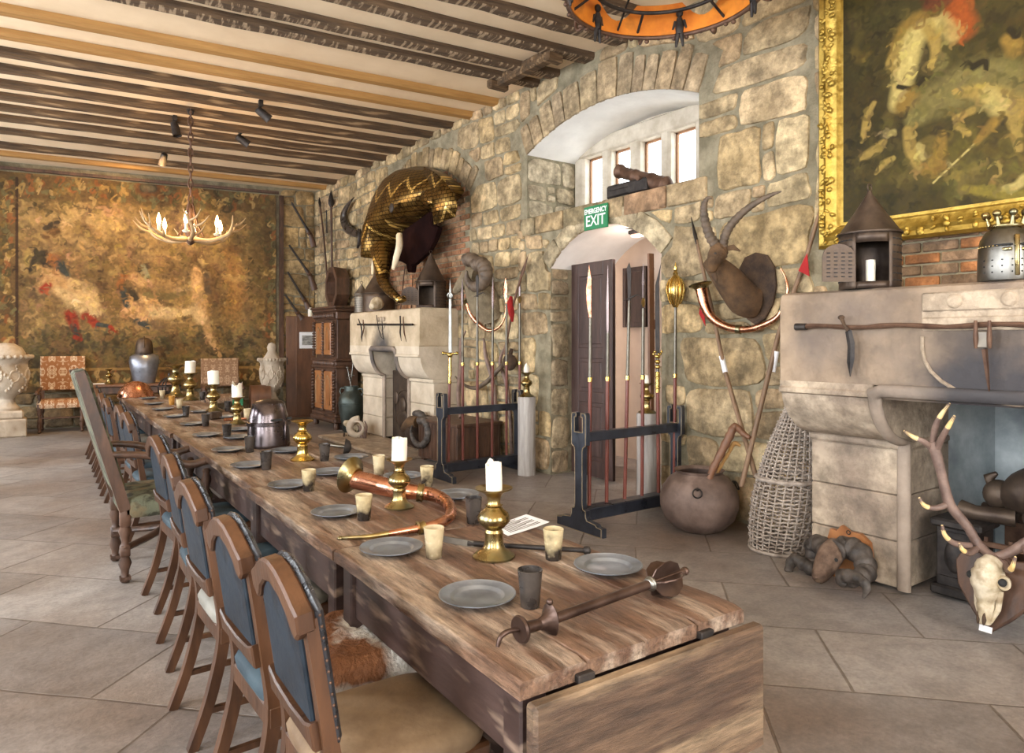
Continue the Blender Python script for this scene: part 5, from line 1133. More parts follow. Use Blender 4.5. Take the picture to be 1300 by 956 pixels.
m = MB(T); m.tube([sp[-1], sp[-1]+(sp[-1]-sp[-2])*1.5], [.009,.014], 10); m.build('mouthpiece', MT['brass'], t, 60)
# ---- two crossed lances leaning on the wall, with white bands and a red pennant
def lance(label, pts, xs, band, pennant=None, mt='darkoak'):
    P = [X(px, py, x) for (px, py), x in zip(pts, xs)]; t = thing('lance', label, 'lance', P[-1], 0, 'crossed lances'); T = Matrix.Translation(-P[-1])
    m = MB(T); m.tube(P, lerp_list([.014,.018,.02], len(P)), 10); m.build('shaft', MT[mt], t, 60)
    a, b = [X(px, py, x-.0) for px, py, x in band]; m = MB(T); m.tube([a, b], .0215, 12); m.build('white_band', MT['paper'], t, 60)
    m = MB(T); d = (P[0]-P[1]).normalized(); m.tube([P[0]-d*.04, P[0]+d*.05, P[0]+d*.22], [.017,.024,.003], 8, asp=.5); m.build('spearhead', MT['iron'], t)
    if pennant:
        q = [X(*v) for v in pennant]; m = MB(T); e_ = Vector((-.012,-.004,0)); m.add(q+[v+e_ for v in q], [(0,1,2),(5,4,3),(0,3,4,1),(1,4,5,2),(2,5,3,0)]); m.build('pennant', MT['red_cloth'], t, 0)
    return t
lance('lance leaning from the polearm rack down to the right behind the copper wall horn', [(884,305),(905,398),(920,470),(960,606)], [4.78,4.76,4.72,4.50], [(916,452,4.735),(921,473,4.715)], [(893,370,4.755),(888,398,4.74),(896,414,4.74)], mt='oldwood')
lance('lance rising from behind the round pot to the right past the red pennant and mantel', [(1043,262),(1024,325),(988,425),(941,618)], [4.80,4.80,4.78,4.42], [(986,446,4.745),(981,472,4.73)], [(1025,322,4.775),(1014,344,4.765),(1028,351,4.765)], mt='oldwood')
# ---- painting in its gilded frame
FY0, FY1, FZ0, FZ1 = .35, 2.82, 2.165, 4.15; fw = .175
t = thing('framed_painting', 'large dark hunting scene painting in a wide gilded frame above the right fireplace', 'painting', (4.80, (FY0+FY1)/2, FZ0)); T = Matrix.Translation(-Vector((4.80, (FY0+FY1)/2, FZ0)))
m = MB(T); sec = [(0,0),(.05,0),(.075,.02),(.07,.05),(.085,.075),(.06,.11),(.055,.14),(.03,.155),(.03,fw),(0,fw)]
corners = [(FY1,FZ0,-1,1),(FY0,FZ0,1,1),(FY0,FZ1,1,-1),(FY1,FZ1,-1,-1)]
rings = [[(4.83-d, y+sy*o_, z+sz*o_) for d, o_ in sec] for y, z, sy, sz in corners]
m.loft(rings+[rings[0]], cap=False); m.build('frame', MT['gilt'], t, 30)
m = MB(T); r2 = random.Random(5)
for i in range(26):                       # carved leaf clusters along the frame
    y, z = (FY1-.075, FZ0+.1+i*.078) if i < 24 else (0, 0)
    if i >= 24: continue
    for k in range(4): m.ell((4.755-.012*r2.random(), y+r2.uniform(-.045,.045), z+r2.uniform(-.03,.03)), (.012, r2.uniform(.01,.024), r2.uniform(.01,.028)), 8, 5, Matrix.Rotation(r2.uniform(-1,1), 4, 'X'))
for i in range(30):
    for k in range(3): m.ell((4.755-.012*r2.random(), FY0+.08+i*.08, FZ0+.075+r2.uniform(-.045,.045)), (.012, r2.uniform(.01,.028), r2.uniform(.01,.022)), 8, 5, Matrix.Rotation(r2.uniform(-1,1), 4, 'X'))
o = m.build('carved_leaves', MT['gilt'], t, 60); o['kind'] = 'stuff'
# ================================================================ woven and painted pictures: brush strokes laid on a fine grid of coloured faces
class Canvas:
    def __init__(s, nx, ny, base): s.nx = nx; s.ny = ny; s.a = np.zeros((ny, nx, 3)); s.a[:] = base; s.X, s.Y = np.meshgrid((np.arange(nx)+.5)/nx, (np.arange(ny)+.5)/ny)
    def mix(s, msk, c): m = np.clip(msk, 0, 1)[..., None]; s.a = s.a*(1-m)+np.array(c)*m
    def ell(s, x, y, rx, ry, c, rot=0, soft=.35, al=1.0):
        dx, dy = s.X-x, s.Y-y; q, p = math.cos(rot), math.sin(rot); u = (dx*q+dy*p)/rx; v = (-dx*p+dy*q)/ry
        s.mix(al*np.clip((1-np.sqrt(u*u+v*v))/soft, 0, 1), c)
    def stroke(s, pts, r, c, soft=.5, al=1.0):
        P = [Vector((p[0], p[1], 0)) for p in pts]; P = spline(P, 5) if len(P) > 2 else P
        rr = lerp_list(r, len(P)) if hasattr(r, '__len__') else [r]*len(P); R_ = max(rr); asp = s.asp
        x0 = max(0, int((min(p.x for p in P)-R_/asp)*s.nx)); x1 = min(s.nx, int((max(p.x for p in P)+R_/asp)*s.nx)+2)
        y0 = max(0, int((min(p.y for p in P)-R_)*s.ny)); y1 = min(s.ny, int((max(p.y for p in P)+R_)*s.ny)+2)
        if x1 <= x0 or y1 <= y0: return
        X_ = s.X[y0:y1, x0:x1]*asp; Y_ = s.Y[y0:y1, x0:x1]; best = np.zeros_like(X_)
        for i in range(len(P)-1):
            ax, ay, bx, by = P[i].x*asp, P[i].y, P[i+1].x*asp, P[i+1].y; dx, dy = bx-ax, by-ay; l2 = dx*dx+dy*dy+1e-12
            t = np.clip(((X_-ax)*dx+(Y_-ay)*dy)/l2, 0, 1); d = np.hypot(X_-ax-t*dx, Y_-ay-t*dy); r_ = rr[i]+(rr[i+1]-rr[i])*t
            best = np.maximum(best, np.clip((1-d/np.maximum(r_, 1e-5))/soft, 0, 1))
        m = (best*al)[..., None]; s.a[y0:y1, x0:x1] = s.a[y0:y1, x0:x1]*(1-m)+np.array(c)*m
    def noise(s, amt, sc, seed):
        g = np.random.RandomState(seed); h = int(sc); z = g.rand(h+2, int(h*1.5)+2); yi = s.Y*h; xi = s.X*h*1.5; y0 = yi.astype(int); x0 = xi.astype(int); fy, fx = yi-y0, xi-x0
        fy = fy*fy*(3-2*fy); fx = fx*fx*(3-2*fx)
        n = z[y0, x0]*(1-fx)*(1-fy)+z[y0, x0+1]*fx*(1-fy)+z[y0+1, x0]*(1-fx)*fy+z[y0+1, x0+1]*fx*fy; return (n-.5)*2*amt
    def jitter(s, n, r, ln, seed, lo=.6, hi=1.45, y0=0, y1=1):
        """short broken strokes that vary the colour already there"""
        g = np.random.RandomState(seed)
        for k in range(n):
            x, y = g.rand(), y0+(y1-y0)*g.rand(); c = s.a[int(y*s.ny*.999), int(x*s.nx*.999)]*g.uniform(lo, hi)*np.array((1, g.uniform(.9,1.08), g.uniform(.8,1.15)))
            a = g.uniform(0, 6.28); d = ln*g.uniform(.4, 1.3); s.stroke([(x, y), (x+d*math.cos(a)/s.asp, y+d*math.sin(a)), (x+d*1.6*math.cos(a+.7)/s.asp, y+d*1.6*math.sin(a+.7))], [r, r*.9, r*.3], c, .6, .75)
    def mesh(s, name, mp, mt, parent, thick=0):
        nx, ny = s.nx, s.ny; vs = [mp(i/nx, j/ny) for j in range(ny+1) for i in range(nx+1)]
        fs = [(j*(nx+1)+i, j*(nx+1)+i+1, (j+1)*(nx+1)+i+1, (j+1)*(nx+1)+i) for j in range(ny) for i in range(nx)]
        me = bpy.data.meshes.new(name); me.from_pydata(vs, [], fs); at = me.color_attributes.new('tint', 'FLOAT_COLOR', 'CORNER')
        c = np.ones((ny*nx, 4, 4), np.float32); c[:, :, :3] = np.clip(s.a.reshape(-1, 1, 3), 0, 1); at.data.foreach_set('color', c.ravel()); me.materials.append(mt)
        o = bpy.data.objects.new(name, me); COL.objects.link(o)
        if parent: o.parent = parent
        return o
# ---- a plain hunting scene in the gilded frame
W_, H_ = FY1-FY0-2*fw, FZ1-FZ0-2*fw
cv = Canvas(440, 330, (.035,.026,.006)); cv.asp = W_/H_      # x runs from the far edge to the near edge, y up
n = cv.noise(.5, 5, 1)+cv.noise(.4, 14, 2)
cv.mix(np.clip(.25+n*.5, 0, 1)*.8, (.075,.06,.014))
pale = (.42,.34,.12); buff = (.27,.19,.05); tan = (.20,.125,.025); dk = (.02,.014,.004)
for x, y, rx, ry, c in ((.62,.93,.25,.2,(.16,.15,.03)), (.55,.16,.5,.2,(.11,.085,.018)), (.9,.15,.3,.14,(.26,.20,.045)), (.3,.7,.2,.25,(.05,.04,.01)), (.8,.75,.3,.2,(.10,.085,.02))): cv.ell(x, y, rx, ry, c, soft=.9)
cv.jitter(420, .030, .05, 31, .5, 1.6)
# S turns photo pixels of the visible part into canvas coordinates
def PXY(px, py):
    p = wl(px, py, 4.80); return ((FY1-fw-p.y)/W_, (p.z-FZ0-fw)/H_)
def st(pts, r, c, al=1.0, soft=.55): cv.stroke([PXY(*p) for p in pts], [q/FPX*4.9/H_ for q in (r if hasattr(r, '__len__') else [r]*len(pts))], c, soft, al)
st([(1138,75),(1150,40),(1170,25),(1190,40)], [14,16,14,8], tan); st([(1140,130),(1152,80),(1160,50),(1180,35)], [14,17,18,14], pale); st([(1180,35),(1188,60),(1183,85)], [11,8,5], buff)
st([(1140,110),(1160,112),(1172,100)], 4, dk); st([(1145,135),(1155,125),(1165,135)], [12,15,12], tan)
st([(1138,70),(1132,90),(1128,80),(1140,60)], 5, buff, .8); st([(1215,10),(1222,35)], [18,20], (.26,.06,.01)); st([(1195,25),(1210,45)], 12, pale, .6); st([(1180,5),(1200,0)], 10, (.10,.03,.01))
st([(1160,150),(1190,125),(1225,110),(1262,100),(1300,110)], [14,28,34,30,28], (.15,.125,.04)); st([(1190,90),(1200,80),(1195,72)], 6, (.12,.10,.03)); st([(1235,85),(1250,78),(1252,90)], [6,5,3], dk); st([(1170,140),(1155,160)], [12,6], (.13,.11,.03))
st([(1215,118),(1240,116),(1262,124),(1290,138)], [7,11,16,18], buff); st([(1255,120),(1268,135)], [12,14], pale, .7); st([(1235,140),(1212,150)], [6,4], buff); st([(1288,150),(1294,190)], [10,5], buff)
st([(1280,50),(1290,60)], [10,14], tan); st([(1282,38),(1290,45)], 5, dk)
st([(1152,165),(1156,190),(1168,215)], [7,9,5], buff); st([(1172,218),(1188,210),(1196,170)], [5,13,6], tan); st([(1166,185),(1172,200)], 5, pale, .7)
st([(1110,130),(1100,150),(1094,180)], [4,6,3], buff); st([(1094,200),(1112,190),(1122,180)], [6,9,5], buff); st([(1134,168),(1124,172)], 5, pale, .8); st([(1112,220),(1122,208),(1134,200)], [3,6,3], buff)
st([(1185,232),(1240,180)], 1.6, pale); st([(1240,180),(1262,155)], [5,8], tan); st([(1215,160),(1230,170)], [5,4], buff); st([(1268,205),(1270,222),(1262,224)], 2, buff)
st([(1270,240),(1290,236),(1300,228)], [4,6,8], pale, .9); st([(1225,240),(1300,250)], [6,10], (.24,.19,.03), .7)
cv.jitter(1500, .010, .022, 32, .55, 1.4); cv.a *= (1+cv.noise(.10, 40, 5)+cv.noise(.07, 110, 6))[..., None]
cv.a *= .72
mpt = mat('varnished_oil_paint', (.9,.9,.9), (1.1,1.1,1.1), rough=.62, spec=.2, scale=30, bump=.1, bscale=60, bdist=.002, attr='tint')
ob = bpy.data.objects[[o.name for o in bpy.data.objects if o.name.startswith('framed_painting')][0]]; base = ob.location
cv.mesh('canvas', lambda u, v: (4.80-base.x, FY1-fw-u*W_-base.y, FZ0+fw+v*H_-base.z), mpt, ob)

# ---- the great tapestry on the far wall
TX0, TX1 = -1.15, 4.10; TZ0, TZ1 = .62, 4.30
def tpt(x, z, d=.06):
    k = .155; n = Vector((-k, -1, 0)).normalized(); return Vector((x+n.x*d, farY(x)+n.y*d, z))
def TXY(px, py):
    d = ray(px, py); t = (13.5+4.85*.155-.06)/(d.y+.155*d.x); p = d*t; return ((p.x-TX0)/(TX1-TX0), (p.z+EYE-TZ0)/(TZ1-TZ0))
cv = Canvas(520, 370, (.30,.215,.10)); cv.asp = (TX1-TX0)/(TZ1-TZ0)
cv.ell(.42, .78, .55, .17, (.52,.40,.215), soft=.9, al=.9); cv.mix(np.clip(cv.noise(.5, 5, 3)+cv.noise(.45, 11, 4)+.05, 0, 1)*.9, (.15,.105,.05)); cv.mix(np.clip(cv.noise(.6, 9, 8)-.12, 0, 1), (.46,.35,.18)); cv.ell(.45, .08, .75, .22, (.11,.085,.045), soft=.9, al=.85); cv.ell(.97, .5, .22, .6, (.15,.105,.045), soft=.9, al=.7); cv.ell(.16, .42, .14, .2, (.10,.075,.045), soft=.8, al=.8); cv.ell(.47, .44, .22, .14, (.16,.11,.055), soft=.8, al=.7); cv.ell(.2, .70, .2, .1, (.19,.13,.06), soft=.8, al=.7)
def ts(pts, r, c, al=1.0, soft=.5): cv.stroke([TXY(*p) for p in pts], [q/FPX*13.3/(TZ1-TZ0) for q in (r if hasattr(r, '__len__') else [r]*len(pts))], c, soft, al)
cream = (.66,.53,.32); brn = (.16,.095,.04); dkb = (.055,.045,.03); red = (.33,.045,.02); blu = (.05,.065,.075); grn = (.14,.13,.055); fl_ = (.58,.40,.21); rst = (.30,.14,.055)
g = np.random.RandomState(4)
for k in range(330):                         # leafy ground along the bottom and foliage overhead
    x = g.uniform(22, 362); y = g.uniform(425, 470); q = g.uniform(5, 11); c = [grn, dkb, (.22,.17,.07), brn, (.10,.10,.06)][g.randint(5)]; ts([(x, y), (x+g.uniform(-9,9), y-q), (x+g.uniform(-12,12), y-q*1.5)], [2.2,2.6,.8], c, .75)
for k in range(60):
    x = g.uniform(290, 362); y = g.uniform(290, 420); c = [grn, (.26,.17,.06), (.36,.24,.09), (.2,.15,.06)][g.randint(4)]; ts([(x, y), (x+g.uniform(-8,8), y-7), (x+g.uniform(-10,10), y-12)], [3,3.5,1], c, .5)
for k in range(40): x = g.uniform(30, 360); y = g.uniform(350, 420); ts([(x, y), (x+g.uniform(8,25), y+g.uniform(-4,4))], [2,1], [grn, brn, (.34,.24,.11), cream][g.randint(4)], .45)
ts([(60,310),(120,300),(190,315)], [14,24,16], (.44,.33,.17), .5); ts([(90,298),(105,292),(120,302),(128,310)], [6,9,8,6], (.24,.17,.08), .8)
for k in range(170): x = g.uniform(28, 355); y = g.uniform(248, 290)*.5+124; ts([(x, y), (x+g.uniform(-6,6), y+g.uniform(-4,7))], [3,1.4], [(.10,.085,.04), (.16,.11,.05), (.34,.24,.10), (.20,.16,.07)][g.randint(4)], .8)
for k in range(110): x = g.uniform(36, 345); y = g.uniform(300, 425); ts([(x, y), (x+g.uniform(-7,7), y+g.uniform(-7,7)), (x+g.uniform(-11,11), y+g.uniform(-9,9))], [1.8,1.5,.6], [(.42,.31,.15), (.13,.095,.05), (.22,.16,.07), (.52,.40,.22)][g.randint(4)], .6)
cv.jitter(900, .016, .03, 41, .5, 1.5)
# fleeing woman on the left
ts([(60,330),(68,350),(80,365)], [6,11,14], fl_); ts([(58,290),(66,287),(74,282)], [3,6,3], dkb); ts([(60,300),(72,293)], [5,6], brn); ts([(66,335),(50,328),(46,318)], [7,6,3], dkb); ts([(40,345),(45,330),(55,322)], [3,5,6], dkb); ts([(70,330),(76,338)], [9,7], rst); ts([(78,334),(84,350)], [5,6], blu)
ts([(80,362),(98,378),(115,395)], [12,17,13], cream); ts([(55,365),(70,355),(85,362),(108,374)], [9,11,6,3], fl_); ts([(56,368),(62,362)], [6,5], red); ts([(95,362),(110,370),(128,397)], [9,13,4], (.60,.46,.26), .8)
ts([(90,400),(96,415)], [8,6], red); ts([(94,414),(98,425)], [4,3], blu); ts([(96,428),(103,431)], [3.5,3], red); ts([(110,402),(124,412)], [7,5], red); ts([(126,412),(138,414)], [3.5,3], blu); ts([(141,415),(148,421)], [3,2], red)
# reclining pair in the middle
ts([(160,400),(170,390),(195,392)], [6,13,12], (.45,.27,.15)); ts([(165,395),(180,385),(192,392),(180,402)], [8,13,13,9], fl_); ts([(195,395),(215,398),(240,396)], [9,9,4], cream); ts([(158,375),(152,365),(158,352),(170,350)], [4,5,4,5], rst); ts([(172,352),(180,358)], [8,8], fl_); ts([(156,372),(162,388)], [5,4], blu); ts([(180,342),(186,338)], [6,5], dkb); ts([(182,338),(188,350)], [4,3], (.32,.33,.24)); ts([(168,372),(172,378)], 6, dkb); ts([(175,408),(190,415)], [5,4], blu); ts([(185,375),(215,376),(235,372)], [4,6,3], grn, .7); ts([(195,362),(225,358)], [8,6], (.46,.32,.16), .7)
# standing figures on the right
ts([(250,345),(252,370),(256,390)], [7,9,7], fl_); ts([(247,330),(250,326)], [5,5], brn); ts([(255,330),(270,352)], [4,3], (.5,.38,.2)); ts([(256,392),(266,425),(280,452)], [7,5,3], fl_); ts([(264,340),(272,350),(268,385)], [5,6,3], (.2,.13,.06)); ts([(248,392),(256,405)], [9,9], cream, .8); ts([(263,350),(265,370)], 5, (.13,.10,.07))
ts([(292,320),(300,345),(300,385)], [9,13,12], (.36,.22,.08), .8); ts([(295,315),(302,318)], 7, brn, .8); ts([(285,350),(300,355),(310,352)], [4,5,4], (.46,.33,.15), .8); ts([(288,395),(300,400)], [10,9], (.28,.17,.06), .6)
cv.jitter(2600, .0075, .018, 42, .5, 1.45)
# borders: scrolls of leaves and fruit, then a dark edging
def border(x0, y0, x1, y1, nn, w, sd):
    r_ = random.Random(sd)
    for k in range(nn):
        f = (k+r_.random())/nn; x = x0+(x1-x0)*f; y = y0+(y1-y0)*f; a = r_.uniform(0, 6.3); q = r_.uniform(.25, .6)*w
        ox, oy = r_.uniform(-w,w)*.7, r_.uniform(-w,w)*.7; c = r_.choice([(.46,.33,.14),(.24,.17,.06),(.12,.11,.05),(.30,.13,.05),(.52,.40,.2),(.09,.075,.04),(.20,.20,.11)])
        ts([(x+ox, y+oy), (x+ox+q*math.cos(a), y+oy+q*math.sin(a)), (x+ox+q*math.cos(a)+q*math.cos(a+1.4), y+oy+q*math.sin(a)+q*math.sin(a+1.4)), (x+ox+q*math.cos(a)+.4*q*math.cos(a+2.8), y+oy+.8*q*math.sin(a+2.8))], [2.4,2.0,1.4,.7], c, .9)
for (x0, y0, x1, y1, w) in ((22,236,362,258,13), (9,225,9,470,10), (352,270,350,480,12), (0,484,345,476,11)):
    ts([(x0-4, y0), (x1+4, y1)], w*1.15, (.15,.10,.045), .85, .25); border(x0, y0, x1, y1, 150 if w > 11 else 110, w, int(w*7+x1))
ts([(185,238),(193,238)], [13,13], (.30,.12,.04)); ts([(184,239),(194,239)], [8,8], (.09,.085,.06)); ts([(185,239),(193,239)], [5,5], (.24,.20,.13))
for x in (22,): ts([(x,226),(x,470)], 1.8, (.06,.035,.02))
for y0, y1 in ((214,244),): ts([(-30,y0-2),(22,y0+1),(366,y1)], 3, (.05,.03,.02))
ts([(364,244),(360,470)], 2.2, (.07,.045,.03)); ts([(24,470),(345,466)], 2, (.42,.30,.13))
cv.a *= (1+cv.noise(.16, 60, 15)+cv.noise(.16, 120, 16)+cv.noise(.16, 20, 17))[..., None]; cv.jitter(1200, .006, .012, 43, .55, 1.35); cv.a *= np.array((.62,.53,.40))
mw = mat('woven_wool', (.88,.88,.88), (1.1,1.1,1.1), rough=.95, scale=40, bump=.4, bscale=120, bdist=.006, attr='tint')
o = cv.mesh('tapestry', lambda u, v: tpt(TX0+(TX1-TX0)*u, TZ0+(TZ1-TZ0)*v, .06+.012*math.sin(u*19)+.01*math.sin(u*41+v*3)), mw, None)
md = o.modifiers.new('s', 'SOLIDIFY'); md.thickness = .012; md.offset = -1
tag(o, 'huge old woven tapestry of fleeing and reclining figures covering the far wall', 'tapestry')
# batten above the tapestry and the dark edge post beside it
m = MB(); a = tpt(TX0-.2, TZ1+.05, .08); b = tpt(TX1+.05, TZ1+.05, .08); m.tube([a, b], .035, 4, phase=PI/4); o = m.build('tapestry_batten', MT['darkoak'], None, 30); tag(o, 'long dark wooden batten the tapestry hangs from', 'batten')
m = MB(); a = tpt(TX1+.10, 0.6, .06); b = tpt(TX1+.10, 4.30, .06); m.tube([a, b], .05, 4, phase=PI/4); o = m.build('wall_post', MT['darkoak'], None, 30); tag(o, 'tall dark post along the right edge of the tapestry', 'post')
# ================================================================ polearm racks
def rack(label, X0, X1, Y, h=.93):
    t = thing('polearm_rack', label, 'rack', (X0, Y, 0)); L = X1-X0
    for x in (.025, L-.025):
        half = [(.27,0),(.27,.07),(.215,.075),(.20,.09),(.10,.10),(.085,.125),(.085,.17),(.052,.18),(.045,.22),(.045,h-.30),(.052,h-.27),(.085,h-.25),(.085,h-.02),(.075,h),(.03,h),(.03,h-.03)]
        hole = [(.05,h-.03),(.05,h-.15),(-.05,h-.15),(-.05,h-.03)]
        poly = half+hole+[(-a, b) for a, b in reversed(half)]
        M = Matrix(((0,0,1,x-.025),(1,0,0,0),(0,1,0,0),(0,0,0,1)))
        m = MB(); m.prism(poly, .05, M, .006); p = m.build('end_post', MT['rackpaint'], t, 30)
        m = MB(); n = len(poly)
        xs = x-.0262
        pts = [(xs, a*.965, b if b < .01 else b-.004) for a, b in poly]
        for a, b in zip(pts[1:], pts[2:]+pts[:1]): m.tube([a, b], .0032, 4)
        m.build('gilt_line', MT['rackedge'], p, 0)
    m = MB(); m.box((L/2, 0, h-.195), (L-.06, .075, .075), b=.006); m.build('top_rail', MT['rackpaint'], t, 30)
    m = MB(); m.box((L/2, 0, .13), (L-.06, .12, .10), b=.008); m.build('bottom_rail', MT['rackpaint'], t, 30)
    return t
rack('dark blue polearm rack nearer the camera, in front of the open doorway', 3.60, 4.76, 4.13)
rack('dark polearm rack farther away, beside the pale far fireplace', 3.70, 4.76, 6.50)
def polearm(label, px, pt, Y, ztop, head, zb=.185, ring=1.19, cat='polearm', grip='polered'):
    """pole standing in the rack: red shaft, brass ring, dark steel upper shaft and a head"""
    b = yl(px[0], px[1], Y); b.z = zb; a = yl(pt[0], pt[1], Y); a.z = ztop; x0, x1 = b.x, a.x
    t = thing('polearm', label, cat, b, 0, 'polearms standing in the racks'); d = a-b
    def at(z): return Vector((0,0,0))+d*((z-zb)/(ztop-zb))
    hz = ztop-head[1]
    m = MB(); m.tube([at(zb), at(ring-.02)], .0155, 12); m.build('red_shaft', MT[grip], t, 60)
    m = MB(); m.tube([at(ring-.02), at(ring+.015)], .020, 12); m.build('brass_ring', MT['goldm'], t, 60)
    m = MB(); m.tube([at(ring+.015), at(hz)], [.0145,.012], 12); m.build('steel_shaft', MT['polesteel'] if head[0] != 'sword' else MT['goldm'], t, 60)
    T = Matrix.Translation(at(hz)); k = head[1]; m = MB(T)
    B = Matrix(((-.6,0,.8,0),(.8,0,.6,0),(0,1,0,0),(0,0,0,1)))
    hm = MT['steel']; q = head[0]
    if q == 'glaive': m.prism([(-.012,0),(.012,0),(.03,.10*k/.4),(.036,.22*k/.4),(.01,k),(-.012,k*.72),(-.008,.2*k)], .012, Matrix.Translation((0,0,0)) @ B @ Matrix.Translation((0,0,-.006)), .003); hm = MT['copper']
    elif q == 'spear': m.tube([(0,0,0),(0,0,.1*k),(0,0,.45*k),(0,0,k)], [.012,.016,.018,.002], 4, asp=.5); hm = MT['armour']
    elif q == 'hook':
        m.prism([(-.012,0),(.012,0),(.016,.5*k),(.022,.85*k),(.0,k),(-.016,.8*k)], .01, B, .002); m.tube([(0,0,.02),(.04,-.05,.05),(.06,-.08,.03)], [.008,.006,.002], 6); m.tube([(0,0,.02),(-.03,.04,.0)], [.007,.002], 6); hm = MT['iron']
    elif q == 'disc':
        m.tube([(0,0,0),(0,0,.3*k),(0,0,.6*k),(0,0,k)], [.011,.012,.016,.002], 4, asp=.5); hm = MT['armour']
        m2 = MB(T); m2.lathe([(.001,-.016),(.03,-.012),(.045,0),(.03,.012),(.001,.016)], 20, (0,0,.05), Matrix.Rotation(PI/2, 4, 'X') @ Matrix.Rotation(.6, 4, 'Y')); m2.build('brass_disc', MT['brass'], t, 60)
    elif q == 'saber':
        m.prism([(-.018,0),(.018,0),(.022,.4*k),(.02,.75*k),(-.03,k),(-.012,.78*k),(-.016,.5*k)], .012, B, .003); hm = MT['iron']
        m2 = MB(T)
        for i in range(3): m2.ell((0,0,-.03-.045*i), (.026-.002*i,.026,.02), 12, 6)
        for i in range(6): a_ = i*PI/3; m2.ell((.034*math.cos(a_), .034*math.sin(a_), -.01+.02*(i % 2)), .013, 8, 5)
        m2.tube([(0,0,-.16),(0,0,-.34)], .02, 12); m2.ell((0,0,-.2), (.025,.025,.012)); m2.ell((0,0,-.3), (.025,.025,.012)); m2.build('brass_hilt', MT['goldm'], t, 60)
    elif q == 'macehead':
        m.lathe([(.02,0),(.03,.02),(.055,.07),(.072,.14),(.068,.2),(.045,.26),(.02,.285),(.024,.30),(.012,.32),(.018,.335),(.001,k)], 20)
        for i in range(10):
            a_ = i*PI/5; m.tube([((r+.006)*math.cos(a_), (r+.006)*math.sin(a_), z) for r, z in ((.035,.03),(.055,.07),(.072,.14),(.068,.2),(.045,.25))], .008, 6)
        hm = MT['goldm']
    elif q == 'sword':
        m.prism([(-.020,0),(.020,0),(.014,.8*k),(.0,k),(-.014,.8*k)], .008, B, .002); m2 = MB(T); m2.ring((0,0,.78*k), .028, .008, 16, 6, B)
        m2.build('blade_ring', MT['steel'], t, 60); m2 = MB(T)
        m2.ell((0,0,-.02), (.03,.03,.03)); m2.tube([(-.05,.06,.0),(0,0,-.01),(.05,-.06,.0)], [.012,.016,.012], 8); m2.ell((-.05,.06,.0), .018); m2.ell((.05,-.06,.0), .018); m2.lathe([(.02,-.25),(.016,-.05)], 12); m2.build('brass_hilt', MT['goldm'], t, 60); hm = MT['steel']
    m.build('blade' if q not in ('macehead',) else 'mace_head', hm, t, 40)
    return t
Yn = 4.13
polearm('glaive with a copper-coloured curved blade, leftmost in the doorway rack', (748,655), (750,336), Yn, 2.10, ('glaive',.42))
polearm('plain pointed pike, second from the left in the doorway rack', (770,652), (772.5,336), Yn, 2.11, ('spear',.55))
polearm('hooked dark spear, third from the left in the doorway rack', (793,648), (800,332), Yn, 2.15, ('hook',.32))
polearm('spear with a round brass disc, fourth from the left in the doorway rack', (815,645), (817,336), Yn, 2.15, ('disc',.38))
polearm('brown curved saber blade with an ornate brass hilt, fifth in the doorway rack', (836,641), (834,337), Yn, 2.17, ('saber',.78))
polearm('polearm topped by a large ribbed golden mace head, rightmost in the doorway rack', (856,638), (858,338), Yn, 2.19, ('macehead',.40))
Yf = 6.50
polearm('long sword with a blue-grey blade and brass hilt, leftmost in the farther rack', (569,590), (573,352), Yf, 2.16, ('sword',.80), ring=1.05)
polearm('plain spear second from the left in the farther rack', (587.6,590), (587,353), Yf, 2.18, ('spear',.3), ring=1.24)
polearm('dark spear third from the left in the farther rack, before the copper horn', (606,590), (606,348), Yf, 2.24, ('hook',.26), ring=1.24)
polearm('pale shafted spear fourth from the left in the farther rack', (624.6,590), (626,355), Yf, 2.22, ('spear',.36), ring=1.24)
polearm('spear with a thin reddish tip, fifth from the left in the farther rack', (643,590), (643,357), Yf, 2.22, ('glaive',.3), ring=1.24)
polearm('dark spear rightmost in the farther rack beside the grey post candle', (659.4,585), (660,360), Yf, 2.22, ('disc',.3), ring=1.24)
# toothed brown club behind the rack
a = yl(826, 322, 4.36); b = yl(828, 640, 4.36); b.z = 0
t = thing('toothed_club', 'tall flat brown toothed club standing behind the doorway rack', 'club', b); T = Matrix.Translation(-b)
m = MB(T); m.loft([[p+Vector((s*w, 0, 0)) + Vector((0, q*.012, 0)) for s, q in ((-1,-1),(1,-1),(1,1),(-1,1))] for p, w in ((b,.018),(b.lerp(a,.45),.02),(b.lerp(a,.55),.032),(a,.030))])
m.build('shaft', MT['midoak'], t, 30); m = MB(T)
for i in range(9): p = b.lerp(a, .58+.045*i); m.ell(p+Vector((.03,0,0)), (.014,.01,.02), 8, 5)
m.ell(b.lerp(a, .72)+Vector((.03,0,0)), (.04,.02,.05)); o = m.build('teeth', MT['midoak'], t, 60)

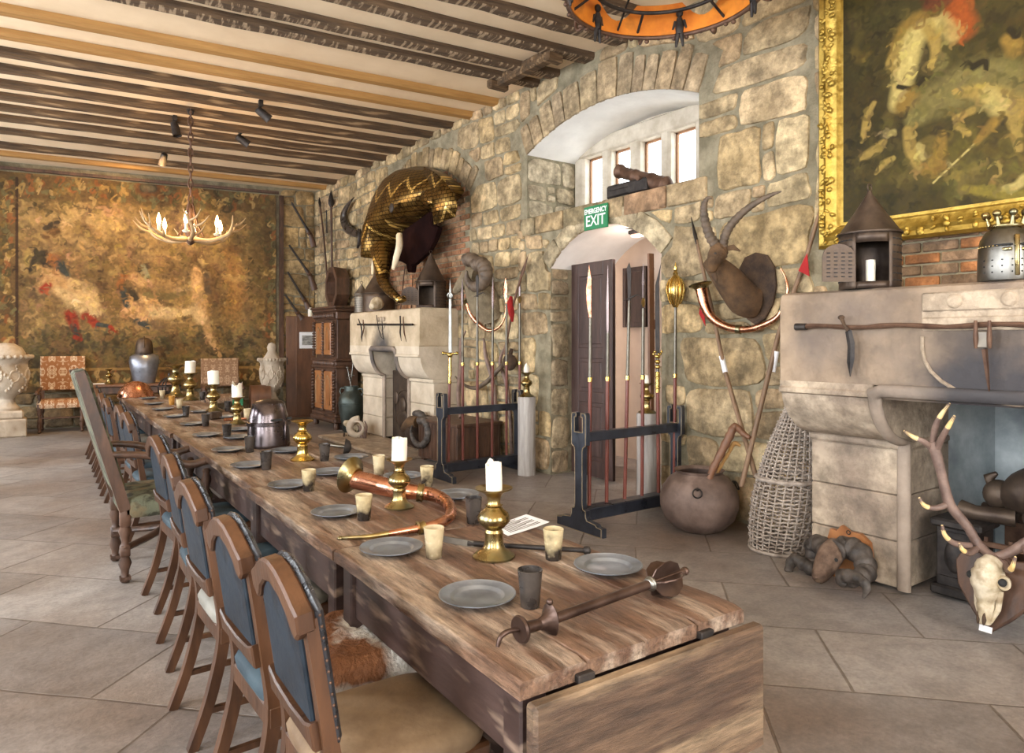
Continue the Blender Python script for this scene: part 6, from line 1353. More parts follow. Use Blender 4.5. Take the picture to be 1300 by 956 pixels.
# ---- grey posts with candlesticks
def post(label, x, y, h, r, n=24):
    m = MB(); m.lathe([(r*1.02,0),(r*1.0,.1),(r*.98,h*.5),(r*1.0,h-.012),(r*.97,h),(.001,h)], n); o = m.build('wooden_post', MT['greypost'], None, 40); o.location = (x, y, 0); return tag(o, label, 'post', 'grey posts by the doorway')
post('grey cracked wooden post left of the doorway carrying a brass candlestick', 4.64, 6.20, .87, .10); c = Vector((4.64, 6.20, .871))
candlestick('round bellied brass candlestick on the grey post left of the doorway', c, .27, metal='brass')
t = thing('wax_candle', 'egg-shaped white candle stub on the post left of the doorway', 'candle', c+Vector((0,0,.259))); m = MB(); m.lathe([(.001,0),(.03,.0),(.036,.03),(.032,.065),(.018,.10),(.004,.115),(.001,.117)], 18); m.build('wax', MT['wax'], t, 60)
post('grey wooden post behind the doorway rack carrying a brass candlestick', 4.66, 4.40, .84, .095); c = Vector((4.66, 4.40, .841))
candlestick('brass candlestick on the grey post behind the doorway rack', c, .27); candle('short yellowish candle on the post behind the doorway rack', c+Vector((0,0,.259)), .085, .035, 2.2, ragged=.002)

# ---- round pot with clubs
c = Vector((4.40, 3.60, 0)); t = thing('round_pot', 'large round rust-brown pot standing on the floor, clubs sticking out of it', 'pot', c); m = MB()
m.lathe([(.001,.0),(.14,.0),(.20,.03),(.27,.10),(.302,.19),(.305,.26),(.285,.34),(.235,.41),(.185,.445),(.175,.455),(.190,.472),(.194,.478),(.185,.478),(.165,.455),(.175,.44),(.225,.40),(.275,.33),(.293,.25),(.26,.10),(.19,.045),(.001,.02)], 44); m.build('body', MT['pot'], t, 50)
for a in (-2.5, -.6, .9):
    d = Vector((math.cos(a), math.sin(a), 0)); m = MB(); m.ring(d*.300+Vector((0,0,.350)), .034, .006, 18, 6, Matrix.Rotation(a, 4, 'Z') @ Matrix.Rotation(PI/2-.35, 4, 'Y')); m.ell(d*.272+Vector((0,0,.375)), .014); m.build('ring_handle', MT['iron'], t, 60)
def club(label, pts, r, mt):
    P = [X(*q) for q in pts]; sp = spline(P, 6); o = P[0]; m = MB(Matrix.Translation(-o)); rr = lerp_list(r, len(sp)); m.tube(sp, [v*(1+.10*math.sin(i*1.9)) for i, v in enumerate(rr)], 10); q = m.build('club', mt, None, 60); q.location = o; return tag(q, label, 'club')
club('thick twisted dark brown club leaning out of the round pot', [(894,628,4.30),(903,600,4.34),(917,572,4.40),(927,552,4.44),(933,541,4.47),(943,550,4.50),(952,556,4.50)], [.024,.028,.032,.034,.026,.024,.016], MT['midoak'])
club('thin yellowish curved stick leaning out of the round pot', [(902,628,4.36),(912,598,4.42),(925,575,4.46),(932,563,4.48),(940,566,4.50)], [.012,.013,.014,.018,.010], MT['newbeam'])
# ---- tall wicker basket
t = thing('wicker_basket', 'tall grey wicker basket leaning between the crossed lances and the right fireplace', 'basket', (4.44, 2.90, 0)); m = MB(); A0 = Vector((.0,.03,.0)); A1 = Vector((.12,-.07,1.03))
def bk_r(f): return .20*(1-f)+.215*f*0+(.235 if False else 0)
prof = [(0,.185),(.15,.215),(.35,.225),(.55,.205),(.75,.165),(.92,.115),(1.0,.09)]
def br(f):
    for (a, ra), (b, rb) in zip(prof, prof[1:]):
        if f <= b: return ra+(rb-ra)*(f-a)/(b-a)
    return prof[-1][1]
ns = 26; rows_ = 40
for k in range(ns):
    a = 2*PI*k/ns; m.tube([A0.lerp(A1, f)+Vector((math.cos(a), math.sin(a), 0))*br(f)*(1.0) for f in [i/10 for i in range(11)]], .006, 5)
st_ = m.build('stakes', MT['wicker'], t, 60); st_['kind'] = 'stuff'; m = MB()
for j in range(rows_):
    f = (j+.5)/rows_; nn = ns*4
    m.tube([A0.lerp(A1, f)+Vector((math.cos(2*PI*k/nn), math.sin(2*PI*k/nn), 0))*(br(f)+.010*math.cos(PI*(k/4+j)))+Vector((0,0,.003*math.sin(k*1.3+j))) for k in range(nn)], .0062, 5, closed=True)
w_ = m.build('weave', MT['wicker'], t, 60); w_['kind'] = 'stuff'
for f, e in ((.0,.006), (1.0,.004), (.5,.012)): m = MB(); m.ring(A0.lerp(A1, f)+Vector((0,0,.013 if f == 0 else 0)), br(f)+e, .013, 40, 8); m.build('rim', MT['wicker'], t, 60)

# ---- ram head trophy on the floor by the near jamb
O = Vector((4.16, 2.38, 0)); t = thing('ram_head_trophy', 'dusty ram head trophy with broad curling horns lying at the foot of the right fireplace', 'trophy', O); T = Matrix.Translation(-O)
m = MB(T); sh = [(-.13,.0),(.13,.0),(.15,.08),(.11,.11),(.13,.20),(.05,.23),(0,.27),(-.05,.23),(-.13,.20),(-.11,.11),(-.15,.08)]
c = X(1080, 708, 4.18); d = Vector((-.8,.0,.35)).normalized(); M = frame(Vector((4.19, 2.23, .03)), (-.93,-.1,.33), (.0,-1,0)); q_ = [(1040,742),(1046,696),(1054,671),(1062,674),(1068,667),(1078,675),(1092,678),(1104,690),(1107,712),(1100,738),(1075,748)]; P_ = [X(a, b, 4.225) for a, b in q_]; P_ = [v for v in P_]; n_ = len(P_); m.add(P_+[v+Vector((.03,.0,0)) for v in P_], [list(range(n_)), list(range(n_, 2*n_))[::-1]]+[(i, (i+1) % n_, n_+(i+1) % n_, n_+i) for i in range(n_)]); m.build('shield', MT['walnut'], t, 0)
m = MB(T); m.ring(X(1077, 676, 4.22), .012, .003, 14, 6, Matrix.Rotation(PI/2, 4, 'Y')); m.build('hanging_ring', MT['iron'], t, 60)
m = MB(T); sp = spline([X(1062,696,4.16),X(1054,706,4.08),X(1047,719,4.01),X(1040,732,3.95),X(1037,738,3.93)], 5); m.tube(sp, lerp_list([.075,.085,.074,.052,.03], len(sp)), 16, asp=.85); m.build('head', MT['fur_dusty'], t, 70)
for q in ((1049,705,4.02),(1061,711,4.03)): m = MB(T); m.ell(X(*q), (.012,.014,.012)); m.build('eye', MT['wick'], t, 60)
m = MB(T); m.ell(X(1038,737,3.91), (.018,.022,.014)); m.build('nose', MT['fur_dark'], t, 60)
def ramhorn(pts, r): 
    sp = spline([Vector(p) for p in pts], 8); m = MB(T); rr = lerp_list(r, len(sp)); m.tube(sp, [v*(1+.09*math.sin(i*1.25)) for i, v in enumerate(rr)], 14); return m
ramhorn([X(1062,699,4.10), X(1075,695,4.16), X(1092,703,4.14), X(1100,724,4.08), X(1092,732,4.0), X(1072,736,3.95), X(1072,731,3.93), X(1088,734,3.90), X(1100,744,3.88), X(1096,759,3.88)], [.060,.068,.066,.058,.052,.045,.042,.034,.026,.007]).build('horn', MT['hornkeratin'], t, 60)
ramhorn([X(1052,704,4.10), X(1042,692,4.2), X(1033,694,4.22), X(1034,712,4.2), X(1035,724,4.14), X(1022,717,4.12), X(1008,710,4.10), X(1001,724,4.08), X(1003,731,4.07)], [.058,.062,.058,.05,.046,.044,.036,.026,.008]).build('horn', MT['hornkeratin'], t, 60)

# ---- stag skull with antlers on a shield
O = fl(1248, 802, 0); O = Vector((4.02, 1.50, 0)); t = thing('stag_skull_trophy', 'bleached stag skull with tall antlers on a brown shield before the right fireplace', 'trophy', O); T = Matrix.Translation(-O)
k0 = Vector((3.99, 1.435, .02)); zz_ = Vector((.30, -.03, .95)).normalized(); nn_ = Vector((-.93, .15, .30)).normalized(); M = frame(k0, nn_, Vector((-.1,-1,0)))
yv = (M.to_3x3() @ Vector((0,1,0)))
sgn = 1 if yv.z > 0 else -1
sh = [(0,0),(.09,.09),(.18,.20),(.21,.32),(.17,.40),(.06,.38),(0,.42),(-.06,.38),(-.17,.40),(-.21,.32),(-.18,.20),(-.09,.09)]
m = MB(T); m.prism([(a, sgn*b) for a, b in sh], .03, M, .008); m.build('shield', MT['darkoak'], t, 40)
sk = lambda a, b, c_: M @ Vector((a, sgn*b, c_))
m = MB(T); sp = spline([sk(0,.36,.07), sk(0,.31,.095), sk(0,.24,.10), sk(0,.16,.085), sk(0,.09,.075), sk(0,.045,.065)], 5); m.tube(sp, [v*(1+.05*math.sin(i*1.9)) for i, v in enumerate(lerp_list([.045,.080,.084,.050,.040,.032], len(sp)))], 18, asp=.8, up=nn_)
for s in (-1, 1): m.ring(sk(s*.072,.262,.098), .028, .011, 14, 6, M.to_3x3().to_4x4() @ Matrix.Rotation(s*1.1, 4, 'Y')); m.tube([sk(s*.055,.22,.08), sk(s*.05,.13,.065), sk(s*.025,.06,.06)], [.016,.013,.008], 8)
m.build('skull', MT['bone'], t, 60)
for s in (-1, 1):
    m = MB(T); m.ell(sk(s*.072,.262,.112), (.022,.022,.02)); m.build('eye_socket', MT['wick'], t, 60)
    m = MB(T); m.ell(sk(s*.013,.075,.098), (.009,.040,.016), rot=M.to_3x3().to_4x4()); m.build('nostril', MT['fur_dark'], t, 60)
m = MB(T); m.box(sk(0,.02,.05), (.06,.004,.03), rot=frame((0,0,0), nn_, (0,1,0)) @ Matrix.Rotation(PI/2, 4, 'X')); m.build('paper_tag', MT['paper'], t, 0)
def antler(base, pts, r, tines):
    sp = spline([Vector(base)]+[X(*p) for p in pts], 6); rr = lerp_list(r, len(sp)); m = MB(T); m.tube(sp, [v*(1+.04*math.sin(i*2.7)) for i, v in enumerate(rr)], 10)
    ends = []
    for tn in tines:
        q = [X(*p) for p in tn]; s_ = spline(q, 5); m.tube(s_, lerp_list([.018,.016,.011,.007], len(s_)), 8); ends.append(s_)
    a = m.build('antler', MT['antler'], t, 60)
    for s_ in ends: m = MB(T); m.tube(s_[-8:]+[s_[-1]+(s_[-1]-s_[-2])*.5], [.0135,.013,.012,.011,.0095,.0085,.0075,.006,.001], 8); m.build('tine_tip', MT['antlertip'], a, 60)
antler(sk(.035,.35,.08), [(1243,692,4.08),(1228,668,4.06),(1206,640,4.02),(1195,600,4.0),(1188,575,3.99),(1184,560,3.98)], [.022,.024,.024,.026,.024,.028,.030], [[(1184,562,3.98),(1188,540,3.96),(1196,525,3.95),(1206,512,3.94)], [(1190,568,3.98),(1198,552,3.94),(1206,538,3.92),(1212,528,3.91)], [(1182,568,3.98),(1172,560,3.93),(1160,555,3.90),(1148,547,3.88)], [(1204,640,4.02),(1188,645,3.96),(1174,642,3.92),(1167,632,3.90)], [(1232,693,4.05),(1212,690,3.97),(1200,680,3.92),(1196,667,3.90)], [(1240,697,4.06),(1230,702,3.96),(1222,698,3.92),(1218,690,3.91)]])
antler(sk(-.035,.35,.08), [(1280,702,4.10),(1300,690,4.14),(1325,672,4.16),(1345,640,4.16),(1355,600,4.14)], [.022,.024,.024,.024,.02,.008], [[(1274,714,4.08),(1280,724,3.98),(1285,720,3.94),(1289,707,3.93)], [(1300,692,4.14),(1310,712,4.02),(1318,712,3.99),(1324,702,3.97)]])

# ---- things on the near mantel
MZ = 1.796
def lantern(label, x, y, z, r, hb, hc, mt, door=None, win=0.0, slots=True, cand=False):
    t = thing('tin_lantern', label, 'lantern', (x, y, z)); a0 = win; gap = .55
    m = MB(); n = 36; vs = []; fs = []
    for j, zz in enumerate((0, .02, hb*.15, hb*.78, hb)):
        for i in range(n+1):
            a = a0+gap*(1 if door else 0)+(2*PI-2*gap*(1 if door else 0))*i/n; vs.append((r*math.cos(a), r*math.sin(a), zz))
    for j in range(4):
        for i in range(n): fs.append((j*(n+1)+i, j*(n+1)+i+1, (j+1)*(n+1)+i+1, (j+1)*(n+1)+i))
    m.add(vs, fs)
    if door:                                   # strips above and below the opening
        for z0, z1 in ((0, .04), (hb*.80, hb)):
            m.loft([[(r*math.cos(a0+gap*(2*i/8-1)), r*math.sin(a0+gap*(2*i/8-1)), zz) for i in range(9)] for zz in (z0, z1)], closed=False)
    m.lathe([(.001,.003),(r,.003)], n); o = m.build('body', mt, t, 40, recalc=False); md = o.modifiers.new('s', 'SOLIDIFY'); md.thickness = .004
    if slots:
        m = MB()
        for j in range(7):
            for i in range(26):
                a = a0+gap+.1+(2*PI-2*gap-.2)*(i+.5)/26; zz = hb*(.14+.12*j); m.box((r*1.004*math.cos(a), r*1.004*math.sin(a), zz), (.004, r*.12, .007), rz=a)
        q = m.build('pierced_slots', MT['wick'], t, 0); q['kind'] = 'stuff'
    m = MB(); m.lathe([(r*1.06,hb-.008),(r*1.07,hb),(r*.97,hb+.01),(r*.5,hb+hc*.5),(r*.10,hb+hc*.93),(.012,hb+hc),(.001,hb+hc)], n); m.ring((0,0,hb+hc+.02), .022, .004, 16, 6, Matrix.Rotation(PI/2, 4, 'X')); m.build('conical_roof', mt, t, 50)
    if door:
        a = a0-gap; hp = Vector((r*math.cos(a), r*math.sin(a), 0)); dv = Vector((math.cos(door), math.sin(door), 0)); w = 2*r*math.sin(gap)*1.1; zt = hb*.78
        poly = [(0,.04),(w,.04),(w,zt-w*.4)]+[(w/2+w/2*math.cos(PI*i/8), zt-w*.4+w*.4*math.sin(PI*i/8)) for i in range(1, 8)]+[(0,zt-w*.4)]
        m = MB(); m.prism(poly, .006, frame(hp, dv.cross(Vector((0,0,1))), dv)); q = m.build('door', mt, t, 30)
        m = MB(); nv = dv.cross(Vector((0,0,1)))
        for j in range(7):
            for i in range(4): p = hp+dv*(w*(.16+.22*i))+Vector((0,0,.06+(zt-.1)*(j+.4)/7)); m.box(p+nv*.0075, (.02,.002,.006), rot=frame((0,0,0), (0,0,1), dv)); m.box(p-nv*.002, (.02,.002,.006), rot=frame((0,0,0), (0,0,1), dv))
        z_ = m.build('pierced_slots', MT['wick'], q, 0); z_['kind'] = 'stuff'
    if cand:
        m = MB(); m.tube([(r*.3*math.cos(a0), r*.3*math.sin(a0), .005), (r*.3*math.cos(a0), r*.3*math.sin(a0), .17)], .026, 14); m.build('candle', MT['wax'], t, 50)
    return t
p = wl(1104, 366, 4.08)
lantern('dark pierced tin lantern with open door and white candle on the right mantel', p.x, p.y, MZ, .165, .33, .25, MT['darktin'], door=2.52, win=math.atan2(-p.y, -p.x)+.10, cand=True)
p = wl(1277, 358, 4.05)
t = thing('crowned_helm', 'grey riveted great helm with a gilt crown on top, standing on the right mantel', 'helmet', (p.x, p.y, MZ), math.atan2(-p.y, -p.x)+.35); m = MB()
m.lathe([(.118,0),(.120,.004),(.119,.10),(.116,.16),(.108,.21),(.085,.25),(.05,.268),(.001,.272)], 36, sx=1.12); m.build('bowl', MT['steel'], t, 50)
m = MB(); m.box((.128, 0, .12), (.02, .022, .20), b=.004); m.box((.10,.05,.15), (.03,.085,.018), rz=.75, b=.003); m.box((.10,-.05,.15), (.03,.085,.018), rz=-.75, b=.003)
for i in range(22): a = -PI/2+PI*i/21; m.ell((.119*1.12*math.cos(a), .119*math.sin(a), .17), .005, 6, 4)
m.build('gilt_cross', MT['brass'], t, 50); m = MB()
for s in (-1, 1): m.box((.112, s*.05, .172), (.03,.07,.009), rz=s*.75)
m.build('eye_slit', MT['wick'], t); m = MB()
for i in range(24): a = -1.2+2.4*(i % 8)/7; m.ell((.121*1.12*math.cos(a), .121*math.sin(a), .04+.03*(i//8)), .004, 6, 4)
q = m.build('breathing_holes', MT['wick'], t, 0); q['kind'] = 'stuff'
m = MB(); m.ring((0,0,.275), .072, .010, 24, 8)
for i in range(8):
    a = PI*i/4; m.tube([(.072*math.cos(a), .072*math.sin(a), .28), (.085*math.cos(a), .085*math.sin(a), .325)], [.012,.006], 8); m.ell((.088*math.cos(a), .088*math.sin(a), .335), (.020,.020,.018), 10, 6)
m.build('crown', MT['brass'], t, 50)

# ---- around the far fireplace
FZ = 1.931
p = wl(547, 385, 4.55); lantern('large conical tin lantern with an open door on the far mantel, under the elephant head', 4.55, p.y, FZ, .20, .36, .38, MT['darktin'], door=2.55, win=math.atan2(-8.0, -4.5)-.35)
p = wl(481, 385, 4.62); lantern('large dark lantern behind the skull on the far mantel', 4.62, p.y, FZ, .25, .30, .42, MT['darktin'], slots=False)
p = wl(459, 385, 4.45); lantern('small grey slatted lantern at the left end of the far mantel', 4.45, p.y, FZ, .11, .30, .16, MT['tin'])
p = wl(481, 387, 4.40); t = thing('animal_skull', 'pale animal skull on the far mantel in front of the dark lantern', 'skull', (4.40, p.y, FZ)); m = MB(); m.tube(spline([(.05,.05,.10),(-.02,.02,.12),(-.08,-.02,.09),(-.15,-.06,.06)], 4), lerp_list([.07,.10,.075,.04], 13), 14); m.build('skull', MT['bone'], t, 70); m = MB(); m.ell((-.08,.06,.12), .025); m.build('eye_socket', MT['wick'], t)
for i, (q, lab) in enumerate((((508,372,4.75,514,338), 'thin reddish rod leaning left on the brick arch above the far mantel'), ((522,378,4.75,524,350), 'thin rod standing right of the trunk above the far mantel'))):
    a = wl(q[0], q[1], 4.70); a.z = FZ; b = wl(q[3], q[4], 4.80); m = MB(Matrix.Translation(-a)); m.tube([a, b], [.014,.008], 8); o = m.build('thin_rod', MT['rust'], None, 60); o.location = a; tag(o, lab, 'rod')
# ram head on a shield propped by the hearth
O = Vector((4.33, 8.48, .046)); t = thing('ram_head_trophy', 'dark ram head trophy with a looped horn propped before the far hearth', 'trophy', O); T = Matrix.Translation(-O)
q_ = [(516,567),(527,566),(540,553),(547,537),(547,528),(540,527),(530,534),(521,548)]; P_ = [X(a, b, 4.36+.10*(567-b)/40) for a, b in q_]; P_[0].z = P_[1].z = .05; n_ = len(P_)
m = MB(T); m.add(P_+[v+Vector((.03,.0,0)) for v in P_], [list(range(n_)), list(range(n_, 2*n_))[::-1]]+[(i, (i+1) % n_, n_+(i+1) % n_, n_+i) for i in range(n_)]); m.build('shield', MT['fur_dark'], t, 0)
m = MB(T); m.tube(spline([X(535,556,4.40), X(528,553,4.32), X(524,545,4.24), X(524,539,4.20)], 5), lerp_list([.15,.14,.11,.08], 16), 14); m.build('neck', MT['fur_dark'], t, 70)
m = MB(T); m.tube(spline([X(530,536,4.22), X(523,536,4.19), X(516,541,4.16), X(511,545,4.14)], 5), lerp_list([.07,.085,.062,.034], 16), 14); m.build('head', MT['fur_brown'], t, 70)
for s in (-1, 1):
    m = ridged(spiral(X(537,550,4.14) if s < 0 else X(531,541,4.34), (s,.1*s,0), .165, .95, 30, .10, (0,.5,1), s, .2), [.05,.052,.05,.045,.036,.025,.008], .06, 16, k=3); mm = MB(T); mm.add(m.v, m.f); mm.build('horn', MT['hornkeratin'], t, 60)
# ram skull with shaggy hide on the floor by the left jamb
O = fl(455, 548); O = Vector((4.22, 9.98, .0)); t = thing('ram_skull', 'pale ram skull with a curled horn lying on the floor left of the far fireplace', 'skull', O); m = MB()
m.tube(spline([(.05,-.02,.16),(-.02,.03,.20),(-.08,.10,.22),(-.12,.16,.24)], 5), lerp_list([.09,.09,.06,.035], 16), 14); m.build('skull', MT['bone'], t, 70)
sp = spiral((-.02,-.12,.18), (-.6,-.8,.1), .13, 1.1, 26, .10, (.3,.2,1), 1, .3); m = MB(); m.tube(sp, lerp_list([.055,.055,.045,.03,.01], len(sp)), 10); m.build('horn', MT['carved'], t, 60)
m = MB(); r2 = random.Random(9)
for i in range(40): a = r2.uniform(0, 6.28); q = r2.uniform(.05,.2); m.tube([(q*math.cos(a), q*math.sin(a), .0), (q*1.05*math.cos(a), q*1.05*math.sin(a), r2.uniform(.05,.15))], [.02,.006], 6)
q = m.build('shaggy_hide', MT['fur_dark'], t, 60); q['kind'] = 'stuff'
t = thing('small_antlers', 'small reddish antlers standing beside the ram skull at the far jamb', 'antlers', (4.22, 9.70, 0)); m = MB()
for s in (-1, 1): m.tube(spline([(0,s*.02,.0),(-.01,s*.08,.10),(0,s*.10,.22),(0,s*.04,.30)], 5), lerp_list([.03,.026,.02,.006], 16), 8); m.tube([(0,s*.09,.15),(-.06,s*.14,.24)], [.016,.004], 8)
m.build('antlers', MT['antler'], t, 60)
# bronze jar with sword hilts
c = Vector((4.48, 10.78, 0)); t = thing('bronze_jar', 'dark green bronze shouldered jar standing between the cabinet and the far fireplace', 'jar', c); m = MB()
m.lathe([(.001,0),(.12,0),(.135,.02),(.165,.15),(.20,.35),(.215,.46),(.205,.55),(.17,.62),(.125,.66),(.115,.70),(.125,.74),(.12,.75),(.10,.75),(.10,.68),(.14,.64),(.19,.54),(.001,.5)], 32); m.lathe([(.205,.45),(.22,.455),(.22,.475),(.206,.48)], 32); m.build('body', MT['verdigris'], t, 50)
for s in (-1, 1): m = MB(); m.tube(spline([(-.06*s,s*.115,.70),(-.1*s,s*.18,.71),(-.12*s,s*.195,.65),(-.1*s,s*.17,.60)], 4), .014, 8); m.build('handle', MT['verdigris'], t, 60)
for i, (dx, dy, dz, tl, lab) in enumerate(((-.02,.05,1.14,.05,'cross-hilted rapier upright in the bronze jar, left'), (.03,-.03,1.05,-.08,'rapier with a ring guard upright in the bronze jar, right'))):
    o_ = c+Vector((dx, dy, .505)); t = thing('rapier', lab, 'sword', o_); m = MB(); top = Vector((tl, -tl, dz-.505)); m.tube([(0,0,0), top*.6], .008, 6); m.build('blade', MT['steel'], t, 60)
    m = MB(); m.tube([top*.6, top], [.012,.010], 8); m.ell(top, .022); g_ = top*.66; m.tube([g_+Vector((0,-.09,0)), g_+Vector((0,.09,.01))], .009, 8); 
    if i: m.ring(g_+Vector((0,0,.07)), .05, .006, 18, 6, Matrix.Rotation(PI/2, 4, 'Y'))
    m.build('hilt', MT['steel'], t, 60)
# dark chest and tangled branches behind the farther rack
t = thing('dark_chest', 'dark boarded chest on the floor behind the farther polearm rack', 'chest', (4.45, 7.35, 0)); m = MB(); m.box((0,0,.26), (.62, .95, .46), b=.01)
for i in range(9): m.box((0, -.478+.0, .26), (.02, .01, .4)) if False else m.box((-.27+.068*i, -.478, .26), (.012, .008, .42))
for i in range(12): m.box((-.313, -.42+.076*i, .26), (.008, .012, .42))
m.build('body', MT['darkoak'], t, 30); m = MB(); m.box((0,0,.505), (.66,.99,.04), b=.01); m.build('lid', MT['darkoak'], t, 30)
for x_ in (-.25,.25):
    for y_ in (-.4,.4): m = MB(); m.box((x_, y_, .02), (.07,.07,.04)); m.build('foot', MT['darkoak'], t, 30)
for i, (pts, r, lab) in enumerate((([(585,540,4.4),(583,480,4.55),(586,440,4.68),(590,420,4.74)], [.025,.03,.028,.01], 'twisted bare branch leftmost behind the farther rack'), ([(632,552,4.80),(626,500,4.78),(618,450,4.77),(612,430,4.78)], [.025,.03,.026,.012], 'twisted branch leaning left behind the farther rack'), ([(652,560,4.79),(642,490,4.78),(636,455,4.77),(645,430,4.79)], [.02,.025,.022,.01], 'dark branch rightmost behind the farther rack'))):
    P = [X(*q) for q in pts]; P[0].z = .56 if i < 1 else .0; sp = spline(P, 7); m = MB(Matrix.Translation(-P[0])); m.tube([v+Vector((0, .03*math.sin(j*.5+i), 0)) if j else v for j, v in enumerate(sp)], lerp_list(r, len(sp)), 8); o = m.build('bare_branch', MT['antler'], None, 60); o.location = P[0]; tag(o, lab, 'branch')
P = [X(578,478,4.70), X(592,490,4.66), X(606,492,4.64), X(620,483,4.66), X(632,470,4.70), X(640,462,4.76)]; t = thing('curved_antler', 'long curved dark horn hanging low behind the farther rack poles', 'horn', P[0]); m = MB(Matrix.Translation(-P[0])); sp = spline(P, 6); m.tube(sp, lerp_list([.008,.02,.028,.03,.028,.03], len(sp)), 10); m.build('horn', MT['ibexhorn'], t, 60)
p = X(647, 460, 4.72); o = MB().ell((0,0,0), (.07,.11,.10), 14, 8).tube([(0,0,.06),(.03,0,.16)], [.03,.02], 8).build('leather_pouch', MT['fur_dark'], None, 60); o.location = p; tag(o, 'dark leather pouch hanging behind the right end of the farther rack', 'pouch')
P = [X(595,386,4.60), X(598,397,4.60), X(604,407,4.62), X(612,415,4.66), X(622,420,4.70), X(634,415,4.74), X(641,402,4.77), X(642,388,4.78)]; t = thing('copper_wall_horn', 'small copper horn with a brass bell hanging under the buff ram head', 'horn', P[3]); T = Matrix.Translation(-P[3]); sp = spline(P, 5); m = MB(T); m.tube(sp, lerp_list([.05,.042,.034,.026,.02,.015,.012,.01], len(sp)), 12); m.build('tube', MT['copper'], t, 60); m = MB(T); m.lathe([(.05,-.01),(.06,.01),(.095,.028),(.098,.034),(.05,.03),(.001,.02)], 24, M=frame(P[0], P[0]-P[1], (1,0,0))); m.build('bell', MT['brass'], t, 60)
P = [X(671,323,4.76), X(662,350,4.76), X(652,385,4.74), X(640,450,4.66)]; t = thing('tasselled_spear', 'spear with a red tassel leaning on the wall left of the doorway arch', 'spear', P[-1]); T = Matrix.Translation(-P[-1]); m = MB(T); m.tube(P[1:], .015, 8); m.build('shaft', MT['midoak'], t, 60); m = MB(T); m.tube([P[1], P[1].lerp(P[0], .2), P[0]], [.018,.03,.003], 8, asp=.5); m.build('blade', MT['rust'], t, 40); m = MB(T); m.tube([P[2]+Vector((-.02,.02,.08)), P[2]+Vector((-.035,.02,0)), P[2]+Vector((-.03,0,-.12)), P[2]+Vector((-.03,-.02,-.22))], [.02,.045,.045,.012], 8, asp=.6); m.build('tassel', MT['red_cloth'], t, 60)
# ================================================================ far end of the hall
def atw(px, off, z=0):
    """point off metres in front of the far wall, seen at picture column px"""
    d = ray(px, 432); t = (13.5+4.85*.155-off)/(d.y+.155*d.x); return Vector((d.x*t, d.y*t, z))
FA = -math.atan(.155)
# ---- carved cabinet
t = thing('carved_cabinet', 'tall dark carved two-stage cabinet with inlaid walnut doors beside the far corner', 'cabinet', (4.555, 11.68, 0)); W_, D_ = 1.10, .42
m = MB()
def slab(z, h, ex, b=.012): m.box((0,0,z+h/2), (D_+ex*1.0, W_+ex*1.2, h), b=b)
slab(.10,.10,.08,.03); slab(.20,.06,.03,.015); slab(.26,.76,-.03,.006); slab(1.02,.05,.05,.02); slab(1.07,.07,.0); slab(1.14,.05,.06,.02); slab(1.19,.66,-.10,.006); slab(1.85,.14,-.04,.02); slab(1.99,.05,.04,.02); slab(2.04,.04,.08,.015)
m.build('case', MT['darkoak'], t, 30)
for y in (-.49, .49):
    for x in (-.17, .17): m = MB(); m.lathe([(.001,0),(.045,.0),(.06,.03),(.05,.07),(.04,.10)], 12, (x, y, 0)); m.build('foot', MT['darkoak'], t, 50)
for z0, z1, w in ((.28,1.0,.44), (1.22,1.83,.40)):
    for s in (-1, 1):
        m = MB(); m.box((-D_/2+.005-.01, s*w/2, (z0+z1)/2), (.03, w-.09, z1-z0-.06), b=.01); d = m.build('door', MT['walnut'], t, 30)
        m = MB(); a, b = s*w/2-(w-.2)/2, s*w/2+(w-.2)/2; m.tube([(-D_/2-.02, a, z0+.12), (-D_/2-.02, b, z0+.12), (-D_/2-.02, b, z1-.2), (-D_/2-.02, (a+b)/2, z1-.1), (-D_/2-.02, a, z1-.2)], .008, 6, closed=True); m.build('inlaid_line', MT['rackedge'], d, 40)
    for y in (-.50*w/.44, 0.0, .50*w/.44):
        m = MB(); n = 13
        for i in range(n): m.ell((-D_/2-.01, y, z0+(z1-z0)*(i+.5)/n), (.035, .030+.012*(i % 2), .5*(z1-z0)/n), 10, 6)
        m.build('carved_pilaster', MT['darkoak'], t, 60)
for z, n in ((1.105, 14), (1.92, 12)):
    m = MB()
    for i in range(n): m.ell((-D_/2-.005, -.5+1.0*(i+.5)/n, z), (.03, .028, .045), 8, 6)
    m.build('carved_frieze', MT['darkoak'], t, 60)
# ---- on the cabinet: eight-sided wooden frame
c = Vector((4.60, 11.75, 2.081)); t = thing('octagonal_drum_frame', 'dark eight-sided open wooden drum standing on edge on the cabinet', 'drum', c); m = MB(); n = 8
o8 = [(.30*math.sin(2*PI*(i+.5)/8), .38*math.cos(2*PI*(i+.5)/8)) for i in range(8)]; i8 = [(a*.74, b*.74) for a, b in o8]; zb = -min(b for a, b in o8)
for M, nm in ((0, 'shell'),):
    rg = [[(x, y*s, z*s+zb) for (y, z) in o8] for x, s in ((-.10,1),(.14,.94))]+[[(x, y*s, z*s+zb) for (y, z) in i8] for x, s in ((.14,.94),(-.10,1))]
    m.loft(rg+[rg[0]], cap=False)
o = m.build('shell', MT['darkoak'], t, 20); m = MB(); m.add([(.12, y*.97, z*.97+zb) for y, z in i8], [list(range(8))]); m.build('skin', MT['carved'], t, 0)
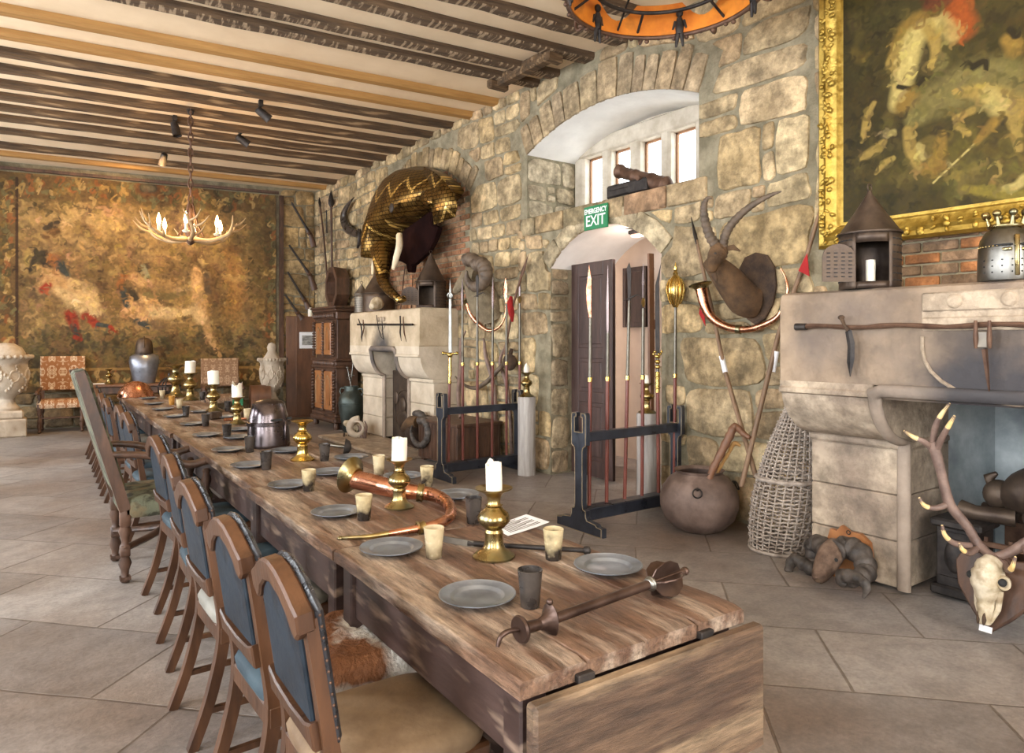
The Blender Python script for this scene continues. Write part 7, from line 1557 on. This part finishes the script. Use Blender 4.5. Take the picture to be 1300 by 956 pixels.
# ---- plank door panel with a small framed picture, a candle stub above
a = atw(363, .10); b = atw(402.5, .10); c = (a+b)/2; w = (b-a).length
t = thing('wooden_screen_panel', 'plain brown wooden door panel standing against the far wall beside the tapestry', 'panel', (a.x, a.y, 0), FA); m = MB(); m.box((w*.17, 0, 1.0), (w*.34-.004, .045, 1.94), b=.006); m.box((w*.67, 0, 1.0), (w*.66-.004, .045, 1.94), b=.006); m.build('boards', MT['midoak'], t, 30)
m = MB(); m.box((w*.34, -.028, 1.0), (.03,.02,1.94), b=.004); m.box((w/2, 0, .015), (w, .10, .03)); m.build('batten', MT['midoak'], t, 30); m = MB(); m.box((.02,-.026,1.1), (.02,.02,.14)); m.build('handle', MT['iron'], t, 30)
P = thing('framed_print', 'small grey landscape print in a white mount hanging on the brown panel', 'picture', Vector((a.x, a.y, 0))+(b-a)*.68+Vector((0,-.035,1.50)), FA); m = MB(); m.box((0,0,0), (.32,.015,.32), b=.004); m.build('mount', MT['paper'], P); m = MB(); m.box((0,-.009,0), (.22,.004,.19)); q = mat('grey_print', (.10,.10,.10), (.42,.41,.38), rough=.6, scale=9, bump=0, stretch=(1,1,2.5)); m.build('print', q, P, 0)
p = (a+b)/2+(b-a)*.28; candle('short white candle stub on top of the brown wooden panel', (p.x, p.y, 1.971), .17, .045, 1.0, ragged=.004)
# ---- old long guns on the strip of wall right of the tapestry
for i, (q, lab) in enumerate((([(370,257),(394,298),(399,313)], 'uppermost of the four long guns slanting on the wall strip right of the tapestry'), ([(367,311),(394,350),(400,368)], 'second from the top of the slanting long guns right of the tapestry'), ([(365,345),(388,383),(392,392)], 'third slanting long gun right of the tapestry, ending above the brown panel'), ([(362,374),(379,399),(384,405)], 'lowest slanting long gun right of the tapestry'))):
    P = []
    for px, py in q:
        d = ray(px, py); tt = (13.5+4.85*.155-.10)/(d.y+.155*d.x); P.append(Vector((d.x*tt, d.y*tt, EYE+d.z*tt)))
    t = thing('long_gun', lab, 'gun', P[0]); T = Matrix.Translation(-P[0]); m = MB(T); m.tube([P[0], P[1]], [.018,.026], 8); m.build('barrel', MT['iron'], t, 60)
    m = MB(T); m.tube([P[1].lerp(P[0], .25), P[1], P[1].lerp(P[2], .4), P[2]], [.03,.045,.05,.07], 8, asp=.6); m.build('stock', MT['darkoak'], t, 50); m = MB(T); m.ell(P[1]+Vector((-.03,-.03,.02)), (.05,.03,.03)); m.build('lock', MT['rust'], t, 60)
# ---- stone urns
def urn(label, c, s, lid, wd):
    t = thing('stone_urn', label, 'urn', c); t.scale = (wd, wd, 1); m = MB(); m.box((0,0,.11*s), (.52*s,.52*s,.22*s), b=.02); m.box((0,0,.27*s), (.44*s,.44*s,.10*s), b=.03); m.build('plinth', MT['carved'], t, 30)
    m = MB(); m.lathe([(.001,.32*s),(.17*s,.32*s),(.175*s,.35*s),(.12*s,.40*s),(.10*s,.46*s),(.13*s,.50*s),(.22*s,.55*s),(.275*s,.64*s),(.29*s,.75*s),(.275*s,.88*s),(.285*s,.93*s),(.33*s,.965*s),(.34*s,.99*s),(.33*s,1.01*s),(.29*s,1.0*s),(.001,.98*s)], 40); m.build('bowl', MT['carved'], t, 50)
    m = MB()
    for k in range(8):
        a0 = 2*PI*k/8
        for i in range(11):
            q = i/10; a = a0+.30*math.sin(q*5.5); r = (.24+.055*math.sin(q*PI*.9))*s; m.ell((r*math.cos(a), r*math.sin(a), (.57+.33*q)*s), (.020*s,.026*s,.024*s), 8, 5)
        m.ring((.285*s*math.cos(a0+.39), .285*s*math.sin(a0+.39), .75*s), .065*s, .014*s, 16, 6, Matrix.Rotation(a0+.39, 4, 'Z') @ Matrix.Rotation(PI/2, 4, 'Y'))
    q = m.build('carved_relief', MT['carved'], t, 60); m = MB()
    for k in range(26): a = 2*PI*k/26; m.ell((.328*s*math.cos(a), .328*s*math.sin(a), .985*s), (.035*s,.035*s,.028*s), 8, 5)
    m.build('rim_moulding', MT['carved'], t, 60); m = MB()
    if lid: m.lathe([(.24*s,1.0*s),(.25*s,1.03*s),(.20*s,1.10*s),(.10*s,1.15*s),(.001,1.16*s)], 30)
    else: m.lathe([(.22*s,1.0*s),(.16*s,1.05*s),(.10*s,1.12*s),(.12*s,1.18*s),(.08*s,1.24*s),(.001,1.26*s)], 30)
    m.build('lid', MT['carved'], t, 60); return t
urn('carved stone urn on a plinth at the left edge of the photo, before the tapestry', atw(8, .85), 1.26, True, .80)
urn('carved stone urn on a plinth right of the tapestry beside the brown panel', atw(345, .62), 1.16, False, .62)
# ---- side table with armour and a candlestick
c = atw(150, .55); t = thing('side_table', 'dark carved side table standing behind the far end of the long table', 'table', c, FA); m = MB(); m.box((.2,0,.74), (1.25,.5,.04), b=.008); m.build('tabletop', MT['midoak'], t); m = MB(); m.box((.2,0,.66), (1.15,.42,.12), b=.01); m.build('apron', MT['darkoak'], t)
for x in (-.35, .75):
    for y in (-.18,.18): m = MB(); turned(m, x, y, 0, .62, .035, 2); m.build('leg', MT['darkoak'], t, 50)
TT = .761
p = atw(138, .55, TT); candlestick('small brass candlestick standing on the dark side table', p, .25)
p = atw(183, .55, TT); t = thing('breastplate_and_helmet', 'blue-grey breastplate with a dark helmet on top, standing on the side table', 'armour', p, FA); m = MB()
m.loft([[(w*math.cos(a), d*math.sin(a)-.02*(math.sin(a) < 0), z) for a in [2*PI*i/28 for i in range(28)]] for z, w, d in ((0,.17,.13),(.06,.175,.14),(.25,.215,.17),(.38,.235,.16),(.46,.22,.13),(.50,.15,.10),(.53,.09,.08))]); m.build('breastplate', MT['armour2'], t, 60)
m = MB(); m.lathe([(.13,.50),(.14,.52),(.135,.58),(.13,.66),(.115,.73),(.075,.775),(.001,.79)], 28, sy=1.1); m.tube([(0,-.15,.62),(0,-.16,.72),(0,-.06,.80),(0,.08,.80),(0,.15,.70)], .012, 8); m.build('helmet', MT['darktin'], t, 60)
p = atw(127, .52, TT); o = MB().box((0,0,.006), (.26,.18,.012), b=.003).build('papers', MT['paper']); o.location = p; tag(o, 'thin stack of papers on the dark side table', 'papers')
# ---- brown leather trunk and small green sign
p = atw(330, .70); t = thing('domed_trunk', 'brown domed trunk on the floor between the faded armchair and the right urn', 'trunk', p, FA); m = MB(); m.box((0,0,.24), (.34,.4,.46), b=.02); m.build('body', MT['midoak'], t, 30); m = MB(); m.tube([(-.172,0,.48),(.172,0,.48)], .2, 24, phase=0, asp=1.0); m.build('lid', MT['midoak'], t, 50)
p = Vector((2.94, 11.7, 0)); d = ray(302, 509); tt = 12.55/d.y; q = d*tt
t = thing('green_floor_sign', 'small green sign on a thin stand beyond the far candles', 'sign', (q.x, q.y, 0), FA); m = MB(); m.box((0,0,EYE+q.z), (.17,.012,.17), b=.003); m.build('panel', MT['green_sign'], t); m = MB(); m.tube([(0,.012,.01),(0,.012,EYE+q.z)], .01, 8); m.lathe([(.10,0),(.09,.015),(.001,.02)], 20); m.build('stand', MT['iron'], t, 50)

# ================================================================ overhead
flame = bpy.data.materials.new('lit_flame_bulb'); flame.use_nodes = True; b_ = flame.node_tree.nodes['Principled BSDF']; b_.inputs['Base Color'].default_value = (1,.7,.35,1); b_.inputs['Emission Color'].default_value = (1,.62,.25,1); b_.inputs['Emission Strength'].default_value = 22
MT['antlerwarm'] = mat('amber_antler', (.34,.21,.10), (.60,.42,.22), rough=.5, scale=7, bump=.3)
c = Vector((1.79, 9.45, 2.80)); t = thing('antler_chandelier', 'antler chandelier with lit flame bulbs hanging on a chain before the tapestry', 'chandelier', c); m = MB()
m.lathe([(.001,-.10),(.03,-.09),(.06,-.05),(.05,0),(.07,.05),(.03,.12),(.02,.30),(.03,.34),(.012,.40),(.001,.42)], 16); m.build('hub', MT['rust'], t, 60)
for k in range(4):
    a = PI/4+k*PI/2; m = MB(); e = Vector((math.cos(a), math.sin(a), 0)); m.tube([e*.03+Vector((0,0,.42)), e*.10+Vector((0,0,.15)), e*.18+Vector((0,0,.0))], .012, 6); m.build('stay', MT['rust'], t, 60)
r2 = random.Random(3)
for k in range(6):
    a = k*PI/3+.2; e = Vector((math.cos(a), math.sin(a), 0)); f = Vector((-e.y, e.x, 0)); m = MB()
    sp = spline([e*.05+Vector((0,0,-.03)), e*.25+f*.04+Vector((0,0,-.05)), e*.45+f*.09+Vector((0,0,.02)), e*.55+f*.06+Vector((0,0,.12)), e*.60+Vector((0,0,.25))], 5); m.tube(sp, lerp_list([.03,.028,.024,.018,.004], len(sp)), 8)
    for q, ln in ((7,.16),(12,.20),(15,.14)):
        b0 = sp[q]; m.tube(spline([b0, b0+f*ln*.6+e*.05+Vector((0,0,.04)), b0+f*ln+e*.10+Vector((0,0,.13))], 4), lerp_list([.016,.012,.003], 9), 7)
    m.build('antler', MT['antlerwarm'], t, 60)
    bp_ = e*.38+Vector((0,0,.0)); m = MB(); m.lathe([(.001,0),(.03,.0),(.045,.02),(.035,.03),(.018,.03),(.018,.11),(.001,.11)], 12, bp_); cup = m.build('candle_tube', MT['wax'], t, 50)
    m = MB(); m.lathe([(.001,.11),(.018,.12),(.028,.155),(.020,.20),(.006,.25),(.001,.26)], 10, bp_); m.build('flame_bulb', flame, cup, 60)
m = MB(); zt_ = 4.40-c.z; z = .42; i = 0
while z < zt_-.02:
    M = Matrix.Translation((0,0,z+.055)) @ Matrix.Rotation(PI/2*(i % 2), 4, 'Z') @ Matrix.Rotation(PI/2, 4, 'X'); m.tube([M @ Vector((.026*math.cos(q), .062*math.sin(q), 0)) for q in [2*PI*j/14 for j in range(14)]], .009, 6, closed=True); z += .098; i += 1
q = m.build('chain', MT['rust'], t, 60); m = MB(); m.lathe([(.05,zt_-.01),(.05,zt_),(.001,zt_)], 12); m.ring((0,0,zt_-.03), .03, .008, 14, 6, Matrix.Rotation(PI/2, 4, 'X')); m.build('ceiling_hook', MT['iron'], t, 60)
CHC = c
# ---- painted ring chandelier close above
c = Vector((3.46, 3.12, 3.77)); t = thing('painted_ring_chandelier', 'orange painted ring chandelier with small iron figures, cut by the top of the photo', 'chandelier', c); m = MB(); n = 96; R0 = .63; vs = []; fs = []
for i in range(n):
    a = 2*PI*i/n; ph = (i % 16)/16; top = .23-.13*max(0, math.sin(2*PI*ph))
    for r_, z_ in ((R0, 0), (R0+.015, top), (R0+.002, top), (R0-.013, 0)): vs.append((r_*math.cos(a), r_*math.sin(a), z_))
for i in range(n):
    for k in range(4): j = (i+1) % n; fs.append((i*4+k, j*4+k, j*4+(k+1) % 4, i*4+(k+1) % 4))
m.add(vs, fs); m.build('painted_band', mat('orange_paint', (.50,.13,.008), (.72,.24,.02), rough=.6, scale=5, bump=.2, c3=(.22,.07,.01), c3scale=4, c3amt=(.55,.75)), t, 60)
m = MB(); m.ring((0,0,-.01), R0+.005, .016, 96, 8)
for k in range(40): a = 2*PI*k/40+.05*math.sin(k*3.1); m.ell(((R0+.012)*math.cos(a), (R0+.012)*math.sin(a), -.022-.012*math.sin(k*2.3)), (.018,.018,.016), 8, 5)
m.build('iron_rim', MT['rust'], t, 60); m = MB(); m.ring((0,0,.10), R0-.16, .014, 64, 8)
for k in range(6): a = PI*k/3; m.tube([((R0-.16)*math.cos(a), (R0-.16)*math.sin(a), .10), (R0*math.cos(a), R0*math.sin(a), .02)], .010, 6)
m.build('inner_hoop', MT['iron'], t, 60)
for k in range(6):
    a = PI*k/3+.55; e = Vector((math.cos(a), math.sin(a), 0)); g_ = Vector((-e.y, e.x, 0)); m = MB(); b0 = e*(R0-.01)
    for s in (-1, 1): m.tube([b0+g_*s*.012+Vector((0,0,.0)), b0+g_*s*.02+Vector((0,0,-.06)), b0+g_*s*.026+Vector((0,0,-.10))], [.018,.013,.008], 8); m.tube([b0+g_*s*.03+Vector((0,0,.09)), b0+g_*s*.05+Vector((0,0,.03))], [.012,.008], 8)
    m.tube([b0+Vector((0,0,-.01)), b0+Vector((0,0,.05)), b0+Vector((0,0,.11))], [.026,.034,.02], 10); m.ell(b0+Vector((0,0,.145)), (.026,.026,.03)); m.build('iron_figure', MT['iron'], t, 60)
for k in range(8):
    a = 2*PI*k/8+.2; e = Vector((math.cos(a), math.sin(a), 0)); m = MB(); m.tube(spline([e*R0, e*(R0+.08)+Vector((0,0,-.02)), e*(R0+.10)+Vector((0,0,.05)), e*(R0+.05)+Vector((0,0,.07))], 5), lerp_list([.014,.012,.010,.014], 16), 8); m.build('scroll', MT['rust'], t, 60)
for k in range(3):
    a = 2*PI*k/3+1.3; m = MB(); m.tube([(R0*math.cos(a), R0*math.sin(a), .02), (0,0,.6)], .008, 6); m.build('suspension_rod', MT['iron'], t, 60)
m = MB(); m.tube([(0,0,.58), (0,0,.692)], .012, 8); m.lathe([(.06,.685),(.06,.693),(.001,.694)], 14); m.build('hook', MT['iron'], t, 60)
# ---- ceiling spotlights
for i, (px, py, dr, lit, lab) in enumerate(((331,133,(.75,-.1,-.55),0,'black ceiling spotlight nearest the camera, tilted right, beyond the orange beams'), (222,152,(.2,-.2,-1),0,'black boxy ceiling spotlight just left of the chandelier chain top'), (305,168,(.8,-.1,-.5),0,'black ceiling spotlight right of the chandelier chain, farther one'), (208,192,(-.1,.6,-.7),1,'lit ceiling spotlight left of the chandelier chain, aimed at the tapestry'))):
    p = fl(px, py, 4.41); t = thing('ceiling_spotlight', lab, 'spotlight', p, 0, 'ceiling spotlights'); d = Vector(dr).normalized()
    m = MB(); m.box((0,0,.02), (.05,.05,.07)); m.tube([(0,0,-.01),(0,0,-.07)], .012, 8); m.build('bracket', MT['iron'], t)
    m = MB(); h0 = Vector((0,0,-.09)); m.lathe([(.03,-.06),(.045,-.05),(.05,.0),(.055,.12),(.06,.13),(.05,.13),(.045,.02),(.001,.01)], 18, M=frame(h0, d, (0,0,1) if abs(d.z) < .9 else (1,0,0))); m.build('lamp_head', MT['iron'], t, 50)
    m = MB(); m.lathe([(.001,.105),(.046,.105)], 18, M=frame(h0, d, (0,0,1) if abs(d.z) < .9 else (1,0,0)))
    mm_ = flame if lit else MT['steel']; m.build('lens', mm_, t, 0)
# ---- small lamp in the doorway vault and the dark hatch in the passage
p = Vector((5.30, 5.10, 2.615)); t = thing('vault_lamp', 'small pinkish lamp fixed in the doorway vault', 'lamp', p); m = MB(); m.box((0,0,.02), (.12,.26,.04), b=.01); m.build('housing', MT['iron'], t); m = MB(); m.box((0,0,-.015), (.09,.22,.03), b=.012); m.build('diffuser', mat('pink_diffuser', (.9,.55,.42), rough=.4, bump=0, emit=((1,.6,.45), 1.2)), t)
a = wl(793, 341, PX-.02); b = wl(822, 415, PX-.02); y0, y1 = min(a.y,b.y), max(a.y,b.y)
t = thing('dark_hatch', 'dark brown wooden hatch on the pale passage wall behind the doorway', 'hatch', (PX-.03, (y0+y1)/2, (a.z+b.z)/2)); m = MB(); m.box((0,0,0), (.04, y1-y0, a.z-b.z), b=.006); m.build('board', bpy.data.materials['dark_brown_door'], t); m = MB(); h_ = (a.z-b.z)/2; w_ = (y1-y0)/2
for q in (((0,w_-.03,0),(.06,.06,2*h_)), ((0,-w_+.03,0),(.06,.06,2*h_)), ((0,0,h_-.03),(.06,2*w_-.12,.06)), ((0,0,-h_+.03),(.06,2*w_-.12,.06))): m.box(*q, b=.005)
m.build('frame', bpy.data.materials['dark_brown_door'], t)
# ================================================================ daylight, lamps, added fill, camera
w = bpy.data.worlds.new('sky'); scn.world = w; w.use_nodes = True
bg = w.node_tree.nodes['Background']; bg.inputs[0].default_value = (.92,.96,1,1); bg.inputs[1].default_value = 10.0
def area(name, loc, rot, sx, sy, power, color):
    l = bpy.data.lights.new(name, 'AREA'); l.shape = 'RECTANGLE'; l.size = sx; l.size_y = sy; l.energy = power; l.color = color
    o = bpy.data.objects.new(name, l); COL.objects.link(o); o.location = loc; o.rotation_euler = rot; return o
for i, (a, b) in enumerate(LW):
    area('daylight_left_window', (LX-.45, (a+b)/2, 2.3), (0, math.radians(-90), 0), 2.5, b-a-.05, (220, 205, 205, 190, 120)[i], (.92,.96,1.0))
for (a, b) in BW:
    area('warm_back_fill', ((a+b)/2, BY-.3, 2.35), (math.radians(90), 0, 0), b-a, 2.8, 36*(b-a), (1,.80,.56))  # warm fill lamps added behind the camera

def spot(name, loc, target, power, color, size=60, rad=.06):
    l = bpy.data.lights.new(name, 'SPOT'); l.energy = power; l.color = color; l.spot_size = math.radians(size); l.spot_blend = .6; l.shadow_soft_size = rad
    o = bpy.data.objects.new(name, l); COL.objects.link(o); o.location = loc
    o.rotation_euler = (Vector(target)-Vector(loc)).to_track_quat('-Z', 'Y').to_euler(); return o
def point(name, loc, power, color, rad=.04):
    l = bpy.data.lights.new(name, 'POINT'); l.energy = power; l.color = color; l.shadow_soft_size = rad
    o = bpy.data.objects.new(name, l); COL.objects.link(o); o.location = loc; return o
point('chandelier_light', CHC+Vector((0,0,.15)), 60, (1,.62,.28), .25)
q = fl(208, 192, 4.30); spot('tapestry_spot', q+Vector((0,.1,-.05)), tpt(1.6, 2.6), 400, (1,.62,.26), 95)
spot('painting_spot', (2.2, .6, 4.3), (4.8, 1.6, 2.9), 240, (1,.74,.25), 42)
spot('elephant_spot', fl(331,133,4.25), (4.2, 9.2, 3.3), 130, (1,.72,.36), 45)
point('vault_lamp_light', (5.30, 5.10, 2.5), 14, (1,.80,.68), .08)
area('passage_fill', (PX-.3, P1-.1, 1.7), (math.radians(-90), 0, 0), .5, 2.0, 45, (1,.93,.88))  # added lamp out of sight, brightens the passage
cam = bpy.data.cameras.new('camera'); co = bpy.data.objects.new('camera', cam); COL.objects.link(co)
co.location = (0, 0, EYE); co.rotation_euler = (math.radians(90), 0, -TH); cam.sensor_width = 36; cam.lens = FPX/1300*36; cam.shift_y = -46/1300; cam.clip_start = .02
scn.camera = co
vs = scn.view_settings; vs.view_transform = 'Standard'; vs.look = 'None'; vs.gamma = 1; vs.use_curve_mapping = False; vs.exposure = 0.0
